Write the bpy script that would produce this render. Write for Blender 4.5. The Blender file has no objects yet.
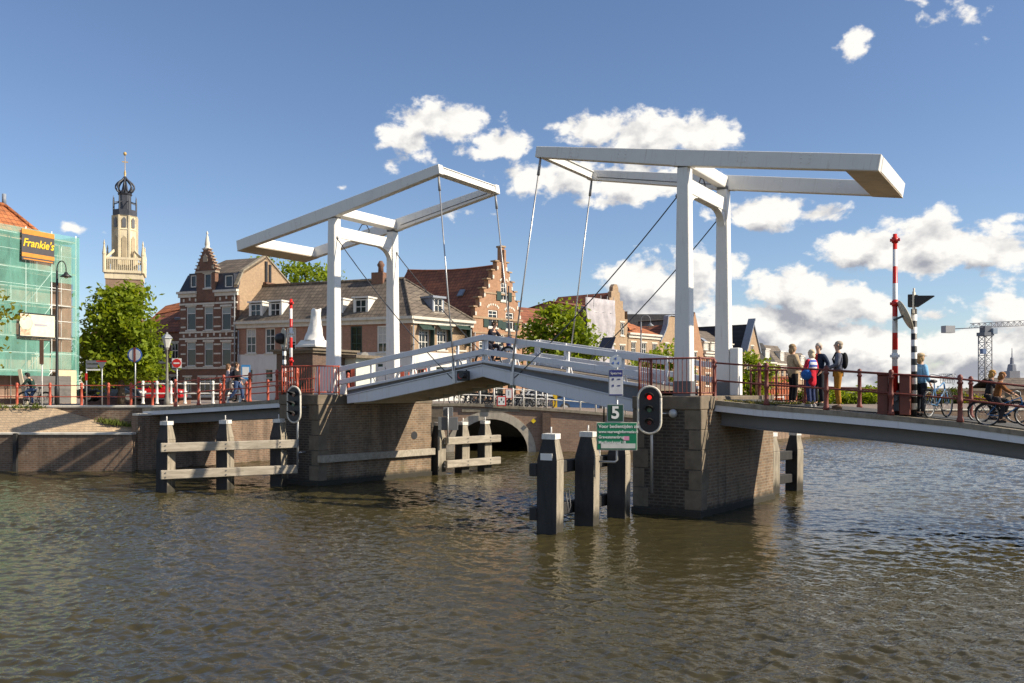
import bpy, bmesh, math, random
import numpy as np
from mathutils import Vector, Matrix
random.seed(7)
R = math.radians
scene = bpy.context.scene
COL = scene.collection
F = 875.0; CX = 512.0; HY = 390.0; H = 3.4          # focal length in px, horizon row, eye height above water
TH = 0.57; CT, ST = math.cos(TH), math.sin(TH)      # heading of the bridge
BX, BY = -6.62, 32.0                                # foot of the left gate, near column

def P(px, py, Y):
    return Vector(((px-CX)/F*Y, Y, H-(py-HY)/F*Y))
def V(u, v, z=0.0):
    return Vector((BX+u*CT+v*ST, BY-u*ST+v*CT, z))
def uv(X, Y):
    a, b = X-BX, Y-BY
    return a*CT-b*ST, a*ST+b*CT
def on_v(px, py, v):
    """pixel -> (u, z) on the vertical plane v = const of the bridge frame"""
    n = (px-CX)/F
    u = (n*(BY+v*CT)-BX-v*ST)/(CT+n*ST)
    Y = BY-u*ST+v*CT
    return u, H-(py-HY)/F*Y
def ground_y(px, z, py):
    Y = (H-z)*F/(py-HY); return (px-CX)/F*Y, Y

# ---------------------------------------------------------------- objects
def tag(o, label=None, cat=None, group=None, kind=None):
    if label: o['label'] = label
    if cat: o['category'] = cat
    if group: o['group'] = group
    if kind: o['kind'] = kind
    return o
def thing(name, label, cat, loc=(0, 0, 0), rz=0.0, group=None):
    o = bpy.data.objects.new(name, None); COL.objects.link(o)
    o.empty_display_size = 0.2
    o.location = loc; o.rotation_euler = (0, 0, rz)
    return tag(o, label, cat, group)
def copy_tree(o, parent=None):
    c = o.copy(); COL.objects.link(c); c.parent = parent
    for ch in o.children:
        copy_tree(ch, c)
    return c

class MB:
    def __init__(s): s.v = []; s.f = []; s.sm = []
    def add(s, vs, fs, sm=False):
        b = len(s.v); s.v += [tuple(x) for x in vs]
        for f in fs: s.f.append(tuple(b+i for i in f)); s.sm.append(sm)
        return s
    def box(s, x0, x1, y0, y1, z0, z1):
        vs = [(x, y, z) for z in (z0, z1) for y in (y0, y1) for x in (x0, x1)]
        return s.add(vs, [(0, 2, 3, 1), (4, 5, 7, 6), (0, 1, 5, 4), (2, 6, 7, 3), (0, 4, 6, 2), (1, 3, 7, 5)])
    def frustum(s, x0, x1, y0, y1, z0, X0, X1, Y0, Y1, z1):
        vs = [(x0, y0, z0), (x1, y0, z0), (x0, y1, z0), (x1, y1, z0), (X0, Y0, z1), (X1, Y0, z1), (X0, Y1, z1), (X1, Y1, z1)]
        return s.add(vs, [(0, 2, 3, 1), (4, 5, 7, 6), (0, 1, 5, 4), (2, 6, 7, 3), (0, 4, 6, 2), (1, 3, 7, 5)])
    def bar(s, p, q, w, h, up=(0, 0, 1), w2=None, h2=None):
        p, q, up = Vector(p), Vector(q), Vector(up)
        d = (q-p).normalized(); a = d.cross(up)
        if a.length < 1e-4: a = d.cross(Vector((0, 1, 0)))
        a.normalize(); b = a.cross(d)
        w2 = w if w2 is None else w2; h2 = h if h2 is None else h2
        vs = []
        for c, ww, hh in ((p, w, h), (q, w2, h2)):
            for i, j in ((-1, -1), (1, -1), (1, 1), (-1, 1)): vs.append(c+a*(i*ww/2)+b*(j*hh/2))
        return s.add(vs, [(0, 1, 2, 3), (7, 6, 5, 4), (0, 4, 5, 1), (1, 5, 6, 2), (2, 6, 7, 3), (3, 7, 4, 0)])
    def tube(s, p, q, r, r2=None, n=8, caps=True, sm=True):
        return s.path([p, q], [r, r if r2 is None else r2], n, caps, sm)
    def path(s, pts, r, n=6, caps=True, sm=True):
        pts = [Vector(p) for p in pts]
        rs = r if isinstance(r, (list, tuple)) else [r]*len(pts)
        vs = []; a = None
        for i, p in enumerate(pts):
            d = (pts[min(i+1, len(pts)-1)]-pts[max(i-1, 0)])
            d = d.normalized() if d.length > 1e-9 else Vector((0, 0, 1))
            if a is None:
                a = d.cross(Vector((0, 0, 1)))
                if a.length < .05: a = d.cross(Vector((0, 1, 0)))
            a = a-d*a.dot(d); a.normalize(); b = d.cross(a)
            for k in range(n):
                t = 2*math.pi*(k+.5)/n; vs.append(p+(a*math.cos(t)+b*math.sin(t))*rs[i])
        fs = []
        for i in range(len(pts)-1):
            for k in range(n):
                k2 = (k+1) % n; fs.append((i*n+k, i*n+k2, (i+1)*n+k2, (i+1)*n+k))
        s.add(vs, fs, sm)
        if caps:
            b0 = len(s.v)-len(vs)
            s.f.append(tuple(b0+k for k in reversed(range(n)))); s.sm.append(False)
            s.f.append(tuple(b0+(len(pts)-1)*n+k for k in range(n))); s.sm.append(False)
        return s
    def ring(s, c, axis, rad, r, n=24, m=6):
        c, ax = Vector(c), Vector(axis).normalized()
        a = ax.cross(Vector((0, 0, 1)))
        if a.length < .05: a = Vector((1, 0, 0))
        a.normalize(); b = ax.cross(a); vs = []; fs = []
        for i in range(n):
            t = 2*math.pi*i/n; d = a*math.cos(t)+b*math.sin(t)
            for k in range(m):
                w = 2*math.pi*k/m; vs.append(c+d*(rad+r*math.cos(w))+ax*(r*math.sin(w)))
        for i in range(n):
            for k in range(m):
                fs.append((i*m+k, ((i+1) % n)*m+k, ((i+1) % n)*m+(k+1) % m, i*m+(k+1) % m))
        return s.add(vs, fs, True)
    def lathe(s, prof, n=12, o=(0, 0, 0), sm=True, phase=0.5):
        o = Vector(o); vs = []; fs = []
        for r, z in prof:
            for k in range(n):
                t = 2*math.pi*(k+phase)/n; vs.append(o+Vector((r*math.cos(t), r*math.sin(t), z)))
        for i in range(len(prof)-1):
            for k in range(n):
                k2 = (k+1) % n; fs.append((i*n+k, i*n+k2, (i+1)*n+k2, (i+1)*n+k))
        fs.append(tuple(reversed(range(n)))); fs.append(tuple((len(prof)-1)*n+k for k in range(n)))
        return s.add(vs, fs, sm)
    def prism(s, poly, vec):
        n = len(poly); vec = Vector(vec); a = [Vector(p) for p in poly]
        vs = a+[p+vec for p in a]
        fs = [tuple(reversed(range(n))), tuple(range(n, 2*n))]
        for i in range(n):
            j = (i+1) % n; fs.append((i, j, n+j, n+i))
        return s.add(vs, fs)
    def xz(s, poly, y0, y1):
        return s.prism([(x, y0, z) for x, z in poly], (0, y1-y0, 0))
    def quad(s, a, b, c, d): return s.add([a, b, c, d], [(0, 1, 2, 3)])
    def ell(s, c, r, nu=10, nv=7):
        c = Vector(c); vs = []; fs = []
        if not isinstance(r, (tuple, list)): r = (r, r, r)
        for j in range(1, nv):
            ph = math.pi*j/nv-math.pi/2
            for i in range(nu):
                t = 2*math.pi*i/nu
                vs.append(c+Vector((r[0]*math.cos(ph)*math.cos(t), r[1]*math.cos(ph)*math.sin(t), r[2]*math.sin(ph))))
        b = len(vs); vs += [c-Vector((0, 0, r[2])), c+Vector((0, 0, r[2]))]
        for j in range(nv-2):
            for i in range(nu):
                k = (i+1) % nu; fs.append((j*nu+i, j*nu+k, (j+1)*nu+k, (j+1)*nu+i))
        for i in range(nu):
            k = (i+1) % nu
            fs.append((b, k, i)); fs.append((b+1, (nv-2)*nu+i, (nv-2)*nu+k))
        return s.add(vs, fs, True)
    def slab(s, pts, t):
        """a roof slab: planar polygon given a thickness t downwards along its normal"""
        a = [Vector(p) for p in pts]; n = (a[1]-a[0]).cross(a[2]-a[0]).normalized()
        if n.z < 0: n = -n
        return s.prism(a, -n*t)
    def build(s, name, mat, parent=None, bevel=0.0, seg=1, recalc=True):
        me = bpy.data.meshes.new(name); me.from_pydata(s.v, [], s.f)
        for p, k in zip(me.polygons, s.sm): p.use_smooth = k
        if recalc:
            bm = bmesh.new(); bm.from_mesh(me); bmesh.ops.recalc_face_normals(bm, faces=bm.faces); bm.to_mesh(me); bm.free()
        me.materials.append(mat); me.update()
        o = bpy.data.objects.new(name, me); COL.objects.link(o)
        if parent is not None: o.parent = parent
        if bevel:
            m = o.modifiers.new('Bevel', 'BEVEL'); m.width = bevel; m.segments = seg; m.limit_method = 'ANGLE'; m.angle_limit = R(40)
        return o

# ---------------------------------------------------------------- materials
class NT:
    def __init__(s, name):
        s.m = bpy.data.materials.new(name); s.m.use_nodes = True
        s.t = s.m.node_tree; s.t.nodes.clear()
        s.out = s.n('ShaderNodeOutputMaterial'); s.b = s.n('ShaderNodeBsdfPrincipled')
        s.l(s.b.outputs[0], s.out.inputs[0])
    def n(s, typ, **kw):
        x = s.t.nodes.new(typ)
        for k, v in kw.items(): setattr(x, k, v)
        return x
    def l(s, a, b): s.t.links.new(a, b)
    def coord(s, scale=(1, 1, 1), kind='Object', rot=(0, 0, 0)):
        c = s.n('ShaderNodeTexCoord'); m = s.n('ShaderNodeMapping'); m.inputs['Scale'].default_value = scale
        m.inputs['Rotation'].default_value = rot
        s.l(c.outputs[kind], m.inputs[0]); return m.outputs[0]
    def noise(s, scale, vec=None, detail=4, rough=.6, dist=0):
        x = s.n('ShaderNodeTexNoise'); x.inputs['Scale'].default_value = scale
        x.inputs['Detail'].default_value = detail; x.inputs['Roughness'].default_value = rough; x.inputs['Distortion'].default_value = dist
        if vec is not None: s.l(vec, x.inputs['Vector'])
        return x.outputs['Fac']
    def ramp(s, fac, stops, mode='LINEAR'):
        r = s.n('ShaderNodeValToRGB'); r.color_ramp.interpolation = mode
        e = r.color_ramp.elements
        while len(e) < len(stops): e.new(0.5)
        for i, (p, c) in enumerate(stops):
            e[i].position = p; e[i].color = (c, c, c, 1) if isinstance(c, (int, float)) else (*c[:3], 1)
        s.l(fac, r.inputs[0]); return r.outputs[0]
    def mix(s, fac, a, b, blend='MIX'):
        x = s.n('ShaderNodeMix', data_type='RGBA', blend_type=blend)
        for sock, val in ((x.inputs[0], fac), (x.inputs[6], a), (x.inputs[7], b)):
            if isinstance(val, (int, float)): sock.default_value = val
            elif isinstance(val, tuple): sock.default_value = (*val[:3], 1)
            else: s.l(val, sock)
        return x.outputs[2]
    def math(s, op, a, b=None, clamp=False):
        x = s.n('ShaderNodeMath', operation=op); x.use_clamp = clamp
        for i, val in enumerate((a, b)):
            if val is None: continue
            if isinstance(val, (int, float)): x.inputs[i].default_value = val
            else: s.l(val, x.inputs[i])
        return x.outputs[0]
    def color(s, c):
        if isinstance(c, tuple): s.b.inputs['Base Color'].default_value = (*c[:3], 1)
        else: s.l(c, s.b.inputs['Base Color'])
    def set(s, **kw):
        for k, v in kw.items():
            i = s.b.inputs[k.replace('_', ' ')]
            if isinstance(v, (int, float)): i.default_value = v
            elif isinstance(v, tuple): i.default_value = (*v[:3], 1)
            else: s.l(v, i)
    def bump(s, h, strength=.3, dist=.02):
        x = s.n('ShaderNodeBump'); x.inputs['Strength'].default_value = strength; x.inputs['Distance'].default_value = dist
        s.l(h, x.inputs['Height']); s.l(x.outputs[0], s.b.inputs['Normal'])

def plain(name, c, rough=.6, var=.12, scale=3.0, metal=0.0, dirt=None, spec=.5):
    t = NT(name); v = t.coord()
    n = t.noise(scale, v, 5, .65)
    a = tuple(x*(1-var) for x in c); b = tuple(min(1, x*(1+var)) for x in c)
    col = t.ramp(n, [(.3, a), (.7, b)])
    if dirt:
        m = t.ramp(t.noise(scale*.6, t.coord((3, 3, .5)), 6, .7), [(.52, 0.0), (.72, 1.0)])
        col = t.mix(t.math('MULTIPLY', m, .55), col, dirt)
    t.color(col); t.set(Roughness=rough, Metallic=metal, Specular_IOR_Level=spec)
    return t.m
def brick(name, c1, c2, mortar, bw=.22, bh=.065, ms=.01, stain=(.05, .04, .03), st=.35, bumps=.3, green=None):
    t = NT(name)
    c = t.n('ShaderNodeTexCoord'); sp = t.n('ShaderNodeSeparateXYZ'); t.l(c.outputs['Object'], sp.inputs[0])
    cb = t.n('ShaderNodeCombineXYZ'); t.l(t.math('ADD', sp.outputs[0], sp.outputs[1]), cb.inputs[0]); t.l(sp.outputs[2], cb.inputs[1])
    b = t.n('ShaderNodeTexBrick'); t.l(cb.outputs[0], b.inputs[0])
    b.inputs['Scale'].default_value = 1; b.inputs['Brick Width'].default_value = bw; b.inputs['Row Height'].default_value = bh
    b.inputs['Mortar Size'].default_value = ms; b.inputs['Color1'].default_value = (*c1, 1); b.inputs['Color2'].default_value = (*c2, 1)
    b.inputs['Mortar'].default_value = (*mortar, 1); b.inputs['Bias'].default_value = -.1
    big = t.ramp(t.noise(.55, c.outputs['Object'], 6, .7), [(.35, 0.0), (.7, 1.0)])
    fine = t.noise(5, c.outputs['Object'], 4, .6)
    col = t.mix(t.math('MULTIPLY', big, st), b.outputs[0], stain)
    col = t.mix(.35, col, t.ramp(fine, [(.25, (.25, .25, .25)), (.75, (.8, .8, .8))]), 'OVERLAY')
    if green:
        stk = t.noise(1.0, t.coord((2.6, 2.6, .22)), 6, .72); pat = t.noise(.9, t.coord(), 6, .75, .5)
        col = t.mix(t.ramp(stk, [(.50, 0.0), (.72, .72)]), col, tuple(x*.55 for x in stain))
        col = t.mix(t.ramp(pat, [(.60, 0.0), (.70, .42)]), col, tuple(min(1, x*1.5) for x in mortar))
        col = t.mix(t.ramp(t.noise(2.2, t.coord((1, 1, .5)), 7, .8), [(.62, 0.0), (.70, .55)]), col, tuple(x*1.25 for x in c2))
        g = t.ramp(t.noise(1.1, c.outputs['Object'], 5, .7), [(.5, 0.0), (.75, .7)])
        lowz = t.ramp(sp.outputs[2], [(0.0, 1.0), (.8, .0)])
        col = t.mix(t.math('MULTIPLY', g, lowz), col, green)
        wet = t.ramp(t.math('ADD', sp.outputs[2], t.math('MULTIPLY', t.math('SUBTRACT', fine, .5), .25)), [(.18, .85), (.32, 0.0)])
        col = t.mix(wet, col, (.022, .02, .014))
    t.color(col); t.set(Roughness=.85); t.bump(b.outputs['Fac'], -bumps, .01)
    return t.m
def tiles(name, c1, c2, s=.3, axis='z'):
    t = NT(name); c = t.n('ShaderNodeTexCoord'); sp = t.n('ShaderNodeSeparateXYZ'); t.l(c.outputs['Object'], sp.inputs[0])
    cb = t.n('ShaderNodeCombineXYZ'); t.l(sp.outputs[0 if axis == 'z' else 1], cb.inputs[0]); t.l(sp.outputs[2], cb.inputs[1])
    b = t.n('ShaderNodeTexBrick'); t.l(cb.outputs[0], b.inputs[0]); b.offset = 0
    b.inputs['Scale'].default_value = 1; b.inputs['Brick Width'].default_value = s; b.inputs['Row Height'].default_value = s*.8
    b.inputs['Mortar Size'].default_value = .025; b.inputs['Mortar Smooth'].default_value = .6
    b.inputs['Color1'].default_value = (*c1, 1); b.inputs['Color2'].default_value = (*c2, 1); b.inputs['Mortar'].default_value = tuple(x*.35 for x in c1)+(1,)
    n = t.ramp(t.noise(1.3, c.outputs['Object'], 6, .7), [(.35, (.55, .55, .55)), (.7, (1.15, 1.1, 1.05))])
    t.color(t.mix(1.0, b.outputs[0], n, 'MULTIPLY')); t.set(Roughness=.8); t.bump(b.outputs['Fac'], -.6, .04)
    return t.m
def bands(name, stops, rough=.4, axis=2):
    """painted bands along the object's own height: stops = [(z, colour)...] from the bottom"""
    t = NT(name); c = t.n('ShaderNodeTexCoord'); sp = t.n('ShaderNodeSeparateXYZ'); t.l(c.outputs['Object'], sp.inputs[0])
    top = stops[-1][0]+1e-3
    f = t.math('DIVIDE', sp.outputs[axis], top)
    st = [(max(0, min(1, z/top)), col) for z, col in stops]
    t.color(t.ramp(f, st, 'CONSTANT')); t.set(Roughness=rough); return t.m
def wood(name, c1, c2, axis=(1, 1, .15), rough=.8, sc=6):
    t = NT(name); v = t.coord(axis); n = t.noise(sc, v, 8, .7, .6)
    sp = t.noise(2.0, t.coord(), 5, .7)
    col = t.ramp(n, [(.3, c1), (.7, c2)])
    col = t.mix(t.ramp(sp, [(.55, 0.0), (.75, .5)]), col, tuple(x*.4 for x in c1))
    t.color(col); t.set(Roughness=rough); t.bump(n, .4, .01); return t.m
def foliage(name, dark, light, tr=.35):
    t = NT(name); n = t.noise(.8, t.coord(), 3, .6); n2 = t.noise(9, t.coord(), 2, .6)
    col = t.ramp(t.math('ADD', t.math('MULTIPLY', n, .45), t.math('MULTIPLY', n2, .55)), [(.3, dark), (.68, light)])
    t.color(col); t.set(Roughness=.55, Specular_IOR_Level=.25)
    tl = t.n('ShaderNodeBsdfTranslucent'); t.l(t.mix(1.0, col, (1.25, 1.15, .45), 'MULTIPLY'), tl.inputs[0])
    mx = t.n('ShaderNodeMixShader'); mx.inputs[0].default_value = tr
    t.l(t.b.outputs[0], mx.inputs[1]); t.l(tl.outputs[0], mx.inputs[2]); t.l(mx.outputs[0], t.out.inputs[0])
    return t.m
def netting(name, c, alpha, rough=.8):
    t = NT(name)
    n = t.ramp(t.noise(1.2, t.coord((1, 1, .4)), 5, .65), [(.3, alpha*.72), (.7, min(1, alpha*1.25))])
    v = t.ramp(t.noise(2.5, t.coord((1, 1, .6)), 4, .6), [(.3, tuple(x*.8 for x in c)), (.7, c)])
    t.color(v); t.set(Roughness=rough, Alpha=n)
    return t.m
def lamp(name, c, e):
    t = NT(name); t.color(tuple(x*.3 for x in c)); t.set(Emission_Color=c, Emission_Strength=e, Roughness=.3); return t.m

M = {}
def whitepaint(name, c):
    t = NT(name); o = t.coord(); big = t.noise(1.2, o, 6, .7); st = t.noise(2.2, t.coord((5, 5, .35)), 6, .72); fine = t.noise(30, o, 3, .7)
    col = t.ramp(big, [(.3, tuple(x*.90 for x in c)), (.7, c)])
    col = t.mix(t.ramp(st, [(.56, 0.0), (.78, .55)]), col, (.40, .34, .26))
    col = t.mix(t.math('MULTIPLY', t.ramp(st, [(.68, 0.0), (.76, 1.0)]), t.ramp(fine, [(.5, 0.0), (.62, .8)])), col, (.22, .10, .045))
    t.color(col); t.set(Roughness=t.ramp(big, [(.3, .35), (.7, .6)])); t.bump(fine, .08, .005); return t.m
M['white'] = whitepaint('white_paint', (.78, .77, .74))
M['leafpaint'] = whitepaint('pale_grey_paint', (.70, .71, .74))
M['underside'] = plain('bounce_lit_underside_paint', (.58, .49, .38), .7, .2, 1.5)  # lightened to stand in for light bounced up from the water
M['steel'] = plain('grey_steel_paint', (.30, .31, .33), .5, .1, 2.0, dirt=(.2, .16, .12))
M['steeldark'] = plain('dark_grey_steel', (.12, .125, .135), .5, .15, 2.0)
M['concrete'] = plain('weathered_concrete', (.26, .225, .17), .9, .35, 5.0, dirt=(.10, .085, .06))
M['ringstone'] = plain('pale_arch_stone', (.46, .41, .33), .9, .2, 3.0, dirt=(.25, .21, .16))
M['stone'] = plain('weathered_stone', (.155, .125, .09), .9, .3, 3.0, dirt=(.12, .10, .07))
M['gutter'] = plain('lead_downpipe', (.25, .26, .27), .5, .15, 3)
M['palestone'] = plain('pale_stone', (.62, .58, .5), .8, .12, 3.0, dirt=(.35, .3, .24))
M['asphalt'] = plain('asphalt', (.07, .068, .065), .95, .2, 8)
M['planks'] = wood('deck_planks', (.10, .08, .06), (.22, .18, .13))
M['pierbrick'] = brick('pier_brick', (.27, .17, .098), (.155, .098, .062), (.27, .22, .16), .25, .088, .016, (.05, .042, .032), .5, .7, (.10, .11, .02))
M['pierbrick_dark'] = brick('dark_pier_brick', (.070, .048, .034), (.040, .030, .024), (.115, .10, .08), .25, .088, .018, (.022, .018, .014), .6, .8, (.05, .055, .015))
M['quaybrick'] = brick('quay_brick', (.27, .155, .095), (.15, .088, .058), (.26, .21, .155), .25, .088, .016, (.05, .038, .028), .55, .5, (.08, .08, .02))
M['paving'] = brick('clinker_paving', (.50, .37, .235), (.42, .30, .19), (.24, .2, .15), .2, .1, .01, (.2, .15, .1), .5, .2)
M['redpaint'] = plain('red_oxide_paint', (.40, .075, .038), .5, .2, 5)
M['railred'] = plain('shade_darkened_red', (.17, .04, .028), .55, .25, 5)  # same red as the left railings, darkened for the shaded side
M['black'] = plain('black_paint', (.018, .018, .02), .5, .2, 4)
M['postblack'] = wood('black_timber', (.012, .012, .013), (.035, .034, .033), (1, 1, .2), .75)
M['postwood'] = wood('weathered_timber', (.22, .19, .15), (.46, .41, .33), (1, 1, .2), .9, 9)
def pilewood():
    t = NT('pile_timber'); v = t.coord((1, 1, .2)); n = t.noise(9, v, 8, .7, .6); c = t.n('ShaderNodeTexCoord'); sp = t.n('ShaderNodeSeparateXYZ'); t.l(c.outputs['Object'], sp.inputs[0])
    col = t.ramp(n, [(.3, (.17, .145, .11)), (.7, (.38, .335, .26))]); k = t.noise(7, t.coord((1, 1, 1)), 3, .7)
    col = t.mix(t.ramp(k, [(.66, 0.0), (.72, .8)]), col, (.05, .04, .03))
    wet = t.ramp(t.math('ADD', sp.outputs[2], t.math('MULTIPLY', t.math('SUBTRACT', n, .5), .5)), [(.22, .92), (.5, 0.0)])
    t.color(t.mix(wet, col, (.02, .018, .012))); t.set(Roughness=.85); t.bump(n, .4, .01); return t.m
M['pilewood'] = pilewood()
M['wale'] = wood('weathered_wale', (.22, .19, .15), (.46, .41, .33), (.15, 1, 1), .9, 9)
M['cap'] = plain('cap_white_paint', (.68, .66, .62), .7, .15, 8, dirt=(.3, .25, .2))
M['cable'] = plain('dark_wire_rope', (.05, .05, .055), .5, .2, 8)
M['rod'] = plain('galvanised_rod', (.42, .42, .42), .4, .1, 4, .6)
M['galv'] = plain('galvanised_steel', (.38, .39, .40), .45, .1, 4, .5)
M['grey'] = plain('grey_sign_back', (.17, .18, .20), .5, .1, 3)
M['glass'] = NT('window_glass'); M['glass'].color((.02, .024, .028)); M['glass'].set(Roughness=.05, Specular_IOR_Level=.5); M['glass'] = M['glass'].m
M['whiteframe'] = plain('window_frame_paint', (.70, .68, .63), .5, .06, 4)
M['greenframe'] = plain('dark_green_paint', (.02, .045, .035), .45, .15, 4)
M['slate'] = plain('slate_roof', (.028, .032, .045), .5, .3, 6)
M['lead'] = plain('lead_trim', (.22, .25, .30), .6, .15, 4)
M['plaster'] = plain('white_plaster', (.66, .65, .62), .85, .06, 1.0, dirt=(.45, .42, .37))
M['red'] = plain('signal_red', (.58, .02, .015), .4, .08, 3)
M['whitesign'] = plain('sign_white', (.74, .74, .72), .4, .03, 3)
M['blue'] = plain('sign_blue', (.03, .09, .36), .4, .05, 3)
M['rubber'] = plain('black_rubber', (.02, .02, .02), .8, .2, 6)
M['skin'] = plain('skin', (.56, .33, .22), .55, .08, 8)
M['bark'] = wood('bark', (.06, .045, .03), (.14, .11, .08))
M['dryweed'] = foliage('dry_weeds', (.16, .15, .05), (.36, .33, .12), .4)
M['grass'] = foliage('weeds', (.05, .085, .015), (.17, .20, .04), .3)
# ================================================================= camera, light, sky
cam = bpy.data.objects.new('camera', bpy.data.cameras.new('camera')); COL.objects.link(cam); scene.camera = cam
cam.location = (0, 0, H); cam.rotation_euler = (R(90), 0, 0)
cam.data.sensor_width = 36; cam.data.lens = F/1024*36; cam.data.shift_y = (HY-341.5)/1024
cam.data.clip_start = .1; cam.data.clip_end = 9000
SUN = Vector((1.693, -.436, 1.22)).normalized()
sl = bpy.data.lights.new('sun', 'SUN'); sl.energy = 5.0; sl.angle = R(.5); sl.color = (1, .88, .70)
so = bpy.data.objects.new('sun', sl); COL.objects.link(so); so.rotation_euler = (-SUN).to_track_quat('-Z', 'Y').to_euler()
scene.view_settings.view_transform = 'Standard'; scene.view_settings.look = 'None'
scene.view_settings.exposure = 0.58; scene.view_settings.gamma = 1.0; scene.view_settings.use_curve_mapping = False
scene.cycles.use_denoising = True
scene.cycles.max_bounces = 6; scene.cycles.diffuse_bounces = 3; scene.cycles.glossy_bounces = 3; scene.cycles.transparent_max_bounces = 12
scene.cycles.caustics_reflective = False; scene.cycles.caustics_refractive = False

def make_world():
    w = bpy.data.worlds.new('World'); scene.world = w; w.use_nodes = True
    t = w.node_tree; t.nodes.clear(); L = t.links.new
    def n(typ, **kw):
        x = t.nodes.new(typ)
        for k, v in kw.items(): setattr(x, k, v)
        return x
    def mth(op, a, b=None, clamp=False):
        x = n('ShaderNodeMath', operation=op); x.use_clamp = clamp
        for i, v in enumerate((a, b)):
            if v is None: continue
            if isinstance(v, (int, float)): x.inputs[i].default_value = v
            else: L(v, x.inputs[i])
        return x.outputs[0]
    def vm(op, a, b):
        x = n('ShaderNodeVectorMath', operation=op)
        for i, v in enumerate((a, b)):
            if v is None: continue
            if isinstance(v, tuple): x.inputs[i].default_value = v
            else: L(v, x.inputs[i])
        return x
    sky = n('ShaderNodeTexSky', sky_type='NISHITA'); sky.sun_disc = False
    sky.sun_elevation = math.asin(SUN.z); sky.sun_rotation = math.atan2(SUN.x, SUN.y)
    sky.air_density = 1.0; sky.dust_density = .1; sky.ozone_density = 3.0; sky.altitude = 0
    tc = n('ShaderNodeTexCoord'); sp = n('ShaderNodeSeparateXYZ'); L(tc.outputs['Generated'], sp.inputs[0])
    az = mth('ARCTAN2', sp.outputs[0], sp.outputs[1]); el = mth('ARCSINE', sp.outputs[2])
    cb = n('ShaderNodeCombineXYZ'); L(az, cb.inputs[0]); L(el, cb.inputs[1]); L(sp.outputs[1], cb.inputs[2])
    p0 = cb.outputs[0]
    # cumulus bank: heading and elevation of each lobe, half widths, fullness (all angles)
    blobs = []
    def bl(px, py, rx, ry, k=1.0):
        px -= 4; py += 4; a = math.atan((px-CX)/F); e = math.atan((HY-py)/F*math.cos(a))
        blobs.append((a, e, rx/F, ry/F, k))
    for b in [(448, 116, 52, 17), (405, 136, 26, 18), (395, 158, 14, 12, .6), (425, 152, 20, 8, .6), (508, 140, 30, 16, .9), (480, 150, 26, 8, .6),
              (600, 126, 44, 18), (652, 132, 58, 22), (705, 132, 34, 20), (530, 172, 40, 16, .75), (575, 178, 50, 22, .85), (640, 176, 70, 22, .9), (590, 198, 44, 8, .6),
              (462, 208, 26, 8, .6), (345, 184, 10, 4, .35), (772, 209, 50, 17), (822, 210, 30, 10, .9), (736, 262, 16, 16, .7),
              (872, 246, 46, 20), (935, 240, 62, 26), (990, 246, 44, 22), (1015, 214, 14, 6, .6), (895, 258, 50, 10, .8),
              (796, 288, 50, 26), (845, 306, 46, 22), (775, 322, 60, 32), (820, 342, 90, 40, 1.1), (880, 312, 24, 12, .8), (760, 360, 60, 30, 1.0),
              (650, 286, 48, 34), (692, 284, 34, 34), (612, 293, 22, 6, .7), (690, 330, 60, 34), (640, 318, 30, 22),
              (905, 356, 70, 26, .8), (985, 350, 70, 30, .9), (930, 384, 130, 22, .9), (1010, 298, 28, 12, .8), (935, 312, 34, 9, .65), (860, 372, 50, 26, .9), (1000, 376, 70, 30, .9),
              (857, 40, 22, 15, .62), (938, 18, 22, 11, .45), (972, 16, 20, 14, .55), (986, 34, 12, 8, .35), (80, 225, 18, 7, .62), (132, 226, 10, 4, .35), (150, 207, 14, 2, .3),
              (1080, 330, 90, 50), (1150, 250, 100, 40), (1250, 380, 160, 40), (820, -150, 130, 60), (1010, -110, 140, 60), (960, -310, 220, 80), (640, -260, 120, 40, .8), (-120, 380, 150, 20, .6), (-220, 250, 80, 25, .7)]:  # high lobes out of view added to brighten the reflections in the water
        bl(*b)
    def field(p):
        f = None
        for a, e, rx, ry, k in blobs:
            d = vm('SUBTRACT', p, (a, e, 0)); d = vm('MULTIPLY', d.outputs[0], (1/rx, 1/ry, 0))
            ln = vm('LENGTH', d.outputs[0], None)
            g = mth('MULTIPLY', mth('SUBTRACT', 1.0, ln.outputs['Value']), min(k, 1.0)+.0)
            g = mth('ADD', g, (k-1)*.45+.12)
            f = g if f is None else mth('MAXIMUM', f, g)
        return f
    def fbm(p, sc, det=8, ro=.54, dist=.25):
        x = n('ShaderNodeTexNoise'); x.inputs['Scale'].default_value = sc; x.inputs['Detail'].default_value = det
        x.inputs['Roughness'].default_value = ro; x.inputs['Distortion'].default_value = dist
        L(vm('MULTIPLY', p, (1, 1.35, 0)).outputs[0], x.inputs['Vector']); return x.outputs['Fac']
    def dens(p):
        f = field(p); nz = mth('SUBTRACT', fbm(p, 26), .5)
        nz2 = mth('SUBTRACT', fbm(p, 70, 6, .6, .1), .5)
        d = mth('ADD', f, mth('ADD', mth('MULTIPLY', nz, 2.1), mth('MULTIPLY', nz2, .85)))
        return d, f, nz
    # only the half of the sky ahead carries the measured bank and the added lobes; elsewhere a loose scatter of cloud
    front = mth('GREATER_THAN', sp.outputs[1], 0.0)
    d0, f0, n0 = dens(p0); d1, f1, n1 = dens(vm('ADD', p0, (.007, .020, 0)).outputs[0])
    a0 = n('ShaderNodeMapRange', interpolation_type='SMOOTHSTEP'); a0.inputs[1].default_value = .02; a0.inputs[2].default_value = .44; L(d0, a0.inputs[0])
    alpha = mth('MULTIPLY', a0.outputs[0], front)
    x = n('ShaderNodeTexNoise'); x.inputs['Scale'].default_value = 2.6; x.inputs['Detail'].default_value = 7; L(tc.outputs['Generated'], x.inputs['Vector'])
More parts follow.
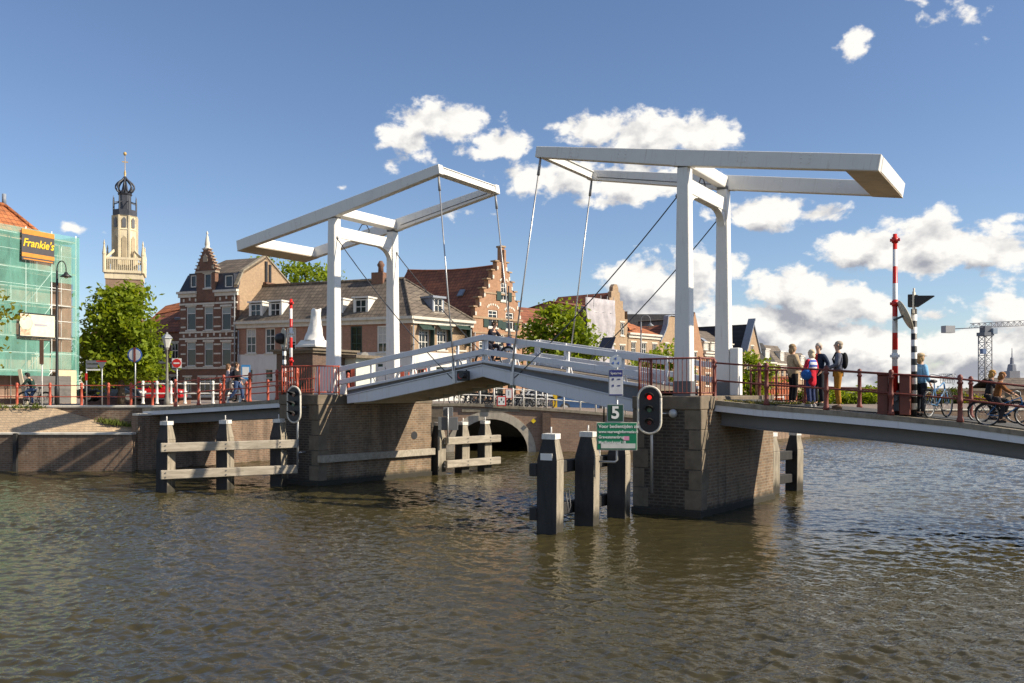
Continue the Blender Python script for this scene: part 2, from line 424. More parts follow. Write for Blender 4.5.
    mr = n('ShaderNodeMapRange', interpolation_type='SMOOTHSTEP'); mr.inputs[1].default_value = .52; mr.inputs[2].default_value = .66; L(x.outputs['Fac'], mr.inputs[0])
    back = mth('MULTIPLY', mth('MULTIPLY', mr.outputs[0], mth('SUBTRACT', 1.0, front)), mth('GREATER_THAN', sp.outputs[2], 0.0))
    alpha = mth('MAXIMUM', alpha, mth('MULTIPLY', back, .8))
    # light falls from the upper right: thick cloud towards the sun means shade
    sh = n('ShaderNodeMapRange', interpolation_type='SMOOTHSTEP'); sh.inputs[1].default_value = .22; sh.inputs[2].default_value = 1.35; L(mth('ADD', f1, mth('MULTIPLY', n1, 1.3)), sh.inputs[0])
    edge = mth('MULTIPLY', mth('SUBTRACT', n0, n1), 2.2)
    s2 = mth('SUBTRACT', sh.outputs[0], mth('MULTIPLY', edge, .9), True)
    cm = n('ShaderNodeMix', data_type='RGBA'); L(s2, cm.inputs[0])
    cm.inputs[6].default_value = (.70, .68, .645, 1); cm.inputs[7].default_value = (.26, .27, .305, 1)
    tint = n('ShaderNodeMix', data_type='RGBA', blend_type='MULTIPLY'); tint.inputs[0].default_value = 1.0
    L(sky.outputs[0], tint.inputs[6]); tint.inputs[7].default_value = (SKYTINT[0], SKYTINT[1], SKYTINT[2], 1)
    b1 = n('ShaderNodeBackground'); L(tint.outputs[2], b1.inputs[0]); b1.inputs[1].default_value = .086
    b2 = n('ShaderNodeBackground'); L(cm.outputs[2], b2.inputs[0]); b2.inputs[1].default_value = 1.0
    mx = n('ShaderNodeMixShader'); L(alpha, mx.inputs[0]); L(b1.outputs[0], mx.inputs[1]); L(b2.outputs[0], mx.inputs[2])
    o = n('ShaderNodeOutputWorld'); L(mx.outputs[0], o.inputs[0])
    w.cycles.sampling_method = 'MANUAL'; w.cycles.sample_map_resolution = 512
SKYTINT = (.96, .95, 1.02)
make_world()

# ================================================================= water and land
def water():
    t = NT('canal_water'); tc = t.n('ShaderNodeTexCoord')
    m = t.n('ShaderNodeMapping'); m.inputs['Scale'].default_value = (9, 14, 1); t.l(tc.outputs['Object'], m.inputs[0])
    m2 = t.n('ShaderNodeMapping'); m2.inputs['Scale'].default_value = (.12, .2, 1); t.l(tc.outputs['Object'], m2.inputs[0])
    mud = t.ramp(t.noise(1, m2.outputs[0], 4), [(.3, (.038, .033, .014)), (.7, (.058, .047, .018))])
    t.color(mud); t.set(Roughness=.035, IOR=1.42, Specular_IOR_Level=.5)
    t.bump(t.noise(1, m.outputs[0], 2, .5), .35, .03)
    return t.m
def water_mesh():
    """wind ripples as real relief near the bridge (two sheets of different grid pitch), the far reach flat"""
    rg = np.random.default_rng(5); mat = water(); N = 150
    lam = np.exp(rg.uniform(np.log(.085), np.log(1.1), N)); ang = R(250)+rg.normal(size=N)*R(48); ph = rg.uniform(0, 6.283, N)
    slope = .215*np.sqrt(2/N)*(.55+.75*np.exp(-(np.log(lam/.24))**2/.8)); amp = slope*lam/6.2832
    def height(X, Y, lmin):
        h = np.zeros_like(X)
        for l, a, p_, am in zip(lam, ang, ph, amp):
            if l < lmin: continue
            k = 6.2832/l; h += am*np.sin(k*(X*np.cos(a)+Y*np.sin(a))+p_)
        g = .78+.28*np.sin(X*.21+1.3*np.sin(Y*.13))*np.sin(Y*.17+.9)+.16*np.sin(X*.53-Y*.31+2.)
        h = h*g; return h+h*np.abs(h)*6.0
    vs = []; fs = []; base = 0
    for x0, x1, y0, y1, st, lmin in ((-11, 11, 5.0, 15.0, .029, .085), (-19, 19, 15.0, 29.0, .046, .13), (-40, 40, 29.0, 64.0, .09, .22)):
        xs = np.arange(x0, x1+1e-6, st); ys = np.linspace(y0, y1, int((y1-y0)/st)+1); X, Y = np.meshgrid(xs, ys)
        Z = height(X, Y, lmin); fade = np.clip((y1-Y)/2.0, 0, 1) if y1 > 60 else np.clip((y1+.3-Y)/1.5, .0, 1)*0+1
        Z *= fade
        V_ = np.stack([X, Y, Z], -1).reshape(-1, 3); ny, nx = X.shape
        a = (np.arange(ny-1)[:, None]*nx+np.arange(nx-1)[None, :]).ravel()+base
        vs.append(V_); fs.append(np.stack([a, a+1, a+nx+1, a+nx], 1)); base += len(V_)
    zf = -.03
    def fq(x0, x1, y0, y1, z=zf): return [(x0, y0, z), (x1, y0, z), (x1, y1, z), (x0, y1, z)]
    far = np.array(fq(-700, 700, -60, 5)+fq(-700, -11, 5, 15)+fq(11, 700, 5, 15)+fq(-700, -19, 15, 29)+fq(19, 700, 15, 29)+fq(-700, -40, 29, 64)+fq(40, 700, 29, 64)+fq(-700, 700, 64, 160, -.001), float)
    vs.append(far); fs.append(np.arange(32).reshape(-1, 4)+base)
    V_ = np.vstack(vs); Fc = np.vstack(fs)
    me = bpy.data.meshes.new('water'); me.vertices.add(len(V_)); me.vertices.foreach_set('co', V_.ravel()); n = len(Fc)
    me.loops.add(4*n); me.loops.foreach_set('vertex_index', Fc.ravel().astype(np.int32)); me.polygons.add(n)
    me.polygons.foreach_set('loop_start', np.arange(0, 4*n, 4, dtype=np.int32)); me.polygons.foreach_set('loop_total', np.full(n, 4, dtype=np.int32))
    me.polygons.foreach_set('use_smooth', np.ones(n, dtype=bool)); me.update(); me.materials.append(mat)
    o = bpy.data.objects.new('water', me); COL.objects.link(o); tag(o, kind='structure')
water_mesh()

land = [(-700, 38.6, 2.6), (-14.75, 38.6, 2.6), (-8.75, 46.4, 2.6), (-5.0, 48.4, 2.55), (-4.6, 56, 2.5), (-3.6, 56, 2.5), (-3.4, 95, 2.5), (1.0, 95, 2.4), (1.2, 56, 2.3), (6.0, 56, 2.0), (7.1, 48.4, 1.95),
        (22, 64.8, 2.0), (90, 73, 2.0), (700, 90, 2.0), (6000, 7000, 2), (-6000, 7000, 2), (-6000, 38.6, 2.6)]
def land_mesh():
    me = bpy.data.meshes.new('ground'); bm = bmesh.new()
    vs = [bm.verts.new(p) for p in land]; f = bm.faces.new(vs); bmesh.ops.triangulate(bm, faces=[f])
    bmesh.ops.recalc_face_normals(bm, faces=bm.faces)
    for f in bm.faces:
        if f.normal.z < 0: f.normal_flip()
    bm.to_mesh(me); bm.free()
    o = bpy.data.objects.new('ground', me); COL.objects.link(o)
    t = NT('street_clinkers'); c = t.coord()
    b = t.n('ShaderNodeTexBrick'); t.l(c, b.inputs[0]); b.inputs['Scale'].default_value = 1; b.inputs['Brick Width'].default_value = .22; b.inputs['Row Height'].default_value = .11
    b.inputs['Mortar Size'].default_value = .008; b.inputs['Color1'].default_value = (.25, .19, .15, 1); b.inputs['Color2'].default_value = (.19, .15, .12, 1); b.inputs['Mortar'].default_value = (.12, .1, .08, 1)
    t.color(t.mix(.5, b.outputs[0], t.ramp(t.noise(.4, c, 6, .7), [(.3, (.3, .3, .3)), (.7, (.7, .7, .7))]), 'OVERLAY')); t.set(Roughness=.9)
    me.materials.append(t.m); tag(o, kind='structure')
land_mesh()

def wall_run(name, label, pts, zb, zt, mat, thick=.5, coping=None, pilasters=()):
    """a masonry wall along a polyline, body set back behind its face; parts: coping"""
    x0, y0 = pts[0]; root = thing(name, label, 'quay wall', (x0, y0, zb))
    m = MB()
    for (ax, ay), (bx, by) in zip(pts, pts[1:]):
        d = Vector((bx-ax, by-ay, 0)).normalized(); nn = Vector((-d.y, d.x, 0))*thick
        a = Vector((ax-x0, ay-y0, 0)); b = Vector((bx-x0, by-y0, 0)); up = Vector((0, 0, zt-zb))
        m.prism([a, b, b+nn, a+nn], up)
    m.build('brickwork', mat, root)
    if coping:
        c = MB()
        for (ax, ay), (bx, by) in zip(pts, pts[1:]):
            d = Vector((bx-ax, by-ay, 0)).normalized(); nn = Vector((-d.y, d.x, 0))
            a = Vector((ax-x0, ay-y0, zt-zb+.002)); b = Vector((bx-x0, by-y0, zt-zb+.002))
            c.prism([a-nn*.05, b-nn*.05, b+nn*.45, a+nn*.45], (0, 0, coping))
        c.build('coping', M['palestone'], root, .015)
    return root
# lower quay, with the paved ramp that climbs to street level
wall_run('quay_wall', 'low brown brick quay wall with pale coping at the foot of the paved ramp', [(-80, 36.6), (-15.9, 36.6)], -2, 1.52, M['quaybrick'], .6, .09)
m = MB(); m.box(-.07, .07, -.1, .05, -2.2, 1.6); o = m.build('fender_post', M['postblack']); o.location = (-20.7, 36.5, 0)
tag(o, 'thin dark fender post against the low quay wall below the paved ramp', 'post')
r = MB()
r.add([(-80, 37.1, 1.6), (-20.2, 37.1, 1.6), (-15.9, 37.1, 1.6), (-15.9, 38.58, 1.62), (-18.2, 38.58, 2.02), (-20.2, 38.58, 2.61), (-80, 38.58, 2.63)], [(0, 1, 5, 6), (1, 4, 5), (1, 2, 3, 4)])
tag(r.build('quay_ramp', M['paving'], recalc=False), kind='structure')
wall_run('quay_wall', 'dark upper retaining wall behind the paved ramp under the red railing', [(-80, 38.6), (-14.85, 38.6)], -2, 2.62, M['quaybrick'], .5, .1)
wall_run('quay_wall', 'brick abutment wall under the left bridge span behind the three post fender', [(-15.85, 37.05), (-8.65, 46.3), (-5.0, 48.1)], -2, 2.3, M['quaybrick'], .5, .1)
wall_run('quay_wall', 'long quay wall on the far right bank seen under the right bridge span', [(7.2, 48.25), (22, 64.6), (90, 72.8), (400, 85)], -2, 1.85, M['quaybrick'], .5, .12)
# weeds on the ramp edge
def tufts(name, pts, hgt=.35, n=26, kind='stuff', spread=.3):
    vs = []; fs = []
    for c in pts:
        for k in range(n):
            a = random.random()*6.28; rr = random.random()*spread
            x, y, z = c[0]+rr*math.cos(a), c[1]+rr*math.sin(a)*.7, c[2]
            t = random.random()*6.28; hh = hgt*(.4+.8*random.random()); w = .022+.02*random.random()
            lx, ly = random.uniform(-.14, .14), random.uniform(-.14, .14)
            b = len(vs); vs += [(x-w*math.cos(t), y-w*math.sin(t), z), (x+w*math.cos(t), y+w*math.sin(t), z), (x+lx, y+ly, z+hh)]
            fs.append((b, b+1, b+2))
    me = bpy.data.meshes.new(name); me.from_pydata(vs, [], fs); me.materials.append(M['grass'])
    o = bpy.data.objects.new(name, me); COL.objects.link(o); return tag(o, kind=kind)
tufts('grass', [(-20.9+random.random()*5.2, 38.45-random.random()*.25, 0) for i in range(1)], .3)  # replaced below
bpy.data.objects.remove(bpy.data.objects['grass'])
gp = []
for i in range(44):
    x = -21.6+random.gauss(0, .55); z = 2.6
    if i % 3: x = -17.5+random.gauss(0, .42); z = 1.90-(x+17.5)*.17
    gp.append((x, 38.36+.1*random.random(), z))
gr_ = []
for i in range(36): gr_.append(tuple(V(14.75+2.2*random.random()**1.5, .05+.5*random.random(), 3.02)))
tufts('grass', gp, .24, 9)
w_ = tufts('weeds', gr_, .11, 12, spread=.15); w_.data.materials[0] = M['dryweed']

# ================================================================= the drawbridge
S = 13.6; W = 3.43; ZD = 3.23
def bridge_thing(name, label, cat, u, v, z, group=None, flip=False):
    return thing(name, label, cat, V(u, v, z), -TH+(math.pi if flip else 0), group)

# ---- piers: footprints in (u, v), the faces follow the quays rather than the bridge
def pier(side):
    if side == 'L':
        A, B, C, D = (.38, -1.0), (1.25, 4.35), (-1.2, 4.35), (-1.57, -1.0); lab = 'left bridge pier of brown brick with a timber wale along its channel face'
    else:
        A, B, C, D = (14.49, -1.0), (14.95, 4.1), (12.9, 4.1), (12.53, -1.0); lab = 'right bridge pier of dark brick with stone quoins standing in the water'
    root = bridge_thing('bridge_pier', lab, 'bridge pier', 0, 0, 0)
    q = lambda p, z: Vector((p[0], p[1], z))
    def shape(k, z0, z1, pts=(A, B, C, D)):
        cx = sum(p[0] for p in pts)/4; cy = sum(p[1] for p in pts)/4; o = []
        for p in pts:
            dx, dy = p[0]-cx, p[1]-cy; l = math.hypot(dx, dy); o.append(Vector((p[0]+dx/l*k, p[1]+dy/l*k, z0)))
        return o, (0, 0, z1-z0)
    m = MB(); m.prism(*shape(0, -2, ZD-.36)); m.build('brickwork', M['pierbrick'], root)
    m = MB(); m.prism(*shape(.10, -2, .16)); m.build('footing', M['pierbrick_dark'], root, .02)
    m = MB(); m.box(D[0]-.0, A[0]+.0, -1.018, -.99, -1.5, ZD-.37); m.build('dark_brick_facing', M['pierbrick_dark'], root)  # near face in darker brick colours than the other faces
    # capping slab, with a notch left for the leaf on the far corner of the channel side
    m = MB(); m.prism(*shape(.06, ZD-.36+.002, ZD)); m.build('coping', M['stone'], root, .02)
    # quoin stones at the two corners of the near face
    for p, sx in ((A, -1), (D, 1)):
        for k in range(5):
            z1 = ZD-.364-k*.54; w = .46 if k % 2 == 0 else .34; l = .34 if k % 2 == 0 else .46
            mm = MB(); e = .02
            d = (Vector((B[0]-A[0], B[1]-A[1], 0)).normalized() if p is A else Vector((C[0]-D[0], C[1]-D[1], 0)).normalized())
            a = Vector((p[0], p[1], z1-.53)); ux = Vector((sx, 0, 0)); out = Vector((-sx*e, 0, 0)); o2 = Vector((0, -e, 0))
            mm.prism([a+out+o2, a+ux*w+o2, a+ux*w+d*.1, a+d*l+out], (0, 0, .53))
            mm.build('quoin_stone', M['stone'], root, .012)
    if side == 'L':
        d = Vector((B[0]-A[0], B[1]-A[1], 0)); n = Vector((d.y, -d.x, 0)).normalized()
        a = Vector((A[0], A[1], .95))+n*.09-d*.01; b = Vector((A[0], A[1], .95))+d*1.01+n*.09
        m = MB(); m.bar(a, b, .18, .26); m.build('timber_wale', M['wale'], root, .01)
        c = Vector((A[0], A[1], 1.62))+d*.83
        m = MB(); m.tube(c-n*.05, c+n*.012, .16, n=14); m.build('drain_mouth', M['black'], root)
    return root
pier('L'); pier('R')

# ---- gates
def gate(side):
    s = 1 if side == 'L' else -1; u0 = 0 if side == 'L' else S
    root = bridge_thing('gate_tower', ('left' if s > 0 else 'right')+' white portal frame of the drawbridge carrying the '+('upward tilted balance beams' if s > 0 else 'level balance beams'), 'bridge gate', u0+(.07 if s > 0 else 0), 0, ZD)
    hh = 6.44
    for k, vc in enumerate((.05, W-.05)):
        lean = .05 if k == 0 else -.03
        m = MB(); m.frustum(-.25, .25, vc-.17, vc+.17, 0, -.165, .165, vc-.17+lean, vc+.17+lean, hh)
        c = m.build('column', M['white'], root, .02)
        if s < 0:
            b = MB(); b.box(-.262, .262, vc-.182, vc+.182, .0, .42); b.build('dark_base_band', M['steeldark'], c)
        if s > 0 or k == 1:
            b = MB()
            if s > 0: b.box(-.62, -.262, vc-.2, vc+.2, 0, 1.1) if k else b.frustum(-.72, .30, vc-.28, vc+.42, 0, -.66, .27, vc-.22, vc+.36, 1.06)
            else: b.box(.262, .54, vc-.2, vc+.2, .0, 1.48)
            b.build('plinth', M['white'], root, .02)
        bb = MB(); bb.box(-.16, .16, vc-.15+lean, vc+.15+lean, hh, hh+.1); bb.tube((0, vc-.10, hh+.10), (0, vc+.10, hh+.10), .06, n=12)
        bb.build('bearing', M['steeldark'], root)
    z1 = hh-.28; z0 = z1-.42
    m = MB(); m.box(-.13, .13, .23, W-.22, z0, z1); m.build('crossbeam', M['white'], root, .015)
    for vv, sg in ((.222, 1), (W-.222, -1)):
        pts = [(vv, z0), (vv+sg*.62, z0)]
        for k in range(7):
            a = math.pi/2*k/6; pts.append((vv+sg*(.62-.60*math.sin(a)), z0-.62+.60*math.cos(a)))
        pts.append((vv, z0-.62))
        m = MB(); m.prism([(-.11, y, z) for y, z in pts], (.22, 0, 0)); m.build('corner_brace', M['white'], root)
    w = MB(); w.path([(-s*.0-.14*(1), 1.5, z1+.02), (-.15, 1.75, z1+.35), (-.15, 2.0, z1+.38), (-.15, 2.15, z1+.2), (-.15, 2.1, z0+.05)], .018); w.build('cable_loop', M['cable'], root)
    return root
gate('L'); gate('R')

# ---- balance beams
def balance(side):
    s = 1 if side == 'L' else -1; u0 = 0 if side == 'L' else S
    lab = ('left white balance beam frame rising towards the channel' if s > 0 else 'right white balance beam frame with its wide counterweight end over the road')
    be = .16 if s > 0 else .166
    root = thing('balance_frame', lab, 'balance beam', V(u0+(.12 if s > 0 else .03), 0, H+6.755-.22), 0)
    root.rotation_euler = (0, -be, -TH+(0 if s > 0 else math.pi))
    a, b = (5.0, 5.18) if s > 0 else (4.9, 5.25)
    prof = [(-b, .2), (a, .22), (a, -.11), (.3, -.235), (-.3, -.235), (-b, -.21)]
    for vc in (0.0, W):
        y = s*vc; m = MB(); m.xz(prof, y-.12, y+.12); bo = m.build('beam', M['white'], root, .012)
        for xs_ in (-3.4, -1.7, 1.9, 3.5):
            for sy in (-1, 1):
                m = MB(); m.box(xs_-.16, xs_+.16, y+sy*.121-.004, y+sy*.121+.004, -.10, .19)
                for bx_ in (-.11, .11):
                    for bz_ in (-.06, .04, .14): m.ell((xs_+bx_, y+sy*.127, bz_), .018, 6, 4)
                m.build('splice_plate', M['white'], bo)
        m = MB(); m.box(-.32, .32, y-.128, y+.128, -.243, -.14); m.build('bearing_plate', M['white'], bo)
    ya, yb = sorted((s*.122, s*(W-.122)))
    m = MB(); m.box(-b-.02, -b+.83, ya, yb, -.2, .18); m.build('counterweight', M['white'], root, .012)
    m = MB(); m.box(-b-.012, -b+.82, ya-.236, yb+.236, -.226, -.2135)
    m.build('counterweight_sole', M['underside'], root)
    m = MB(); m.box(a-.22, a-.04, ya, yb, -.06, .15); m.box(a-.26, a, ya, yb, .152, .175); m.box(a-.26, a, ya, yb, -.085, -.062); m.build('tip_crossbar', M['white'], root)
    m = MB(); m.box(-.12, .2, ya, yb, -.20, .16); m.build('axle_beam', M['white'], root, .03, 2)
    m = MB(); m.path([(a-.4, s*(W-.13), -.02), (2.5, s*(W-.13), -.06), (.4, s*(W-.13), -.1)], .012, 5); m.build('conduit', M['cable'], root)
balance('L'); balance('R')

# ---- hanger rods from the beam tips to the leaves, and stay cables from the gates to the leaves
tipL = 4.98; 
for side in 'LR':
    for vc, nm in ((0.0, 'near'), (W, 'far')):
        s = 1 if side == 'L' else -1; u0 = 0 if side == 'L' else S; sd = 'left' if s > 0 else 'right'
        be = .16 if s > 0 else .166; a = (5.0 if s > 0 else 4.9)-.14
        tu = u0+(.12 if s > 0 else .03)+s*(a*math.cos(be)+.12*math.sin(be)); tz = H+6.755-.22+a*math.sin(be)-.12
        bu = 5.68 if s > 0 else 7.92; bz = 3.72 if s > 0 else 3.66
        root = bridge_thing('hanger_rod', f'{nm} hanger rod from the {sd} balance beam tip down to the bridge leaf', 'hanger rod', bu, vc-.13 if vc == 0 else vc+.13, bz)
        dv = .13 if vc == 0 else -.13
        top = Vector((tu-bu, dv, tz-bz))
        m = MB(); m.tube((0, 0, .32), top*.93, .024, n=8); m.build('rod', M['rod'], root)
        m = MB(); m.bar((0, 0, -.1), (top.x*.06, top.y*.06, .62), .10, .035, (0, 1, 0)); m.build('bracket', M['white'], root)
        m = MB(); m.tube(top*.925, top, .05, .035, n=8); m.build('turnbuckle', M['steel'], root)
        cu, cz = (.22, 8.95) if s > 0 else (13.4, 8.9)
        if vc: cz -= .12
        eu, ez = (5.58, 3.76) if s > 0 else (8.0, 3.78)
        vs = -.02 if vc == 0 else W
        root = bridge_thing('stay_cable', f'dark {nm} stay cable from the {sd} gate column down to the bridge leaf', 'cable', cu, .07 if vc == 0 else W-.03, cz)
        p1 = Vector((eu-cu, (-.14 if vc == 0 else .1), ez-cz))
        pts = [p1*t+Vector((0, 0, -.22*4*t*(1-t))) for t in [i/10 for i in range(11)]]
        m = MB(); m.path(pts, .019, 6); m.build('wire_rope', M['cable'], root)
        m = MB(); m.ell((0, 0, 0), .07, 8, 6); m.build('shackle', M['steeldark'], root)

# ---- leaves
def leaf(side):
    s = 1 if side == 'L' else -1
    u0 = .85 if s > 0 else 12.75; Lx = abs(6.785-u0); AZ = 4.24
    md = .152 if s > 0 else .143; mg = .168 if s > 0 else .205
    z0 = AZ-md*Lx; zg0 = AZ-.05-mg*Lx
    root = bridge_thing('bridge_leaf', ('left' if s > 0 else 'right')+' leaf of the drawbridge with white plank railing, '+('climbing from the left pier' if s > 0 else 'climbing from the right pier'), 'bridge leaf', u0, 0, z0, flip=s < 0)
    dz = lambda x: md*x                    # deck line, local
    gz = lambda x: zg0-z0+mg*x             # girder top, local
    yy = lambda v: s*v
    for v, nm in ((-.02, 'near'), (W+.02, 'far')):
        y = yy(v); m = MB()
        prof = [(0, gz(0)), (Lx, gz(Lx)), (Lx, gz(Lx)-.36), (Lx*.75, gz(Lx*.75)-.40), (1.2, gz(1.2)-.39), (.25, gz(.25)-.30), (0, gz(0)-.28)]
        m.xz(prof, y-.05, y+.05); g = m.build('girder', M['leafpaint'], root, .01)
        f = MB(); f.bar((0, y, gz(0)+.02), (Lx, y, gz(Lx)+.02), .17, .03); f.build('flange', M['leafpaint'], g)
        b = MB(); pts = [(0.02, gz(0.02)+.037), (Lx, gz(Lx)+.037), (Lx, dz(Lx)-.01), (0.02, dz(.02)-.01)]
        b.xz(pts, y-.03, y+.03); b.build('deck_edge', M['steeldark'], g)
    for k in range(9):
        x = .3+k*(Lx-.5)/8; m = MB(); y0, y1 = sorted((yy(.05), yy(W-.05)))
        m.box(x-.06, x+.06, y0, y1, gz(x)-.34, gz(x)-.05); m.build('cross_beam', M['underside'], root)
    for v in (.9, 1.75, 2.6):
        m = MB(); m.bar((.05, yy(v), gz(0)-.02), (Lx-.02, yy(v), gz(Lx)-.02), .1, .05); m.build('stringer', M['underside'], root)
    y0, y1 = sorted((yy(-.08), yy(W+.08)))
    m = MB(); m.prism([(0, y0, dz(0)-.008), (Lx-.01, y0, dz(Lx)-.008), (Lx-.01, y1, dz(Lx)-.008), (0, y1, dz(0)-.008)], (0, 0, .05)); m.build('deck', M['planks'], root)
    for v, lv in ((-.02, 1), (W+.02, 1)):
        y = yy(v); x0 = -.9 if v < 1 else -.7
        for hz, hh, ww, nm in ((.87, .185, .09, 'top_rail'), (.40, .185, .09, 'middle_rail'), (.09, .09, .07, 'bottom_rail')):
            if s < 0 and v < 1: x0 = -.35
            m = MB(); m.bar((x0 if hz > .2 else 0.0, y, dz(x0 if hz > .2 else 0)+hz), (Lx+(.0 if s > 0 else -.004), y, dz(Lx)+hz), ww, hh); m.build(nm, M['leafpaint'], root, .012)
        for x in (1.05, 2.9, 4.83, Lx-.06):
            m = MB(); yb = y+(.09 if (v < 1) == (s > 0) else -.09)
            m.box(x-.04, x+.04, yb-.035, yb+.035, dz(x)+.03, dz(x)+.95)
            m.bar((x, yb+(.3 if (v < 1) == (s > 0) else -.3), dz(x)+.05), (x, yb, dz(x)+.55), .04, .04); m.build('rail_post', M['leafpaint'], root)
    return root
leaf('L'); leaf('R')
# signal hanging under the crown of the leaves
root = bridge_thing('channel_lamp', 'small red channel lamp with black hoods under the crown of the bridge', 'navigation lamp', 6.15, -.28, 3.86)
m = MB(); m.box(-.22, .22, -.06, .1, -.16, .16); m.bar((0, .05, .1), (0, .24, .2), .05, .05); m.build('housing', M['black'], root, .03)
for k, c in enumerate(('red',)):
    m = MB(); m.tube((-.06, -.075, 0), (-.06, -.06, 0), .1, n=14); m.build('lens', M['red'], root)
m = MB(); m.tube((.13, -.3, .02), (.13, -.06, 0), .1, .09, n=12); m.build('hood', M['black'], root)

# ---- fixed spans
M['webgrey'] = plain('web_shade_grey', (.17, .165, .165), .6, .12, 2.0)  # the deck's shade on the webs is put into this darker grey
def span(name, label, uvz, v0, v1, prof_dark):
    u0, z0 = uvz[0]; root = bridge_thing(name, label, 'bridge span', u0, 0, z0)
    def strip(va, vb, za, zb):
        m = MB()
        for (a, b), (c, d) in zip(uvz, uvz[1:]):
            a -= u0; c -= u0; b -= z0; d -= z0
            m.prism([(a, va, b+za), (c, va, d+za), (c, vb, d+za), (a, vb, b+za)], (0, 0, zb-za))
        return m
    strip(v0, v1, -.125, 0).build('deck_slab', M['concrete'], root)
    strip(v0+.55, v1-.55, .004, .03).build('roadway', M['asphalt'], root)
    for va, vb in ((v0+.02, v0+.26), (v1-.26, v1-.02)):
        strip(va, vb, -.30, -.127).build('edge_girder', M['leafpaint'], root)
    for va, vb in ((v0+.45, v0+.57), (v1-.57, v1-.45)):
        strip(va, vb, -.66, -.333).build('main_girder', M['webgrey'], root)
        strip(va-.1, vb+.1, -.69, -.663).build('bottom_flange', M['webgrey'], root)
    strip(v0+.6, v1-.6, -.5, -.13).build('soffit', M['steeldark'], root)
    return root
RS = [(14.55, 3.12), (15.82, 3.0), (17.62, 2.88), (19.27, 2.755), (20.6, 2.63), (21.9, 2.46), (24.6, 2.06)]
LS = [(-11.0, 2.61), (-8.7, 2.71), (-6.56, 2.82), (-4.47, 2.93), (-1.60, 3.09)]
span('approach_span', 'right approach span sloping down with a steel edge girder, people standing on it', RS, -.17, 3.6, None)
span('approach_span', 'left approach span between the left bank and the left pier', LS, -.17, 3.6, None)
def zline(tab, u):
    for (a, b), (c, d) in zip(tab, tab[1:]):
        if a <= u <= c: return b+(d-b)*(u-a)/(c-a)
    return tab[0][1] if u < tab[0][0] else tab[-1][1]
def deckz(u): return zline(RS, u)
# right landing, out of the photograph
m = MB(); m.box(0, 4, -.6, 4.2, -5, 0); o = m.build('bridge_abutment', M['pierbrick']); o.location = V(24.6, 0, 2.07); o.rotation_euler = (0, 0, -TH)
tag(o, 'brick landing at the right end of the bridge', 'abutment')
m = MB(); m.prism([(26, 2, -3), (60, 2, -3), (60, 58, -3), (36, 50, -3), (17.6, 21, -3), (18.5, 15, -3)], (0, 0, 4.95)); tag(m.build('river_bank', M['concrete']), kind='structure')
# ================================================================= railings
def post_mesh(h, r=.055, fancy=True):
    if fancy: prof = [(r*1.5, 0), (r*1.5, .06), (r*1.05, .12), (r, h*.42), (r*1.35, h*.46), (r*1.35, h*.50), (r, h*.54), (r*.9, h-.16), (r*1.3, h-.14), (r*1.3, h-.10), (r*.8, h-.08), (r*1.25, h-.02), (r*1.0, h+.05), (r*.3, h+.08)]
    else: prof = [(r, 0), (r, h), (r*.6, h+.02)]
    return prof
def railing(name, label, pts, h, rails, mat, cat='railing', group=None, fancy=True, r=.055, rr=.026):
    p0 = Vector(pts[0]); root = thing(name, label, cat, p0, 0, group)
    for p in pts:
        m = MB(); m.lathe(post_mesh(h, r, fancy), 10, Vector(p)-p0); m.build('post', mat, root)
    for z in rails:
        m = MB(); m.path([Vector(p)-p0+Vector((0, 0, z)) for p in pts], rr, 6); m.build('rail', mat, root)
    return root
def bars(name, label, poly, z0, h, step, mat, br=.011, cat='railing'):
    """barred railing along a polyline of world points"""
    p0 = Vector(poly[0]); root = thing(name, label, cat, (p0.x, p0.y, z0))
    top = [Vector((p.x-p0.x, p.y-p0.y, h)) for p in poly]; bot = [Vector((p.x, p.y, .09)) for p in top]
    m = MB(); m.path(top, .026, 6); m.build('top_rail', mat, root)
    m = MB(); m.path(bot, .02, 6); m.build('bottom_rail', mat, root)
    for p in top:
        m = MB(); m.tube((p.x, p.y, 0), (p.x, p.y, h+.03), .032, n=8); m.build('post', mat, root)
    m = MB()
    for a, b in zip(top, top[1:]):
        n = max(1, int((b-a).length/step))
        for i in range(1, n):
            q = a+(b-a)*(i/n); m.tube((q.x, q.y, .09), (q.x, q.y, h), br, n=5, caps=False)
    m.build('balusters', mat, root)
    return root
def at_deck(px, v): # point on the right approach span under a picture column
    n = (px-CX)/F; u = (n*(BY+v*CT)-BX-v*ST)/(CT+n*ST); q = V(u, v, deckz(u)+.03); return q
LP = lambda u, v=-.05: V(u, v, zline(LS, u)+.0)
RP = lambda u, v=-.05: V(u, v, deckz(u)+.0)
railing('bridge_railing', 'shaded red railing along the near edge of the right approach span', [RP(u) for u in (14.52, 15.96, 17.5, 19.05, 20.58, 22.1, 23.6)], 1.06, (1.03, .55), M['railred'], rr=.024)
railing('bridge_railing', 'shaded red railing along the far edge of the right approach span behind the people', [RP(u, 3.45) for u in (14.7, 16.1, 17.63, 19.1, 20.5, 22.0, 23.5)], 1.06, (1.03, .55), M['railred'], rr=.024)
railing('bridge_railing', 'red railing along the near edge of the left approach span', [LP(u) for u in (-8.9, -7.4, -5.85, -4.31, -2.78, -1.7)], 1.08, (1.04, .55), M['redpaint'], rr=.024)
railing('bridge_railing', 'red railing along the far edge of the left approach span', [LP(u, 3.45) for u in (-10.4, -8.6, -7.2, -5.6, -4.0, -2.4)], 1.0, (.96, .5), M['redpaint'], rr=.026)
qx = [(-20, 38.9), (17, 38.8), (50, 38.8), (81.5, 38.9), (108.5, 38.9), (131, 38.9), (152.5, 39.0)]
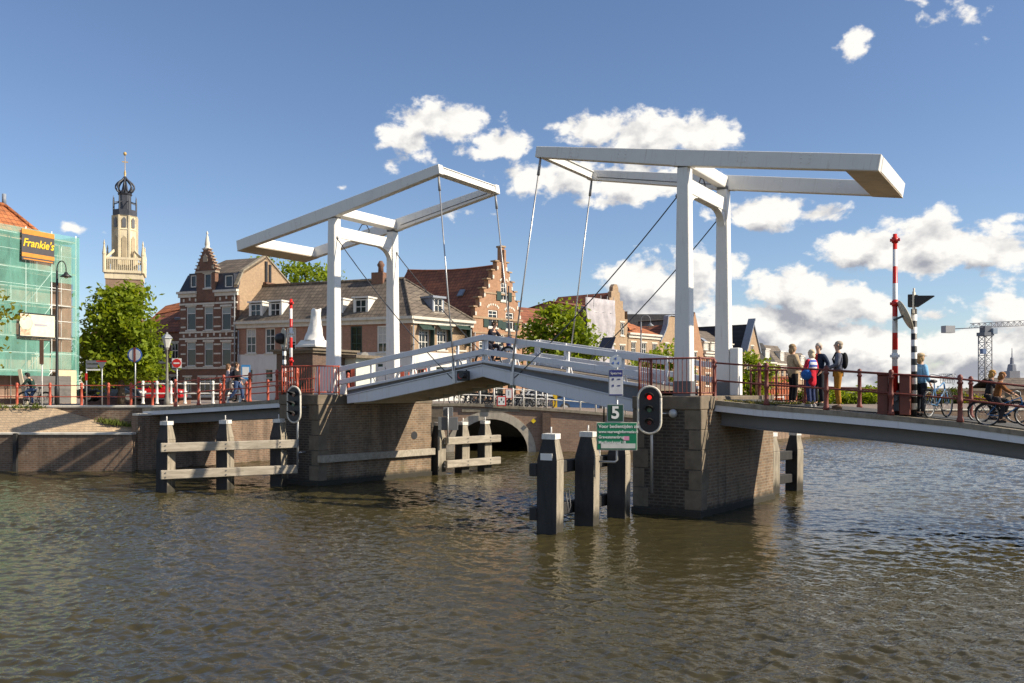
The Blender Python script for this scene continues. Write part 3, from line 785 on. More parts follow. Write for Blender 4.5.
railing('quay_railing', 'red post and rail fence along the street above the paved ramp', [Vector(((x-CX)/F*y, y, 2.6)) for x, y in qx], 1.05, (1.0, .5), M['redpaint'], rr=.02)
railing('footbridge_railing', 'white railing of the side canal behind the left approach span', [P(x, 400, 50.0)*1 for x in (143, 157, 171, 185, 199, 213, 228, 240)][:], 1.25, (1.15, .6), M['whiteframe'], r=.07, rr=.04)
for o in list(bpy.data.objects):
    if o.name == 'footbridge_railing': o.location.z = 2.6
# cages on the piers
bars('pier_railing', 'red barred railing round the near end of the left pier beside the left gate', [V(-1.6, -.3), V(-1.6, -.88), V(.28, -.88), V(.44, -.05)], ZD, 1.03, .118, M['redpaint'])
bars('pier_railing', 'oxblood barred railing round the near end of the right pier beside the right gate', [V(12.66, -.1), V(12.66, -.9), V(14.43, -.9), V(14.52, -.08)], ZD, 1.03, .118, M['railred'])
bars('pier_railing', 'oxblood barred railing on the road side behind the right gate', [V(14.55, 3.1), V(15.3, 3.2), V(16.2, 3.3)], 3.0, 1.0, .14, M['railred'])
bars('pier_railing', 'red barred railing on the far end of the left pier', [V(-1.0, 3.9), V(.2, 4.2), V(1.1, 4.2)], ZD, 1.0, .14, M['redpaint'])
for u, v, lab in ((.95, 2.9, 'low red gate post beside the rear left column'), (.75, .35, 'low red gate post beside the front left column')):
    o = MB().box(-.07, .07, -.05, .05, 0, .85).box(-.09, .09, -.07, .07, .85, .95).build('gate_post', M['redpaint']); o.location = V(u, v, ZD+.15); tag(o, lab, 'post')

# ================================================================= channel lights
M['lens_red'] = lamp('lit_red_lens', (1.0, .02, .012), .75)
M['lens_green'] = plain('dark_green_lens', (.01, .10, .05), .2, .1)
M['lens_dark'] = plain('dark_red_lens', (.14, .012, .012), .2, .1)
def channel_light(label, loc, ang, lit):
    root = thing('channel_signal', label, 'signal', loc, ang)
    w, h = .29, .62
    def stad(w, h, n=10):
        pts = []
        for k in range(n+1):
            a = math.pi*k/n; pts.append((w*math.cos(a), h-w+w*math.sin(a)))
        for k in range(n+1):
            a = math.pi+math.pi*k/n; pts.append((w*math.cos(a), -h+w+w*math.sin(a)))
        return pts
    m = MB(); sp_ = stad(w+.012, h+.012); m.path([(x, -.03, z) for x, z in sp_]+[(sp_[0][0], -.03, sp_[0][1])], .034, 6); m.build('rim', M['palestone'], root)
    m = MB(); m.xz(stad(w, h), -.035, .06); m.build('board', M['black'], root)
    for z, k in ((.34, 'lens_red' if lit else 'lens_dark'), (0, 'lens_green'), (-.34, 'lens_dark')):
        m = MB(); m.tube((0, -.07, z), (0, -.03, z), .06, n=16); m.build('lens', M[k], root)
        m = MB()
        for i in range(10):      # hood: open half sleeve above the lens
            a0 = math.pi*(-.05+1.1*i/10); a1 = math.pi*(-.05+1.1*(i+1)/10); L0 = .3*math.sin(max(.15, min(3, a0)))+.03; L1 = .3*math.sin(max(.15, min(3, a1)))+.03
            c0, s0, c1, s1 = math.cos(a0), math.sin(a0), math.cos(a1), math.sin(a1)
            for r_ in (.12,):
                m.prism([(r_*c0, -.036, z+r_*s0), (r_*c1, -.036, z+r_*s1), (r_*c1, -.036-L1, z+r_*s1), (r_*c0, -.036-L0, z+r_*s0)], (.006*c0, 0, .006*s0+.006))
        m.build('hood', M['black'], root)
    m = MB(); m.tube((.05, .1, -2.25), (.05, .1, .3), .04, n=8); m.build('pole', M['galv'], root)
    m = MB(); m.tube((.05, .1, -.1), (.05, .5, -.1), .03, n=6); m.tube((.05, .1, -1.7), (.05, .5, -1.7), .03, n=6); m.build('bracket', M['galv'], root)
    return root
channel_light('oval black channel signal with red lamp lit on the right pier', P(649.6, 410, 23.6), R(-14), True)
channel_light('oval black channel signal with dark lamps on the left pier', P(294.6, 404.6, 30.85), R(-30), False)
b = MB().ell((0, 0, 0), (.12, .06, .12)).tube((-.1, .05, 0), (-.5, .05, 0), .02, n=6).build('lamp_globe', M['galv']); b.location = P(673, 413.5, 23.62); tag(b, 'small round bulkhead lamp on the dark face of the right pier', 'lamp')

# ================================================================= timber fenders
def fender(label, posts, ang, ztops, planks, side, grp=None, pz=.42, extra=(.0, .0), w=.42, pang=None):
    x0, y0 = posts[0]; root = thing('timber_fender', label, 'fender', (x0, y0, 0), ang)
    ca, sa = math.cos(-ang), math.sin(-ang)
    loc = [((x-x0)*ca-(y-y0)*sa, (x-x0)*sa+(y-y0)*ca) for x, y in posts]
    h = w/2; pr_ = 0 if pang is None else pang-ang
    for (lx, ly), zt in zip(loc, ztops):
        RT = Matrix.Translation((lx, ly, 0)) @ Matrix.Rotation(pr_, 4, 'Z') @ Matrix.Translation((-lx, -ly, 0))
        def spin(m): m.v = [tuple(RT @ Vector(q)) for q in m.v]; return m
        m = MB(); m.box(lx-h, lx+h, ly-h, ly+h, -2, zt-.62); m.frustum(lx-h, lx+h, ly-h, ly+h, zt-.62, lx-h*.62, lx+h*.62, ly-h*.62, ly+h*.62, zt-.13)
        p = spin(m).build('pile', M['pilewood'], root, .022, 2); p.rotation_euler = (R(random.uniform(-.7, .7)), R(random.uniform(-.7, .7)), 0)
        m = MB(); e = .012
        m.box(lx-h-e, lx-h+.01, ly-h-e*.5, ly+h+e, -1.8, zt-.62)
        m.prism([(lx-h-e, ly-h-e*.5, zt-.62), (lx-h-e, ly+h+e, zt-.62), (lx-h*.62-e, ly+h*.62, zt-.13), (lx-h*.62-e, ly-h*.62, zt-.13)], (.02, 0, 0))
        spin(m).build('dark_facing', M['postblack'], p)  # near-black board on one face of each pile
        m = MB(); m.box(lx-h*.72, lx+h*.72, ly-h*.72, ly+h*.72, zt-.128, zt); m.tube((lx, ly, zt), (lx, ly, zt+.16), .02, n=6); spin(m).build('cap', M['cap'], p)
    y = (-h-.11) if side < 0 else (h+.11)*side
    xs = [p[0] for p in loc]; ys = loc[0][1], loc[-1][1]
    for zc in planks:
        m = MB(); m.bar((xs[0]-h-extra[0], ys[0]+y, zc), (xs[-1]+h+extra[1], ys[1]+y, zc), .2, .3)
        m.build('plank', M['wale'] if side < 0 else M['postblack'], root, .02)
        bt = MB()
        for bx in xs:
            for dz_ in (-.07, .07): bt.tube((bx-.06, ys[0]+y+(ys[1]-ys[0])*(bx-xs[0])/max(.01, xs[-1]-xs[0])-.125, zc+dz_), (bx-.06, ys[0]+y+(ys[1]-ys[0])*(bx-xs[0])/max(.01, xs[-1]-xs[0])-.09, zc+dz_), .022, n=6)
        bt.build('bolts', M['steeldark'], root)
    return root
fender('three weathered piles with two pale planks in front of the left approach span', [(-11.55, 29.2), (-9.85, 30.1), (-8.25, 31.0)], math.atan2(1.8, 3.3), (2.36, 2.36, 2.36), (1.5, .6), -1, extra=(0, .35), pang=R(72))
fender('three piles with two pale planks in the water beyond the left pier', [(-2.95, 35.2), (-2.05, 36.1), (-1.15, 37.0)], R(45), (2.1, 2.1, 2.1), (1.35, .42), -1, extra=(-.3, .35))
f3 = fender('three tall dark piles with white caps in front of the right pier, carrying the signboards', [(.92, 20.9), (1.90, 22.1), (2.86, 23.4)], R(65), (2.36, 2.36, 2.3), (1.5, .45), 1, extra=(.05, .0), w=.48)
m = MB(); m.bar((-.257, -.15, 1.82), (-.257, .15, 1.82), .16, .02, (1, 0, 0)); m.build('white_plate', M['whitesign'], f3)
m = MB(); m.box(2.75, 2.79, -.28, -.2, -.5, 2.1); m.build('tide_gauge', bands('tide_gauge_bands', [(-.5, (.7, .7, .68)), (.9, (.7, .7, .68)), (1.18, (.02, .02, .02)), (1.42, (.7, .7, .68)), (2.1, (.7, .7, .68))]), f3)
m = MB(); m.path([(.3, -.27, .95), (.33, -.33, .45), (.4, -.3, .42), (.47, -.33, .6), (.5, -.27, .98)], .018); m.build('chain', M['cable'], f3)
fender('two dark piles joined by short beams in the water behind the right pier', [(8.55, 28.9), (9.62, 29.8)], R(42), (2.0, 2.0), (1.2, .42), 0, extra=(-.1, -.1))

# ================================================================= signs
def text(name, body, size, mat, parent, loc, align='CENTER', bold=0.0, shear=0.0, sx=1.0, rot=(R(90), 0, 0), ext=.002):
    c = bpy.data.curves.new(name, 'FONT'); c.body = body; c.size = size; c.align_x = align; c.align_y = 'CENTER'; c.extrude = ext; c.offset = bold; c.shear = shear
    t = bpy.data.objects.new('tmp', c); COL.objects.link(t); bpy.context.view_layer.update()
    me = bpy.data.meshes.new_from_object(t.evaluated_get(bpy.context.evaluated_depsgraph_get())); me.name = name
    bpy.data.objects.remove(t); me.materials.clear(); me.materials.append(mat)
    o = bpy.data.objects.new(name, me); COL.objects.link(o); o.parent = parent; o.location = loc; o.rotation_euler = rot; o.scale = (sx, 1, 1)
    return o
def rect(m, x0, x1, z0, z1, y0=-.01, y1=.01): return m.box(x0, x1, y0, y1, z0, z1)
M['signgreen'] = plain('sign_green', (.0, .165, .075), .4, .04); M['signdark'] = plain('sign_dark_green', (.008, .055, .035), .4, .05)
Y0 = 21.7
sp0 = P(617, 462, Y0)
root = thing('sign_pole', 'bent grey pole fixed to the middle pile and carrying four signboards', 'pole', sp0)
k = Y0/F
m = MB(); m.path([(-17*k, .15, .0), (-2*k, 0, 0), (0, 0, .05), (0, 0, 107*k)], .03, 8); m.build('pole', M['galv'], root)
def board(name, label, cat, px0, py0, px1, py1, mat, Y, back=M['galv']):
    c = P((px0+px1)/2, (py0+py1)/2, Y); root = thing(name, label, cat, c, math.atan2(-c.x, c.y)*.4)
    w, h = (px1-px0)/2*Y/F, (py1-py0)/2*Y/F
    m = MB(); rect(m, -w, w, -h, h, -.012, .012); m.build('panel', mat, root, .004)
    m = MB(); rect(m, -w-.018, w+.018, -h-.018, h+.018, .002, .03); m.build('frame', back, root)
    return root, w, h
Yb = Y0-.06
root, w, h = board('information_board', 'wide green information board with five lines of lettering', 'sign', 597.4, 423, 636.5, 449.5, M['signgreen'], Yb, M['palestone'])
for i, s in enumerate(('Voor bedientijden zie', 'www.vaarweginformatie.nl', 'Gravestenenbrug', 'Marifoonkanaal 18')):
    text('lettering', s, .118 if i == 0 else .098, M['whitesign'], root, (-w+.03, -.018, h-.085-i*.132), 'LEFT', .0015, sx=.97 if i == 0 else .92)
m = MB(); rect(m, .16, .30, -.10, -.0, -.018, -.013); m.build('pink_sticker', plain('pink_sticker', (.62, .25, .38), .5), root)
m = MB(); rect(m, -w+.09, w-.03, -h+.03, -h+.15, -.018, -.013); st = m.build('pasted_strip', plain('pasted_strip', (.55, .55, .52), .5), root)
root, w, h = board('number_sign', 'dark green square sign with a white number 5', 'sign', 607.7, 405, 623, 421.2, M['signdark'], Yb)
text('lettering', '5', .42, M['whitesign'], root, (0, -.02, 0), bold=.012)
root, w, h = board('harbour_sign', 'pale sign with a dark blue heading band below the hexagonal plate', 'sign', 609.3, 370, 622.5, 395.5, plain('sign_pale', (.52, .53, .56), .5), Yb)
M['navy'] = plain('navy', (.02, .025, .16), .4)
m = MB(); rect(m, -w, w, h-.16, h, -.018, -.0125); m.build('heading_band', M['navy'], root)
m = MB(); rect(m, -w, w, -h, -h+.03, -.018, -.0125); m.build('foot_band', M['navy'], root)
text('lettering', 'Spaarne', .085, M['whitesign'], root, (0, -.021, h-.08))
m = MB()
for z in (.09, -.07):
    m.box(-.09, -.05, -.018, -.0125, z-.025, z+.025); m.box(.04, .11, -.018, -.0125, z-.012, z+.012)
m.build('symbol', M['navy'], root)
c = P(615.6, 361.5, Yb); root = thing('hexagonal_plate', 'pale hexagonal plate with blue marks at the top of the sign pole', 'sign', c)
m = MB(); m.xz([(.17*math.cos(R(90+60*i)), .17*math.sin(R(90+60*i))) for i in range(6)], -.012, .012); m.build('panel', plain('hex_grey', (.34, .39, .46), .4), root)
m = MB()
for a in (90, 210, 330):
    x, z = .075*math.cos(R(a)), .075*math.sin(R(a)); m.xz([(x+.04*math.cos(R(a+90+120*i)), z+.04*math.sin(R(a+90+120*i))) for i in range(3)], -.018, -.0125)
m.build('symbol', M['blue'], root)
# boards seen from behind on the far fender
c = P(448, 423.5, 34.9); root = thing('signboard_back', 'two grey signboards seen from behind on a pole at the far fender', 'sign', c)
k = 34.9/F
m = MB(); rect(m, -10*k, 10*k, -6.7*k, 6.5*k, -.02, .0); m.build('wide_panel', M['grey'], root, .01)
m = MB(); rect(m, -5*k, 5*k, 7*k, 16.5*k, -.02, .0); m.build('small_panel', M['grey'], root, .01)
m = MB(); m.tube((0, -.05, -20*k), (0, -.05, 16*k), .035, n=8); m.build('pole', M['galv'], root)
def plate_sign(name, label, px, pytop, pybase, Y, zb, shape, parts, r=.03, cat='traffic sign', ang=0, mat=None):
    """pole from the ground at zb up to row pytop; parts(root, top z) adds plates"""
    top = P(px, pytop, Y); root = thing(name, label, cat, (top.x, Y, zb), ang)
    m = MB(); m.tube((0, 0, 0), (0, 0, top.z-zb), r, n=8); m.build('pole', mat or M['galv'], root); parts(root, top.z-zb); return root
def disc(root, z, rad, mat, name='disc', y=-.04, t=.02, n=20, x=0):
    m = MB(); m.tube((x, y, z), (x, y+t, z), rad, n=n); return m.build(name, mat, root)
# no entry
def f(root, z):
    disc(root, z-.25, .21, M['red'], y=-.06); m = MB(); rect(m, -.14, .14, z-.285, z-.215, -.068, -.061); m.build('bar', M['whitesign'], root)
    m = MB(); rect(m, -.23, .23, z-.48, z-.02, -.036, -.03); m.build('backing_plate', M['whitesign'], root)
plate_sign('no_entry_sign', 'red no entry sign with white bar left of the tall brick house', 177, 358, 403, 42, 2.6, None, f)
def f(root, z):
    disc(root, z-.32, .33, M['blue'], 'rim', y=-.06); disc(root, z-.32, .27, plain('sign_back_pale', (.50, .52, .52), .5), y=-.072)
    m = MB(); rect(m, -.05, .05, z-.64, z+.02, -.09, -.074); m.build('clamp_strip', M['railred'], root)
plate_sign('round_sign', 'round sign with blue rim on a grey pole in front of the tree', 135.3, 348, 408, 40, 2.6, None, f)
def f(root, z):
    m = MB(); m.xz([(-.24, z), (.24, z), (0, z-.42)], -.05, -.03); m.build('triangle', M['grey'], root)
    m = MB(); m.xz([(-.26, z+.015), (.26, z+.015), (.24, z-.04), (-.24, z-.04)], -.056, -.051); m.build('edge', M['red'], root)
plate_sign('yield_sign', 'triangular give way sign seen from behind near the scaffold', 102, 361, 406, 42, 2.6, None, f)
def f(root, z):
    m = MB(); rect(m, 0, .62, z-.17, z-.02, -.04, -.02); m.build('arm', M['grey'], root); m = MB(); rect(m, 0, .55, z-.38, z-.22, -.04, -.02); m.build('arm', M['grey'], root)
    m = MB(); rect(m, .0, .68, z-.52, z-.44, -.04, -.02); m.build('arm', M['whitesign'], root); m = MB(); rect(m, -.05, .06, z-1.0, z-.65, -.05, -.035); m.build('sticker', M['red'], root)
plate_sign('direction_sign', 'signpost with three arms pointing right beside the scaffold', 86.5, 360, 407, 43, 2.6, None, f)
def f(root, z):
    m = MB(); rect(m, -.09, .09, z-1.05, z+.05, -.05, -.02); m.build('panel', plain('brown_panel', (.15, .08, .05), .6), root)
plate_sign('tall_narrow_sign', 'tall narrow brown sign on a white pole in front of the hoarding', 42, 341, 408, 39.6, 2.6, None, f, mat=M['whiteframe'])
def f(root, z):
    m = MB(); rect(m, -.22, .22, z-.72, z, -.05, -.02); m.build('frame', plain('blue_frame', (.04, .25, .55), .4), root)
    m = MB(); rect(m, -.17, .17, z-.62, z-.1, -.056, -.051); m.build('map_panel', M['whitesign'], root)
plate_sign('notice_board', 'white notice board in a bright blue frame beside the walking couple', 246, 365, 400, 44, 2.6, None, f)
def f(root, z): disc(root, z-.22, .22, M['palestone'], y=-.05); disc(root, z-.22, .2, M['whitesign'], 'plate', y=.0, t=.015)
plate_sign('round_sign', 'plain white round sign behind the left leaf railing', 365, 352, 392, 50, 2.6, None, f)
# signs on the arch bridge railing
c = P(501.5, 401, 47.75); root = thing('shipping_sign', 'red bordered white shipping sign hung low on the arch bridge railing', 'sign', c)
k = 47.75/F
m = MB(); rect(m, -4.6*k, 4.6*k, -5*k, 5*k); m.build('border', M['red'], root); m = MB(); rect(m, -3.5*k, 3.5*k, -4*k, 4*k, -.018, -.0125); m.build('panel', M['whitesign'], root)
m = MB(); m.box(-.03, .03, -.022, -.0185, .02, .14); m.box(-.15, -.09, -.022, -.0185, -.1, .0); m.box(.09, .15, -.022, -.0185, -.1, .0); m.build('symbol', M['black'], root)
c = P(508.7, 393.6, 47.8); root = thing('shipping_sign', 'white shipping sign with thin red border, higher on the arch bridge railing', 'sign', c)
m = MB(); rect(m, -3.6*k, 3.6*k, -4.9*k, 4.9*k); m.build('border', M['red'], root); m = MB(); rect(m, -3*k, 3*k, -4.3*k, 4.3*k, -.018, -.0125); m.build('panel', M['whitesign'], root)
m = MB(); m.box(-.02, .02, -.022, -.0185, -.1, .14); m.build('symbol', M['grey'], root)
c = P(533.5, 421, 48.0); m = MB(); m.xz([(-.14, 0), (0, -.14), (.14, 0), (0, .14)], 0, .02); o = m.build('diamond_sign', plain('sign_yellow', (.75, .55, .02), .4)); o.location = c; tag(o, 'small yellow diamond sign on the brick beside the arch', 'sign')

# ================================================================= barriers and warning posts
RD, WH, GY = (.60, .02, .015), (.72, .72, .72), (.45, .46, .48)
def boom(label, px, Y, zb, edges, ytop, clamps, r0=.075, r1=.05):
    kz = lambda py: H-(py-HY)/F*Y-zb
    root = thing('barrier_boom', label, 'barrier', ((px-CX)/F*Y, Y, zb), -TH)
    zs = sorted((kz(y), c) for y, c in edges)
    mat = bands('boom_bands', [(0, zs[0][1])]+zs[1:]+[(kz(ytop), zs[-1][1])])
    h = kz(ytop); m = MB(); m.tube((0, 0, .35), (0, 0, h), r0, r1, 12); b = m.build('boom', mat, root)
    for y in clamps:
        z = kz(y); m = MB(); m.box(-.115, .115, -.03, .03, z-.035, z+.035); m.tube((0, 0, z-.07), (0, 0, z+.07), r0*1.05, n=10); m.build('clamp', mat, root)
    m = MB(); m.tube((0, -.2, .42), (0, .2, .42), .09, n=10); m.box(-.1, .1, -.06, .06, .1, .6); m.build('pivot', M['steeldark'], root)
    return root
bq = at_deck(895, .28); zb = bq.z-.02
boom('upright red and white barrier boom on the right approach span', 895, bq.y, zb, [(410, RD), (367, RD), (366.5, WH), (350, RD), (333.5, WH), (317, RD), (300, WH), (284, WH), (283.9, RD), (267, WH), (250, RD)][:0] or
     [(420, RD), (366.5, WH), (350, RD), (333.5, WH), (317, RD), (300, WH), (284, RD), (267, WH), (250, RD)], 234, (240, 303.5, 356))
cab = thing('barrier_cabinet', 'oxblood painted cabinet of two steel plates around the foot of the right barrier boom', 'cabinet', (bq.x, bq.y, zb), -TH)
for x0, x1 in ((-.38, -.13), (.13, .38)):
    m = MB(); m.box(x0, x1, -.22, .3, 0, .98); m.box(x0-.01, x1+.01, -.23, .31, .98, 1.02); m.build('side_plate', plain('cabinet_red', (.16, .045, .03), .6, .2), cab, .015)
m = MB(); m.box(-.128, .128, .2, .28, 0, .8); m.build('back_plate', M['railred'], cab)
boom('upright red and white barrier boom beside the left gate', 291, 33.2, ZD, [(396, RD), (377, WH), (367, RD), (357.5, WH), (348, RD), (337.5, WH), (328, RD), (319, WH), (308.7, RD)], 299, (303, 333, 361), .065, .05)
bars('barrier_fence', 'low bright red barred fence around the foot of the left barrier boom', [V(-1.75, .95), V(-1.3, .75), V(-.75, .85)], ZD, .62, .075, M['redpaint'], .02)
def warnpost(label, px, Y, zb, ytop, bw, disc_px, side):
    root = thing('warning_light', label, 'warning light', ((px-CX)/F*Y, Y, zb), -TH)
    h = H-(ytop-HY)/F*Y-zb; n = int(h/bw); st = []
    for i in range(n+1): st.append((i*bw, (.015, .015, .016) if i % 2 == 0 else (.72, .72, .70)))
    for i in range(0, len(st), 28): pass
    t = NT('black_white_bands'); c = t.n('ShaderNodeTexCoord'); sp = t.n('ShaderNodeSeparateXYZ'); t.l(c.outputs['Object'], sp.inputs[0])
    q = t.math('FRACT', t.math('DIVIDE', sp.outputs[2], 2*bw)); t.color(t.ramp(q, [(0, (.015, .015, .016)), (.5, (.72, .72, .70))], 'CONSTANT')); t.set(Roughness=.45)
    m = MB(); m.tube((0, 0, 0), (0, 0, h), .07, n=12); m.build('post', t.m, root)
    return root, h
wq = at_deck(914, .3); root, h = warnpost('black and white banded post with black warning lamps on the right approach span', 914, wq.y, wq.z, 309, .157, None, 1)
m = MB(); m.box(-.02, .02, -.14, .14, h-.12, h+.42); m.tube((0, 0, h), (0, 0, h+.52), .025, n=6); m.build('backing_board', M['palestone'], root)
m = MB(); m.box(-.13, -.022, -.11, .11, h+.05, h+.36); m.box(.022, .1, -.11, .11, h+.05, h+.34); m.build('lamp_box', M['black'], root, .01)
m = MB(); m.prism([(.1, -.1, h+.32), (.46, -.1, h+.30), (.1, -.1, h+.06)], (0, .2, 0)); m.build('hood', M['black'], root)
cc = P(905.5, 315, wq.y)
d = thing('signal_disc', 'tilted pale oval disc fixed between the right boom and the banded post', 'signal disc', cc, -TH)
m = MB(); prof = [(0.0, -.06), (.2, -.055), (.36, -.03), (.40, 0), (.38, .015), (.2, -.02), (0.01, -.03)]; m.lathe(prof, 24); o = m.build('dish', plain('old_cream_paint', (.52, .47, .36), .6, .2, 6, dirt=(.2, .15, .1)), d)
d.rotation_euler = (R(0), R(66), -TH+R(18))
m = MB(); m.tube((0, 0, -.05), (0, 0, -.3), .03, n=8); m.build('arm', M['steeldark'], d)
root, h = warnpost('black and white banded post with a black warning lamp beside the left gate', 284.3, 33.4, ZD, 344, .165, None, -1)
m = MB(); m.tube((-.05, 0, h+.2), (-.02, 0, h+.2), .42, n=24); o = m.build('backing_disc', plain('old_cream_disc', (.50, .46, .38), .6, .15, 6), root)
o.rotation_euler = (0, 0, R(62)); 
m = MB(); m.lathe([(.20, 0), (.22, .12), (.17, .26), (.06, .32)], 14); o = m.build('lamp_head', M['black'], root); o.location = (-.02, -.04, h+.2); o.rotation_euler = (R(90), 0, R(-20))

# ================================================================= street lamps
def hook_lamp(label, px, pytop, Y, zb, reach=.5, mat=None):
    mat = mat or M['black']; top = P(px, pytop, Y); root = thing('street_lamp', label, 'street lamp', (top.x, Y, zb)); h = top.z-zb
    m = MB(); m.lathe([(.11, 0), (.11, .9), (.075, 1.0), (.06, 2.5), (.045, h-.45)], 10); m.build('post', mat, root)
    pts = [(0, 0, h-.5)]+[(reach/2-reach/2*math.cos(a), 0, h-.35+.35*math.sin(a)) for a in [math.pi*i/8 for i in range(9)]]+[(reach, 0, h-.5)]
    m = MB(); m.path(pts, .025, 6); m.build('arm', mat, root)
    m = MB(); m.lathe([(.0, .22), (.06, .2), (.10, .12), (.26, .0), (.25, -.02), (.02, .01)], 14, (reach, 0, h-.72)); m.build('lamp_shade', mat, root)
    m = MB(); m.ell((reach, 0, h-.74), (.09, .09, .07)); m.build('bulb', M['palestone'], root)
hook_lamp('tall black street lamp with hooked arm in front of the scaffold', 57, 261, 40.5, 2.6, .42)
hook_lamp('slim grey street lamp with hooked arm behind the right leaf', 641, 315, 58, 2.0, .62, M['grey'])
def lantern(label, px, pytop, Y, zb):
    top = P(px, pytop, Y); root = thing('street_lantern', label, 'street lamp', (top.x, Y, zb)); h = top.z-zb
    m = MB(); m.lathe([(.13, 0), (.13, .3), (.08, .5), (.07, 1.2), (.09, 1.25), (.06, 1.35), (.045, h-.85), (.09, h-.8), (.04, h-.76)], 10); m.build('post', plain('lamp_post_grey', (.20, .19, .16), .6), root)
    m = MB(); m.lathe([(.10, h-.74), (.22, h-.30)], 6, sm=False); m.build('glass', plain('lamp_glass', (.55, .55, .52), .3), root)
    m = MB(); m.lathe([(.26, h-.30), (.24, h-.26), (.14, h-.14), (.05, h-.08), (.05, h-.03), (.01, h)], 6, sm=False); m.build('cap', M['galv'], root)
lantern('old fashioned street lantern beside the no entry sign', 167, 332, 41.5, 2.6)
# lamp post with a blue lantern behind the crown of the bridge
top = P(508.6, 286, 56); root = thing('lamp_mast', 'thin dark mast with a small blue fitting behind the crown of the bridge', 'mast', (top.x, 56, 2.3))
m = MB(); m.tube((0, 0, 0), (0, 0, top.z-2.3), .06, .045, 8); m.build('mast', M['black'], root)
m = MB(); z = P(0, 341, 56).z-2.3; m.lathe([(.05, z-.4), (.16, z-.3), (.2, z+.1), (.06, z+.3)], 8); m.build('fitting', M['navy'], root)
# solar panel on a pole
c = P(606, 345, 30.5); root = thing('solar_panel', 'dark tilted solar panel on a pole above the right leaf railing', 'solar panel', c)
m = MB(); m.prism([(-.36, -.0, -.30), (.14, 0, -.28), (.38, .3, .30), (-.08, .3, .28)], (.0, .03, -.02)); m.build('panel', plain('solar_cells', (.012, .014, .025), .15), root)
m = MB(); m.tube((-.05, .2, -.1), (-.05, .2, -3.0), .03, n=8); m.build('pole', M['black'], root)
# ================================================================= houses
from mathutils.geometry import tessellate_polygon
M['brickA'] = brick('red_brown_brick', (.215, .088, .050), (.13, .06, .038), (.22, .17, .13), .22, .075, .008, (.06, .03, .02), .35)
M['brickB'] = brick('rose_brick', (.40, .20, .13), (.33, .16, .105), (.30, .22, .17), .22, .075, .008, (.14, .08, .06), .3)
M['brickTan'] = brick('tan_brick', (.39, .265, .16), (.31, .205, .125), (.36, .29, .2), .22, .075, .008, (.2, .13, .08), .35)
M['brickC'] = brick('orange_brick', (.40, .20, .105), (.31, .15, .08), (.36, .27, .19), .22, .075, .008, (.15, .08, .05), .3)
M['brickDark'] = brick('dark_brown_brick', (.13, .075, .05), (.09, .055, .04), (.15, .12, .1), .22, .075, .008, (.04, .03, .02), .3)
M['tileGrey'] = tiles('grey_brown_tiles', (.135, .11, .088), (.20, .165, .13), .34)
M['tileRed'] = tiles('red_brown_tiles', (.25, .083, .042), (.34, .125, .06), .34)
M['tileOrange'] = tiles('orange_tiles', (.42, .135, .045), (.50, .18, .065), .34)
M['tileBlack'] = tiles('black_glazed_tiles', (.022, .022, .026), (.035, .034, .038), .34)
M['curtain'] = plain('net_curtain', (.5, .5, .47), .9, .2, 9)

def wall_poly(m, outer, holes=(), thick=.3, reveal=.16, y=0.0):
    """upright wall in the local xz plane with rectangular or free holes, reveals and thickness"""
    hp = [h if len(h) > 4 or isinstance(h[0], tuple) else [(h[0], h[2]), (h[1], h[2]), (h[1], h[3]), (h[0], h[3])] for h in holes]
    loops = [[Vector((x, z, 0)) for x, z in outer]]+[[Vector((x, z, 0)) for x, z in h] for h in hp]
    flat = [p for l in loops for p in l]
    tris = tessellate_polygon(loops)
    m.add([(p.x, y, p.y) for p in flat], [tuple(t) for t in tris])
    n = len(outer)
    vs = [(x, y, z) for x, z in outer]+[(x, y+thick, z) for x, z in outer]
    m.add(vs, [(i, (i+1) % n, n+(i+1) % n, n+i) for i in range(n)])
    m.add([(x, y+thick, z) for x, z in outer], [tuple(t) for t in tessellate_polygon([[Vector((x, z, 0)) for x, z in outer]])])
    for h in hp:
        k = len(h); vs = [(x, y, z) for x, z in h]+[(x, y+reveal, z) for x, z in h]
        m.add(vs, [(i, (i+1) % k, k+(i+1) % k, k+i) for i in range(k)])
    return m
def xf(m, mat):
    if mat is not None: m.v = [tuple(mat @ Vector(p)) for p in m.v]
    return m

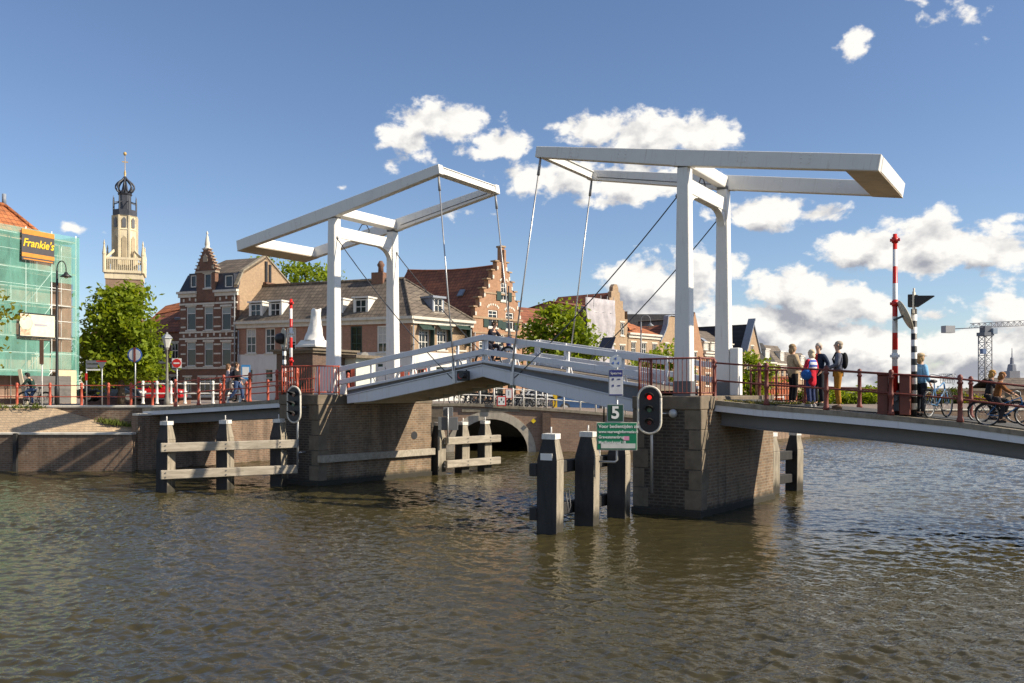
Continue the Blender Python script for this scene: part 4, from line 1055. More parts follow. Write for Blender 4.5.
class House:
    def __init__(s, name, label, P0, P1, zb, cat='house', group=None, depth=7.0):
        s.P0 = Vector((P0[0], P0[1], 0)); d = Vector((P1[0]-P0[0], P1[1]-P0[1], 0)); s.L = d.length; s.d = d.normalized()
        s.b = Vector((-s.d.y, s.d.x, 0)); s.zb = zb; s.D = depth
        s.root = thing(name, label, cat, (P0[0], P0[1], zb), math.atan2(s.d.y, s.d.x), group); s.mat = None; s.org = s.P0
    def face2(s, Q0, Q1):
        """second facade: returns a House-like frame sharing the root"""
        o = House.__new__(House); o.P0 = Vector((Q0[0], Q0[1], 0)); d = Vector((Q1[0]-Q0[0], Q1[1]-Q0[1], 0)); o.L = d.length; o.d = d.normalized()
        o.b = Vector((-o.d.y, o.d.x, 0)); o.zb = s.zb; o.root = s.root; o.D = s.D
        a0 = math.atan2(s.d.y, s.d.x); a1 = math.atan2(o.d.y, o.d.x); rel = o.P0-s.P0
        o.mat = Matrix.Translation(Vector((rel.dot(s.d), rel.dot(s.b), 0))) @ Matrix.Rotation(a1-a0, 4, 'Z'); return o
    def x(s, px):
        n = (px-CX)/F; return (n*s.P0.y-s.P0.x)/(s.d.x-n*s.d.y)
    def z(s, px, py):
        Y = s.P0.y+s.d.y*s.x(px); return H-(py-HY)/F*Y-s.zb
    def rect(s, x0, y0, x1, y1):
        xm = (x0+x1)/2; return (s.x(x0), s.x(x1), s.z(xm, y1), s.z(xm, y0))
    def part(s, name, m, mat, parent=None, bevel=0):
        return xf(m, s.mat).build(name, mat, parent or s.root, bevel)
    def window(s, r, nx=2, bars=(.62,), frame=None, y=.0, fw=.075, sill=True, curtain=0.0, head=None, blind=None):
        x0, x1, z0, z1 = r; frame = frame or M['whiteframe']; m = MB(); a, b = y+.05, y+.13
        m.box(x0, x0+fw, a, b, z0, z1).box(x1-fw, x1, a, b, z0, z1).box(x0+fw, x1-fw, a, b, z0, z0+fw).box(x0+fw, x1-fw, a, b, z1-fw, z1)
        for i in range(1, nx):
            xx = x0+(x1-x0)*i/nx; m.box(xx-.022, xx+.022, a+.015, b-.01, z0+fw, z1-fw)
        for t in bars:
            zz = z0+(z1-z0)*t; m.box(x0+fw, x1-fw, a+.01, b-.006, zz-.026, zz+.026)
        w = s.part('window', m, frame)
        m = MB(); m.quad((x0+fw, y+.11, z0+fw), (x1-fw, y+.11, z0+fw), (x1-fw, y+.11, z1-fw), (x0+fw, y+.11, z1-fw)); s.part('pane', m, M['glass'], w)
        if curtain:
            m = MB(); m.box(x0+fw, x1-fw, y+.098, y+.104, z1-fw-(z1-z0)*curtain, z1-fw); s.part('curtain', m, blind or M['curtain'], w)
        if sill:
            m = MB(); m.box(x0-.08, x1+.08, y-.07, y+.05, z0-.12, z0-.002); s.part('sill', m, M['palestone'], w)
        if head:
            m = MB(); m.box(x0-.12, x1+.12, y-.035, y+.05, z1+.002, z1+head); s.part('lintel', m, M['palestone'], w)
        return w
    def shutters(s, r, w, mat, z0=None, z1=None):
        for x0, x1 in ((r[0]-w-.02, r[0]-.02), (r[1]+.02, r[1]+w+.02)):
            m = MB(); m.box(x0, x1, -.07, -.01, z0 if z0 is not None else r[2], z1 if z1 is not None else r[3]); s.part('shutter', m, mat)
    def cornice(s, x0, x1, z0, z1, out=.25, mat=None):
        m = MB(); m.box(x0, x1, -out*.45, .04, z0, z0+(z1-z0)*.6); m.box(x0-.05, x1+.05, -out, .04, z0+(z1-z0)*.6+.002, z1); return s.part('cornice', m, mat or M['palestone'])
    def shell(s, mat, z1, side=None):
        """side and back walls"""
        m = MB(); L, D = s.L, s.D; m.quad((0, .01, 0), (0, D, 0), (0, D, z1), (0, .01, z1)); m.quad((L, .01, 0), (L, D, 0), (L, D, z1), (L, .01, z1)); m.quad((0, D, 0), (L, D, 0), (L, D, z1), (0, D, z1))
        return s.part('side_walls', m, mat)
def chimney(parent, x, y, z0, z1, w=.55, d=.45, mat=None):
    m = MB(); m.box(x-w/2, x+w/2, y-d/2, y+d/2, z0, z1); m.box(x-w/2-.05, x+w/2+.05, y-d/2-.05, y+d/2+.05, z1, z1+.1)
    m.tube((x-.1, y, z1+.1), (x-.1, y, z1+.4), .09, n=8); m.tube((x+.12, y, z1+.1), (x+.12, y, z1+.35), .09, n=8)
    return m.build('chimney', mat or M['brickA'], parent)

# ---- A: tall brown house with the ornate dormer gable
A = House('tall_brick_house', 'tall red brown brick house with white stone bands and an ornate pointed dormer gable', (-26.45, 69.72), (-21.25, 67.62), 2.6, depth=7.2)
L = A.L; ze = A.z(208, 296); zc = A.z(208, 291)
W1 = [A.rect(a, 306.5, b, 330) for a, b in ((186.6, 195.6), (204.2, 213), (221.6, 230.8))]
W2 = [A.rect(a, 342, b, 366) for a, b in ((186.6, 195.6), (204.2, 213), (221.6, 230.8))]
W3 = [A.rect(a, 377, b, 396) for a, b in ((184, 191), (199, 215), (219, 225), (229, 235))]
m = MB(); wall_poly(m, [(0, 0), (L, 0), (L, ze), (0, ze)], W1+W2+W3); A.part('front_wall', m, M['brickA'])
for r in W1+W2: A.window(r, 1, (.70,), fw=.065, head=.16, curtain=.26, blind=plain('pale_green_blind', (.33, .38, .36), .8))
for i, r in enumerate(W3): A.window(r, 2 if i != 1 else 3, (.75,), frame=M['whiteframe'], head=.12)
m = MB()
for r in W1+W2:
    pass
zs = sorted({round(r[2]+(r[3]-r[2])*t, 3) for r in (W1[0], W2[0]) for t in (.12, .5, .88)})
xs = [0]+[v for r in W1 for v in (r[0], r[1])]+[L]
for zz in zs:
    for i in range(0, len(xs), 2):
        if xs[i+1]-xs[i] > .2: m.box(xs[i]+.09, xs[i+1]-.09, -.03, .05, zz-.06, zz+.06)
for zz in (A.z(208, 368), A.z(208, 338.5), A.z(208, 332), A.z(208, 303.5)): m.box(-.02, L+.02, -.07, .05, zz-.07, zz+.07)
A.part('stone_bands', m, M['palestone'])
for zz in (A.z(208, 335.5), A.z(208, 299.5)):
    for i in range(9):
        x = .4+i*(L-.8)/8; m = MB(); m.box(x-.07, x+.07, -.05, .04, zz-.12+(.1 if i % 2 else 0), zz+.12+(.1 if i % 2 else 0)); A.part('stone_block', m, M['palestone'])
gx0, gx1 = A.x(197), A.x(215.5); gm = (gx0+gx1)/2
A.cornice(-.1, gx0, ze-.05, zc+.02, .28); A.cornice(gx1, L+.1, ze-.05, zc+.02, .28)
zg = A.z(206, 271); zt = A.z(207, 248)
dw = A.rect(204.6, 273.5, 211.6, 288)
out = [(gx0, ze-.4), (gx1, ze-.4), (gx1, zg)]
nst = 7
for i in range(nst):
    h0 = zg+(zt-zg)*i/nst; w = (gx1-gx0)/2*1.12*(1-i/nst)+.12*(i/nst)
    out += [(gm+w, h0+.02), (gm+w, zg+(zt-zg)*(i+.62)/nst)]
out2 = [(2*gm-x, z) for x, z in reversed(out[3:])]
m = MB(); wall_poly(m, out+out2+[(gx0, zg)], [dw], thick=.4); xf(m, Matrix.Translation((0, -.06, 0))); A.part('dormer_gable', m, M['brickA'])
A.window(dw, 1, (), y=-.06, head=.12)
M['sandtrim'] = plain('worn_trim', (.36, .29, .22), .8, .25, 3)
m = MB()
for i in range(nst):
    w = (gx1-gx0)/2*1.12*(1-i/nst)+.12*(i/nst); h1 = zg+(zt-zg)*(i+.62)/nst
    for sg in (-1, 1): m.box(gm+sg*w-.09, gm+sg*w+.09, -.10, .36, h1, h1+.07)
m.xz([(gm-.22, zg+.7), (gm+.22, zg+.7), (gm+.22, zg+1.1), (gm, zg+1.35), (gm-.22, zg+1.1)], -.12, -.05)
m.box(gx0-.1, gx1+.1, -.13, .36, zg-.14, zg); m.box(gx0+.1, gx0+.3, -.1, -.05, zg+.15, zg+.4); m.box(gx1-.3, gx1-.1, -.1, -.05, zg+.15, zg+.4)
A.part('gable_trim', m, M['sandtrim'])
m = MB(); m.lathe([(.22, zt-.15), (.28, zt+.02), (.16, zt+.1), (.2, zt+.3), (.10, zt+.9), (.04, zt+1.05), (.09, zt+1.2), (.02, zt+1.35)], 10, (gm, .12, 0)); A.part('finial', m, M['palestone'])
# mansard slope, upper roof, gable side wall
zm = A.z(237, 272.5)+.1; zr = 14.15-2.6
m = MB(); m.slab([(-.05, -.06, zc+.03), (L+.05, -.06, zc+.03), (L-.05, .55, zm), (.30, .55, zm)], .15); A.part('mansard_slope', m, M['slate'])
m = MB(); m.slab([(.35, .72, zm+.03), (L, .72, zm+.03), (L, 3.5, zr), (1.6, 3.5, zr)], .15); m.slab([(L, 3.5, zr), (1.6, 3.5, zr), (.3, 7.2, 9.4), (L, 7.2, 9.4)], .15); m.slab([(.35, .72, zm+.03), (1.6, 3.5, zr), (.3, 7.2, 9.4)], .12); A.part('roof', m, M['tileGrey'])
for a, b in ((190.5, 196.2), (224.8, 232.6)):
    x0, x1 = A.x(a), A.x(b); z0, z1 = A.z(a, 287.5), A.z(a, 275.5)
    m = MB(); m.box(x0-.12, x1+.12, -.02, .8, z1, z1+.14); m.box(x0-.12, x0, -.0, .8, z0, z1); m.box(x1, x1+.12, 0, .8, z0, z1); A.part('roof_dormer', m, M['slate'])
    A.window((x0, x1, z0, z1), 1, (), y=-.02, sill=False)
m = MB(); pts = [(.0, 0), (7.2, 0), (7.2, 9.4), (3.5, zr+.1), (.72, zm+.1), (.0, zc+.3)]
m.prism([(L-.32, y, z) for y, z in pts], (.32, 0, 0)); A.part('gable_wall', m, M['brickTan'])
m = MB(); m.quad((0, .01, 0), (0, 7.2, 0), (0, 7.2, 9.4), (0, .01, zc)); m.quad((0, 7.2, 0), (L, 7.2, 0), (L, 7.2, 9.4), (0, 7.2, 9.4)); A.part('side_walls', m, M['brickA'])
m = MB()
for a, b in zip(pts[2:], pts[3:]): m.bar((L-.1, a[0], a[1]+.05), (L-.1, b[0], b[1]+.05), .34, .12)
A.part('gable_coping', m, M['concrete'])
m = MB(); m.box(L-.5, L+.28, 3.2, 4.6, 7.6, 9.35); m.box(L-.55, L+.33, 3.15, 4.65, 9.35, 9.5); c = A.part('chimney', m, M['brickA'])
m = MB(); m.box(L-.28, L+.1, 3.35, 3.62, 9.5, 11.2); m.box(L-.28, L+.1, 3.85, 4.1, 9.5, 11.0); A.part('flue', m, M['black'], c)

# ---- small house between the tree and house A
Z = House('small_brick_house', 'narrow dark brick house with a bright orange roof half hidden by the tree', (-31.6, 73.5), (-26.6, 71.5), 2.6, depth=6)
L = Z.L; ze = Z.z(166, 332)
Wz = [Z.rect(a, 343, b, 362) for a, b in ((158, 165), (171, 178))]+[Z.rect(157, 378, 166, 398), Z.rect(169, 376, 178, 401)]
m = MB(); wall_poly(m, [(0, 0), (L, 0), (L, ze), (0, ze)], Wz); Z.part('front_wall', m, M['brickA'])
for r in Wz: Z.window(r, 2, (.6,), head=.14)
m = MB(); m.box(0, L, -.1, .05, Z.z(166, 371), Z.z(166, 369)); Z.part('stone_bands', m, M['palestone'])
zr = Z.z(175, 306)+.3
m = MB(); m.slab([(-.2, -.2, ze), (L, -.2, ze), (L, 2.4, zr), (-.2, 2.4, zr-.7)], .14); Z.part('lower_roof', m, M['tileRed'])
m = MB(); m.slab([(-.2, 2.35, zr-.66), (L, 2.35, zr+.04), (L, 3.6, zr+1.0), (-.2, 3.6, zr+.2)], .14); m.slab([(-.2, 3.6, zr+.2), (L, 3.6, zr+1.0), (L, 6, ze), (-.2, 6, ze)], .14); Z.part('roof', m, M['tileOrange'])
r = Z.rect(165, 312.5, 171, 319.5); m = MB(); m.bar((r[0], 1.25, r[2]), (r[0]+.9, 1.25, r[2]), .1, .6, (0, -.6, .8)); Z.part('skylight', m, M['lead'])
Z.shell(M['brickA'], ze)

# ---- B: long corner house, brick over a white plastered ground floor
B = House('corner_house', 'long corner house, rose brick over white plaster, with dormers in a grey tiled roof', (-21.2, 67.6), (-7.16, 62.0), 2.6, depth=6.6)
L = B.L; zp = B.z(300, 353.5); ze = B.z(300, 326)
wins = [(246, 256), (265, 275), (286.5, 296), (308, 318), (331, 342), (350.5, 362), (377, 388)]
Wb = [B.rect(a, 328.5-(a-246)*.022, b, 353.5-(a-246)*.006) for a, b in wins]
Wg = [B.rect(a, 369, b, 383) for a, b in ((246, 253), (265, 273))]+[B.rect(285, 369, 294, 397), B.rect(351, 367, 361.5, 388), B.rect(378, 364, 383, 380), B.rect(393, 364, 399, 381)]
wall = [(0, zp), (L, zp), (L, ze), (0, ze)]
m = MB(); wall_poly(m, wall, [r for r in Wb]); B.part('brick_wall', m, M['brickB'])
m = MB(); wall_poly(m, [(0, 0), (L, 0), (L, zp-.003), (0, zp-.003)], Wg); xf(m, Matrix.Translation((0, -.03, 0))); B.part('plaster_wall', m, M['plaster'])
for i, r in enumerate(Wb):
    B.window(r, 2, (.36, .68), frame=M['greenframe'] if i in (5,) else M['whiteframe'], curtain=(.3, 0, .5, .15, .35, 0, .6)[i], fw=.10)
for r in Wg: B.window(r, 1, (.35,), y=-.03, frame=M['greenframe'] if r[0] > 8 else M['whiteframe'])
zc = B.z(300, 320)
B.cornice(-.05, L+.25, ze-.05, zc, .38)
B2 = B.face2((-7.16, 62.0), (-3.1, 66.6)); L2 = B2.L
Wb2 = [B2.rect(a, 325.5, b, 350) for a, b in ((418.8, 429.2), (437, 447), (455.5, 465.5))]
Wg2 = [B2.rect(a, 367, b, 396) for a, b in ((417, 424), (436, 447), (457, 464))]
m = MB(); wall_poly(m, [(0, zp), (L2, zp), (L2, ze), (0, ze)], Wb2); B2.part('brick_wall', m, M['brickTan'])
m = MB(); wall_poly(m, [(0, 0), (L2, 0), (L2, zp-.003), (0, zp-.003)], Wg2); xf(m, Matrix.Translation((0, -.03, 0))); B2.part('plaster_wall', m, M['plaster'])
for r in Wb2:
    B2.window(r, 3, (.33, .66), curtain=.2, fw=.1)
    m = MB(); m.prism([(r[0]-.1, -.02, r[3]+.12), (r[0]-.1, -.5, r[3]-.25), (r[0]-.1, -.5, r[3]-.32), (r[0]-.1, -.02, r[3]+.02)], (r[1]-r[0]+.2, 0, 0)); m.box(r[1]+.1, r[1]+.16, -.4, -.01, r[2]+.3, r[3]); B2.part('awning', m, M['greenframe'])
for r in Wg2: B2.window(r, 2, (.7,), y=-.03, frame=M['greenframe'])
B2.cornice(-.02, L2+.1, ze-.05, zc, .38)
# roof with a hipped end over the short facade
P0, P1, P2, P3 = B.P0, B.P0+B.d*L, Vector((-3.1, 66.6, 0)), Vector((-18.7, 73.9, 0))
def loc(p, z): q = Vector((p[0], p[1], 0))-B.P0; return Vector((q.dot(B.d), q.dot(B.b), z-2.6))
zE = zc+2.6-.02; R1 = loc(B.P0+B.b*3.1, 11.75); R2 = loc((-8.12, 65.7), 11.75)
oh = .3
E0, E1, E2, E3 = loc(P0-B.b*oh, zE), loc(P1-B.b*oh+B.d*.2, zE), loc(P2+B2.d*.1-B2.b*oh, zE), loc(P3, zE)
m = MB(); m.slab([E0, E1, R2, R1], .16); m.slab([E1, E2, R2], .16); m.slab([E2, E3, R1, R2], .16); roofB = B.part('roof', m, M['tileGrey'])
m = MB(); m.path([R1+Vector((0, 0, .04)), R2+Vector((0, 0, .04))], .11, 6); m.path([R2+Vector((0, 0, .02)), E1+Vector((0, 0, .03))], .1, 6); m.path([R2, E2+Vector((0, 0, .03))], .1, 6); m.build('ridge_tiles', M['tileGrey'], roofB)
for a, b, y0, y1 in ((248.5, 259, 303.5, 317.5), (268.5, 278.5, 302.5, 317), (331, 340, 300.5, 315), (353.5, 365, 299, 314)):
    r = B.rect(a, y0, b, y1); sl_ = (R1.z-zE+2.6)/3.4
    x0, x1, z0, z1 = r; yf = max(.05, (z0-(zE-2.6))/sl_*.6); yb = yf+(z1-z0)/sl_+.35
    m = MB(); m.box(x0-.14, x0-.002, yf, yb, z0-.1, z1+.08); m.box(x1+.002, x1+.14, yf, yb, z0-.1, z1+.08); m.box(x0-.22, x1+.22, yf-.12, yb+.3, z1+.082, z1+.2)
    d = B.part('dormer', m, M['whiteframe']); w = B.window((x0, x1, z0, z1), 2, (.5,), y=yf-.04, fw=.08); w.parent = d; 
m = MB(); r = B2.rect(437, 298, 445.5, 312.5); m.box(r[0]-.14, r[0], .3, 1.9, r[2]-.1, r[3]); m.box(r[1], r[1]+.14, .3, 1.9, r[2]-.1, r[3]); m.box(r[0]-.24, r[1]+.24, .15, 2.1, r[3]+.002, r[3]+.16)
d = B2.part('dormer', m, M['lead']); w = B2.window(r, 2, (.5,), y=.26); w.parent = d
m = MB(); m.quad(loc(P0, 2.6), loc(P3, 2.6), loc(P3, zE), loc(P0, zE)); m.quad(loc(P2, 2.6), loc(P3, 2.6), loc(P3, zE), loc(P2, zE)); B.part('side_walls', m, M['brickTan'])
m = MB(); q = loc(B.P0+B.d*(B.x(352)+.5)+B.b*3.1, 11.6); m.box(q.x-.5, q.x+.5, q.y-.4, q.y+.4, q.z-.5, q.z+.7); m.lathe([(.22, q.z+.7), (.2, q.z+1.1), (.3, q.z+1.3), (.12, q.z+1.6)], 10, (q.x+.1, q.y, 0)); B.part('chimney', m, M['brickA'])

# ---- C: stepped gable
C_ = House('stepped_gable_house', 'orange brick house with a stepped gable, dark green shutters and a long red tiled roof', (-3.0, 66.72), (.82, 71.05), 2.6, depth=11.2)
L = C_.L; GX = L*.6; zs0 = C_.z(474, 316.5); zs1 = C_.z(500, 262); ztop = C_.z(503, 247.5)
n = 6; out = [(0, 0), (L, 0), (L, zs0)]
stp = []
for i in range(n):
    w = L/2-.22-(L/2-.22-.60)*i/(n-1); zz0 = zs0+(zs1-zs0)*i/n; zz1 = zs0+(zs1-zs0)*(i+1)/n; stp.append((w, zz0, zz1))
out = [(0, 0), (L, 0), (L, zs0)]
for w, a, b in stp: out += [(GX+w*.8, a), (GX+w*.8, b)]
pw = .17; out += [(GX+pw, stp[-1][2]), (GX+pw, ztop), (GX-pw, ztop)]+[(GX-pw, stp[-1][2])]
for w, a, b in reversed(stp): out += [(GX-w*1.2, b), (GX-w*1.2, a)]
out += [(0, zs0)]
# drop duplicates
o2 = []
for p in out:
    if not o2 or (abs(p[0]-o2[-1][0])+abs(p[1]-o2[-1][1])) > 1e-5: o2.append(p)
Wc = [C_.rect(488.2, 310, 497.6, 327.5), C_.rect(505.6, 312.5, 513.6, 330)]; Wa = [C_.rect(500.8, 283, 507, 301)]
Wl = [C_.rect(495, 340, 503.6, 352), C_.rect(479, 341, 488, 354)]; Wd = [C_.rect(478, 362, 488, 396), C_.rect(495, 364, 503, 396), C_.rect(509, 366, 516, 396)]
m = MB(); wall_poly(m, o2, Wc+Wa+Wl+Wd, thick=.45); C_.part('gable_wall', m, M['brickC'])
for r in Wc+Wa+Wl: C_.window(r, 2, (.45, .75), fw=.1)
for r in Wd: C_.window(r, 2, (.7,), frame=M['greenframe'])
for r in Wc: C_.shutters(r, .52, M['greenframe'], r[2], r[2]+(r[3]-r[2])*.45)
C_.shutters(Wa[0], .5, M['greenframe'], Wa[0][2], Wa[0][2]+(Wa[0][3]-Wa[0][2])*.5)
m = MB()
for w, a, b in stp:
    for sg in (-1, 1): mm = MB(); mm.box(GX+sg*w*(1.2 if sg < 0 else .8)-.22, GX+sg*w*(1.2 if sg < 0 else .8)+.22, -.06, .5, b-.002, b+.10); C_.part('step_coping', mm, M['brickTan'])
m.box(GX-pw-.08, GX+pw+.08, -.08, .52, ztop, ztop+.14)
m.box(-.02, L+.02, -.06, .02, zs0-.1, zs0+.06); m.box(0, L, -.05, .02, C_.z(500, 334)-.06, C_.z(500, 334)+.06)
m.box(stp[2][0]*-1.2+GX, stp[2][0]*.8+GX, -.05, .02, stp[2][2]-.35, stp[2][2]-.23)
C_.part('gable_trim', m, M['brickTan'])
m = MB()
for r in Wc+Wa+Wl:
    nb = 6
    for i in range(nb+1):
        a = math.pi*(.12+.76*i/nb); cx = (r[0]+r[1])/2; rr = (r[1]-r[0])*.62; x = cx+rr*math.cos(a); z = r[3]+.02+rr*.5*math.sin(a)
        m = MB(); m.box(x-.07, x+.07, -.03, .05, z, z+.16); C_.part('stone_block', m, M['palestone'])
for w, a, b in stp:
    for sg in (-1, 1): m = MB(); m.box(GX+sg*w*(1.2 if sg < 0 else .8)-.16 if sg > 0 else GX-w*1.2, GX+w*.8 if sg > 0 else GX-w*1.2+.16, -.03, .03, a+.12, a+.40); C_.part('stone_block', m, M['palestone'])
m = MB(); m.box(GX-.10, GX+.10, -.22, -.002, stp[3][2], ztop-.2); C_.part('pilaster', m, M['brickC'])
zr = C_.z(500, 263)+.02; D = 11.2; ze = zs0-.35
def rz(t): return -.22*math.sin(math.pi*t)
for sg in (-1, 1):
    m = MB(); N = 6
    for i in range(N):
        y0, y1 = .4+(D-.4)*i/N, .4+(D-.4)*(i+1)/N; e = 0 if sg < 0 else L
        m.slab([(e, y0, ze), (e, y1, ze), (GX, y1, zr+.55*y1/D+rz(y1/D)), (GX, y0, zr+.55*y0/D+rz(y0/D))], .16)
    C_.part('roof', m, tiles('red_brown_tiles_flank', (.27, .09, .044), (.36, .135, .064), .34, 'y') if sg < 0 else M['tileRed'])
m = MB(); y = 2.9; t = .50; px_, pz = GX*(1-t), ze+(zr-ze)*(1-t); m.bar((px_-.06, y-.28, pz+.1), (px_-.06, y+.28, pz+.1), .65, .12, (-(zr-ze), 0, GX)); C_.part('skylight', m, M['lead'])
C_.shell(M['brickC'], ze)

# ---- quay row to the right of the tree; t runs along the quay line
def Q(t, back=0): return (.85+.664*t-.747*back, 71.1+.747*t+.664*back)
ROW = 'houses along the far quay'
def simple_house(name, label, t0, t1, zb, ye, yr, wall, roofm, winrows, depth=7, gable=None, frame=None, cornice=True, back=0, roofrun=3.2, xm=None):
    h = House(name, label, Q(t0, back), Q(t1, back), zb, group=None, depth=depth); L = h.L
    xm = xm or (CX+F*(h.P0+h.d*L/2).x/(h.P0+h.d*L/2).y); ze = h.z(xm, ye); zr = h.z(xm, yr)
    ws = []
    for n, y0, y1, wd in winrows:
        for i in range(n):
            c = L*(i+.5)/n; ws.append((c-wd/2, c+wd/2, h.z(xm, y1), h.z(xm, y0)))
    m = MB()
    if gable is None:
        wall_poly(m, [(0, 0), (L, 0), (L, ze), (0, ze)], ws); h.part('front_wall', m, wall)
        m = MB(); m.slab([(-.05, -.15, ze), (L+.05, -.15, ze), (L+.05, roofrun, zr), (-.05, roofrun, zr)], .15); m.slab([(-.05, roofrun, zr), (L+.05, roofrun, zr), (L+.05, depth, ze), (-.05, depth, ze)], .15); h.part('roof', m, roofm)
        m = MB(); m.prism([(0, .05, ze), (0, roofrun, zr-.15), (0, depth-.05, ze)], (.25, 0, 0)); m.prism([(L-.25, .05, ze), (L-.25, roofrun, zr-.15), (L-.25, depth-.05, ze)], (.25, 0, 0)); h.part('gable_ends', m, wall)
        if cornice: h.cornice(-.02, L+.02, ze-.45, ze+.02, .3)
    else:
        wall_poly(m, gable(h, L, ze, zr), ws, thick=.4); h.part('gable_wall', m, wall)
        for sg in (0, 1):
            e = 0 if sg == 0 else L; m = MB(); m.slab([(e, .35, ze), (e, depth, ze), (L/2, depth, zr-.35), (L/2, .35, zr-.35)], .15); h.part('roof', m, roofm)
    for r in ws: h.window(r, 2, (.5,), head=.14, frame=frame)
    h.shell(wall, ze); return h, ze, zr
# behind the tree
simple_house('brick_house', 'brick house with a low red roof half hidden behind the middle tree', .1, 7.4, 2.5, 326, 305, M['brickC'], M['tileRed'], [(4, 338, 350, 1.0), (4, 360, 376, 1.05)])
h, ze, zr = simple_house('brick_house', 'house wrapped in white scaffold sheeting beside the slim neck gable', 7.5, 11.5, 2.3, 308, 300, M['brickC'], M['tileRed'], [(2, 320, 334, .9), (2, 346, 358, .9)])
def sheet():
    L = h.L; m = MB(); nx, nz = 14, 12; z0, z1 = 2.2, ze+.75
    vs = []; 
    for j in range(nz+1):
        for i in range(nx+1):
            x = -.2+(L+.3)*i/nx; z = z0+(z1-z0)*j/nz; vs.append((x, -1.0+.07*math.sin(i*1.7+j*.6)+.05*math.sin(j*1.3), z))
    fs = [(j*(nx+1)+i, j*(nx+1)+i+1, (j+1)*(nx+1)+i+1, (j+1)*(nx+1)+i) for j in range(nz) for i in range(nx)]
    m.add(vs, fs, True)
    vs2 = [(x, -.1-.9*(1-k/3), z) for k in range(0)]
    root = thing('scaffold_sheeting', 'white scaffold sheeting hung over a house front behind the right leaf', 'sheeting', h.root.location.copy(), h.root.rotation_euler.z)
    t = NT('white_sheet'); n_ = t.noise(1.5, t.coord(), 5, .7); t.color(t.ramp(n_, [(.3, (.30, .285, .31)), (.7, (.47, .45, .475))])); t.set(Roughness=.9); t.bump(n_, .5, .08)
    o = m.build('sheet', t.m, root, recalc=False)
    so_ = o.modifiers.new('Solid', 'SOLIDIFY'); so_.thickness = .02
    p = MB()
    for i in range(5): p.tube((L*i/4, -.95, 0), (L*i/4, -.95, z1+.3), .03, n=6)
    for z in (2, 4, 6, 8): p.tube((0, -.94, z), (L, -.94, z), .025, n=6)
    p.build('scaffold_tubes', M['galv'], root)
sheet()
def neck(h, L, ze, zr):
    z = lambda py: h.z(614, py); c = L*.42
    return [(0, 0), (L, 0), (L, z(318)), (L*.86, z(318)), (L*.86, z(309)), (L*.78, z(309)), (L*.78, z(300)), (c+.72, z(300)), (c+.72, z(292)), (c+.5, z(291)), (c+.44, z(287)), (c+.25, z(284)), (c-.15, z(284)), (c-.42, z(287)), (c-.44, z(291)), (c-.66, z(292)), (c-.66, z(298)), (c-.95, z(298)), (c-.95, z(308)), (0, z(308))]
simple_house('neck_gable_house', 'slim tan brick house with a tall stepped neck gable next to the white sheeting', 11.7, 15.1, 2.2, 310, 288, M['brickTan'], M['tileRed'], [(2, 322, 335, .62), (2, 345, 356, .8), (2, 364, 378, .8)], gable=neck)
h, ze, zr = simple_house('cornice_house', 'tan brick house with a white cornice and an orange roof between two gables', 15.2, 20.7, 2.2, 334, 321, M['brickTan'], M['tileOrange'], [(3, 343, 355, .78), (3, 364, 379, .9)])
m = MB(); m.slab([(.0, -.2, ze+.3), (2.0, .4, ze+.55), (1.2, 1.4, ze+1.5), (0, 1.0, ze+1.6)], .12); h.part('side_roof', m, M['tileOrange'])
def bell(h, L, ze, zr):
    z = lambda py: h.z(670, py); o = [(0, 0), (L, 0), (L, z(343))]
    R_ = [(.98, 341), (.90, 337), (.80, 331), (.735, 325), (.71, 317), (.60, 315.5)]
    o += [(L*a, z(b)) for a, b in R_]+[(L*(1-a), z(b)) for a, b in reversed(R_)]+[(0, z(343))]; return o
h, ze, zr = simple_house('bell_gable_house', 'tan brick house with a curved bell gable left of the front right column', 20.8, 25.6, 2.2, 340, 321, M['brickTan'], M['tileRed'], [(2, 344, 355, .75), (2, 365, 380, .9)], gable=bell)
m = MB(); pts = bell(h, h.L, ze, zr)[2:]
for a, b in zip(pts, pts[1:]): m.bar((a[0], .15, a[1]+.03), (b[0], .15, b[1]+.03), .55, .1)
h.part('gable_coping', m, M['lead'])
def spike(h, L, ze, zr): return [(0, 0), (L, 0), (L, ze), (L*.5, zr+.2), (0, ze)]
simple_house('pointed_gable_house', 'narrow brick house with a steep pointed gable seen between the two right columns', 25.8, 29.4, 2.2, 352, 314, M['brickC'], M['tileGrey'], [(1, 352, 362, .8), (1, 370, 383, .9)], gable=spike)
h, ze, zr = simple_house('grey_roof_house', 'house with a grey brown roof and rooflights seen between the right columns', 29.5, 37.6, 2.2, 353, 328, M['brickC'], M['tileGrey'], [(5, 358, 368, .8), (5, 374, 386, .9)], roofrun=4.2)
for x, t in ((.9, .55), (1.9, .3), (3.6, .5)):
    m = MB(); z = ze+(zr-ze)*t; y = -.1+4.2*t; m.bar((x-.35, y, z+.08), (x+.35, y, z+.08), .1, .9, (0, 4.2, zr-ze)); h.part('rooflight', m, M['lead'])
for x in (.7, 2.2, 4.4, 6.2):
    m = MB(); m.box(x-.5, x+.5, .15, 1.3, ze, ze+1.0); m.box(x-.6, x+.6, 0, 1.4, ze+1.0, ze+1.12); d = h.part('dormer', m, M['palestone']); w = h.window((x-.38, x+.38, ze+.2, ze+.9), 2, (), y=.06, sill=False); w.parent = d
m = MB(); m.box(1.3, 1.7, 3.8, 4.4, zr-.3, zr+.6); h.part('chimney', m, M['brickA'])
h, ze, zr = simple_house('dark_roof_house', 'brick house with steep dark roof and broad grey gable verge right of the rear column', 38.6, 42.7, 2.2, 352, 321, M['brickTan'], M['tileBlack'], [(1, 346, 353, .7), (2, 364, 376, .8)], gable=spike, depth=11)
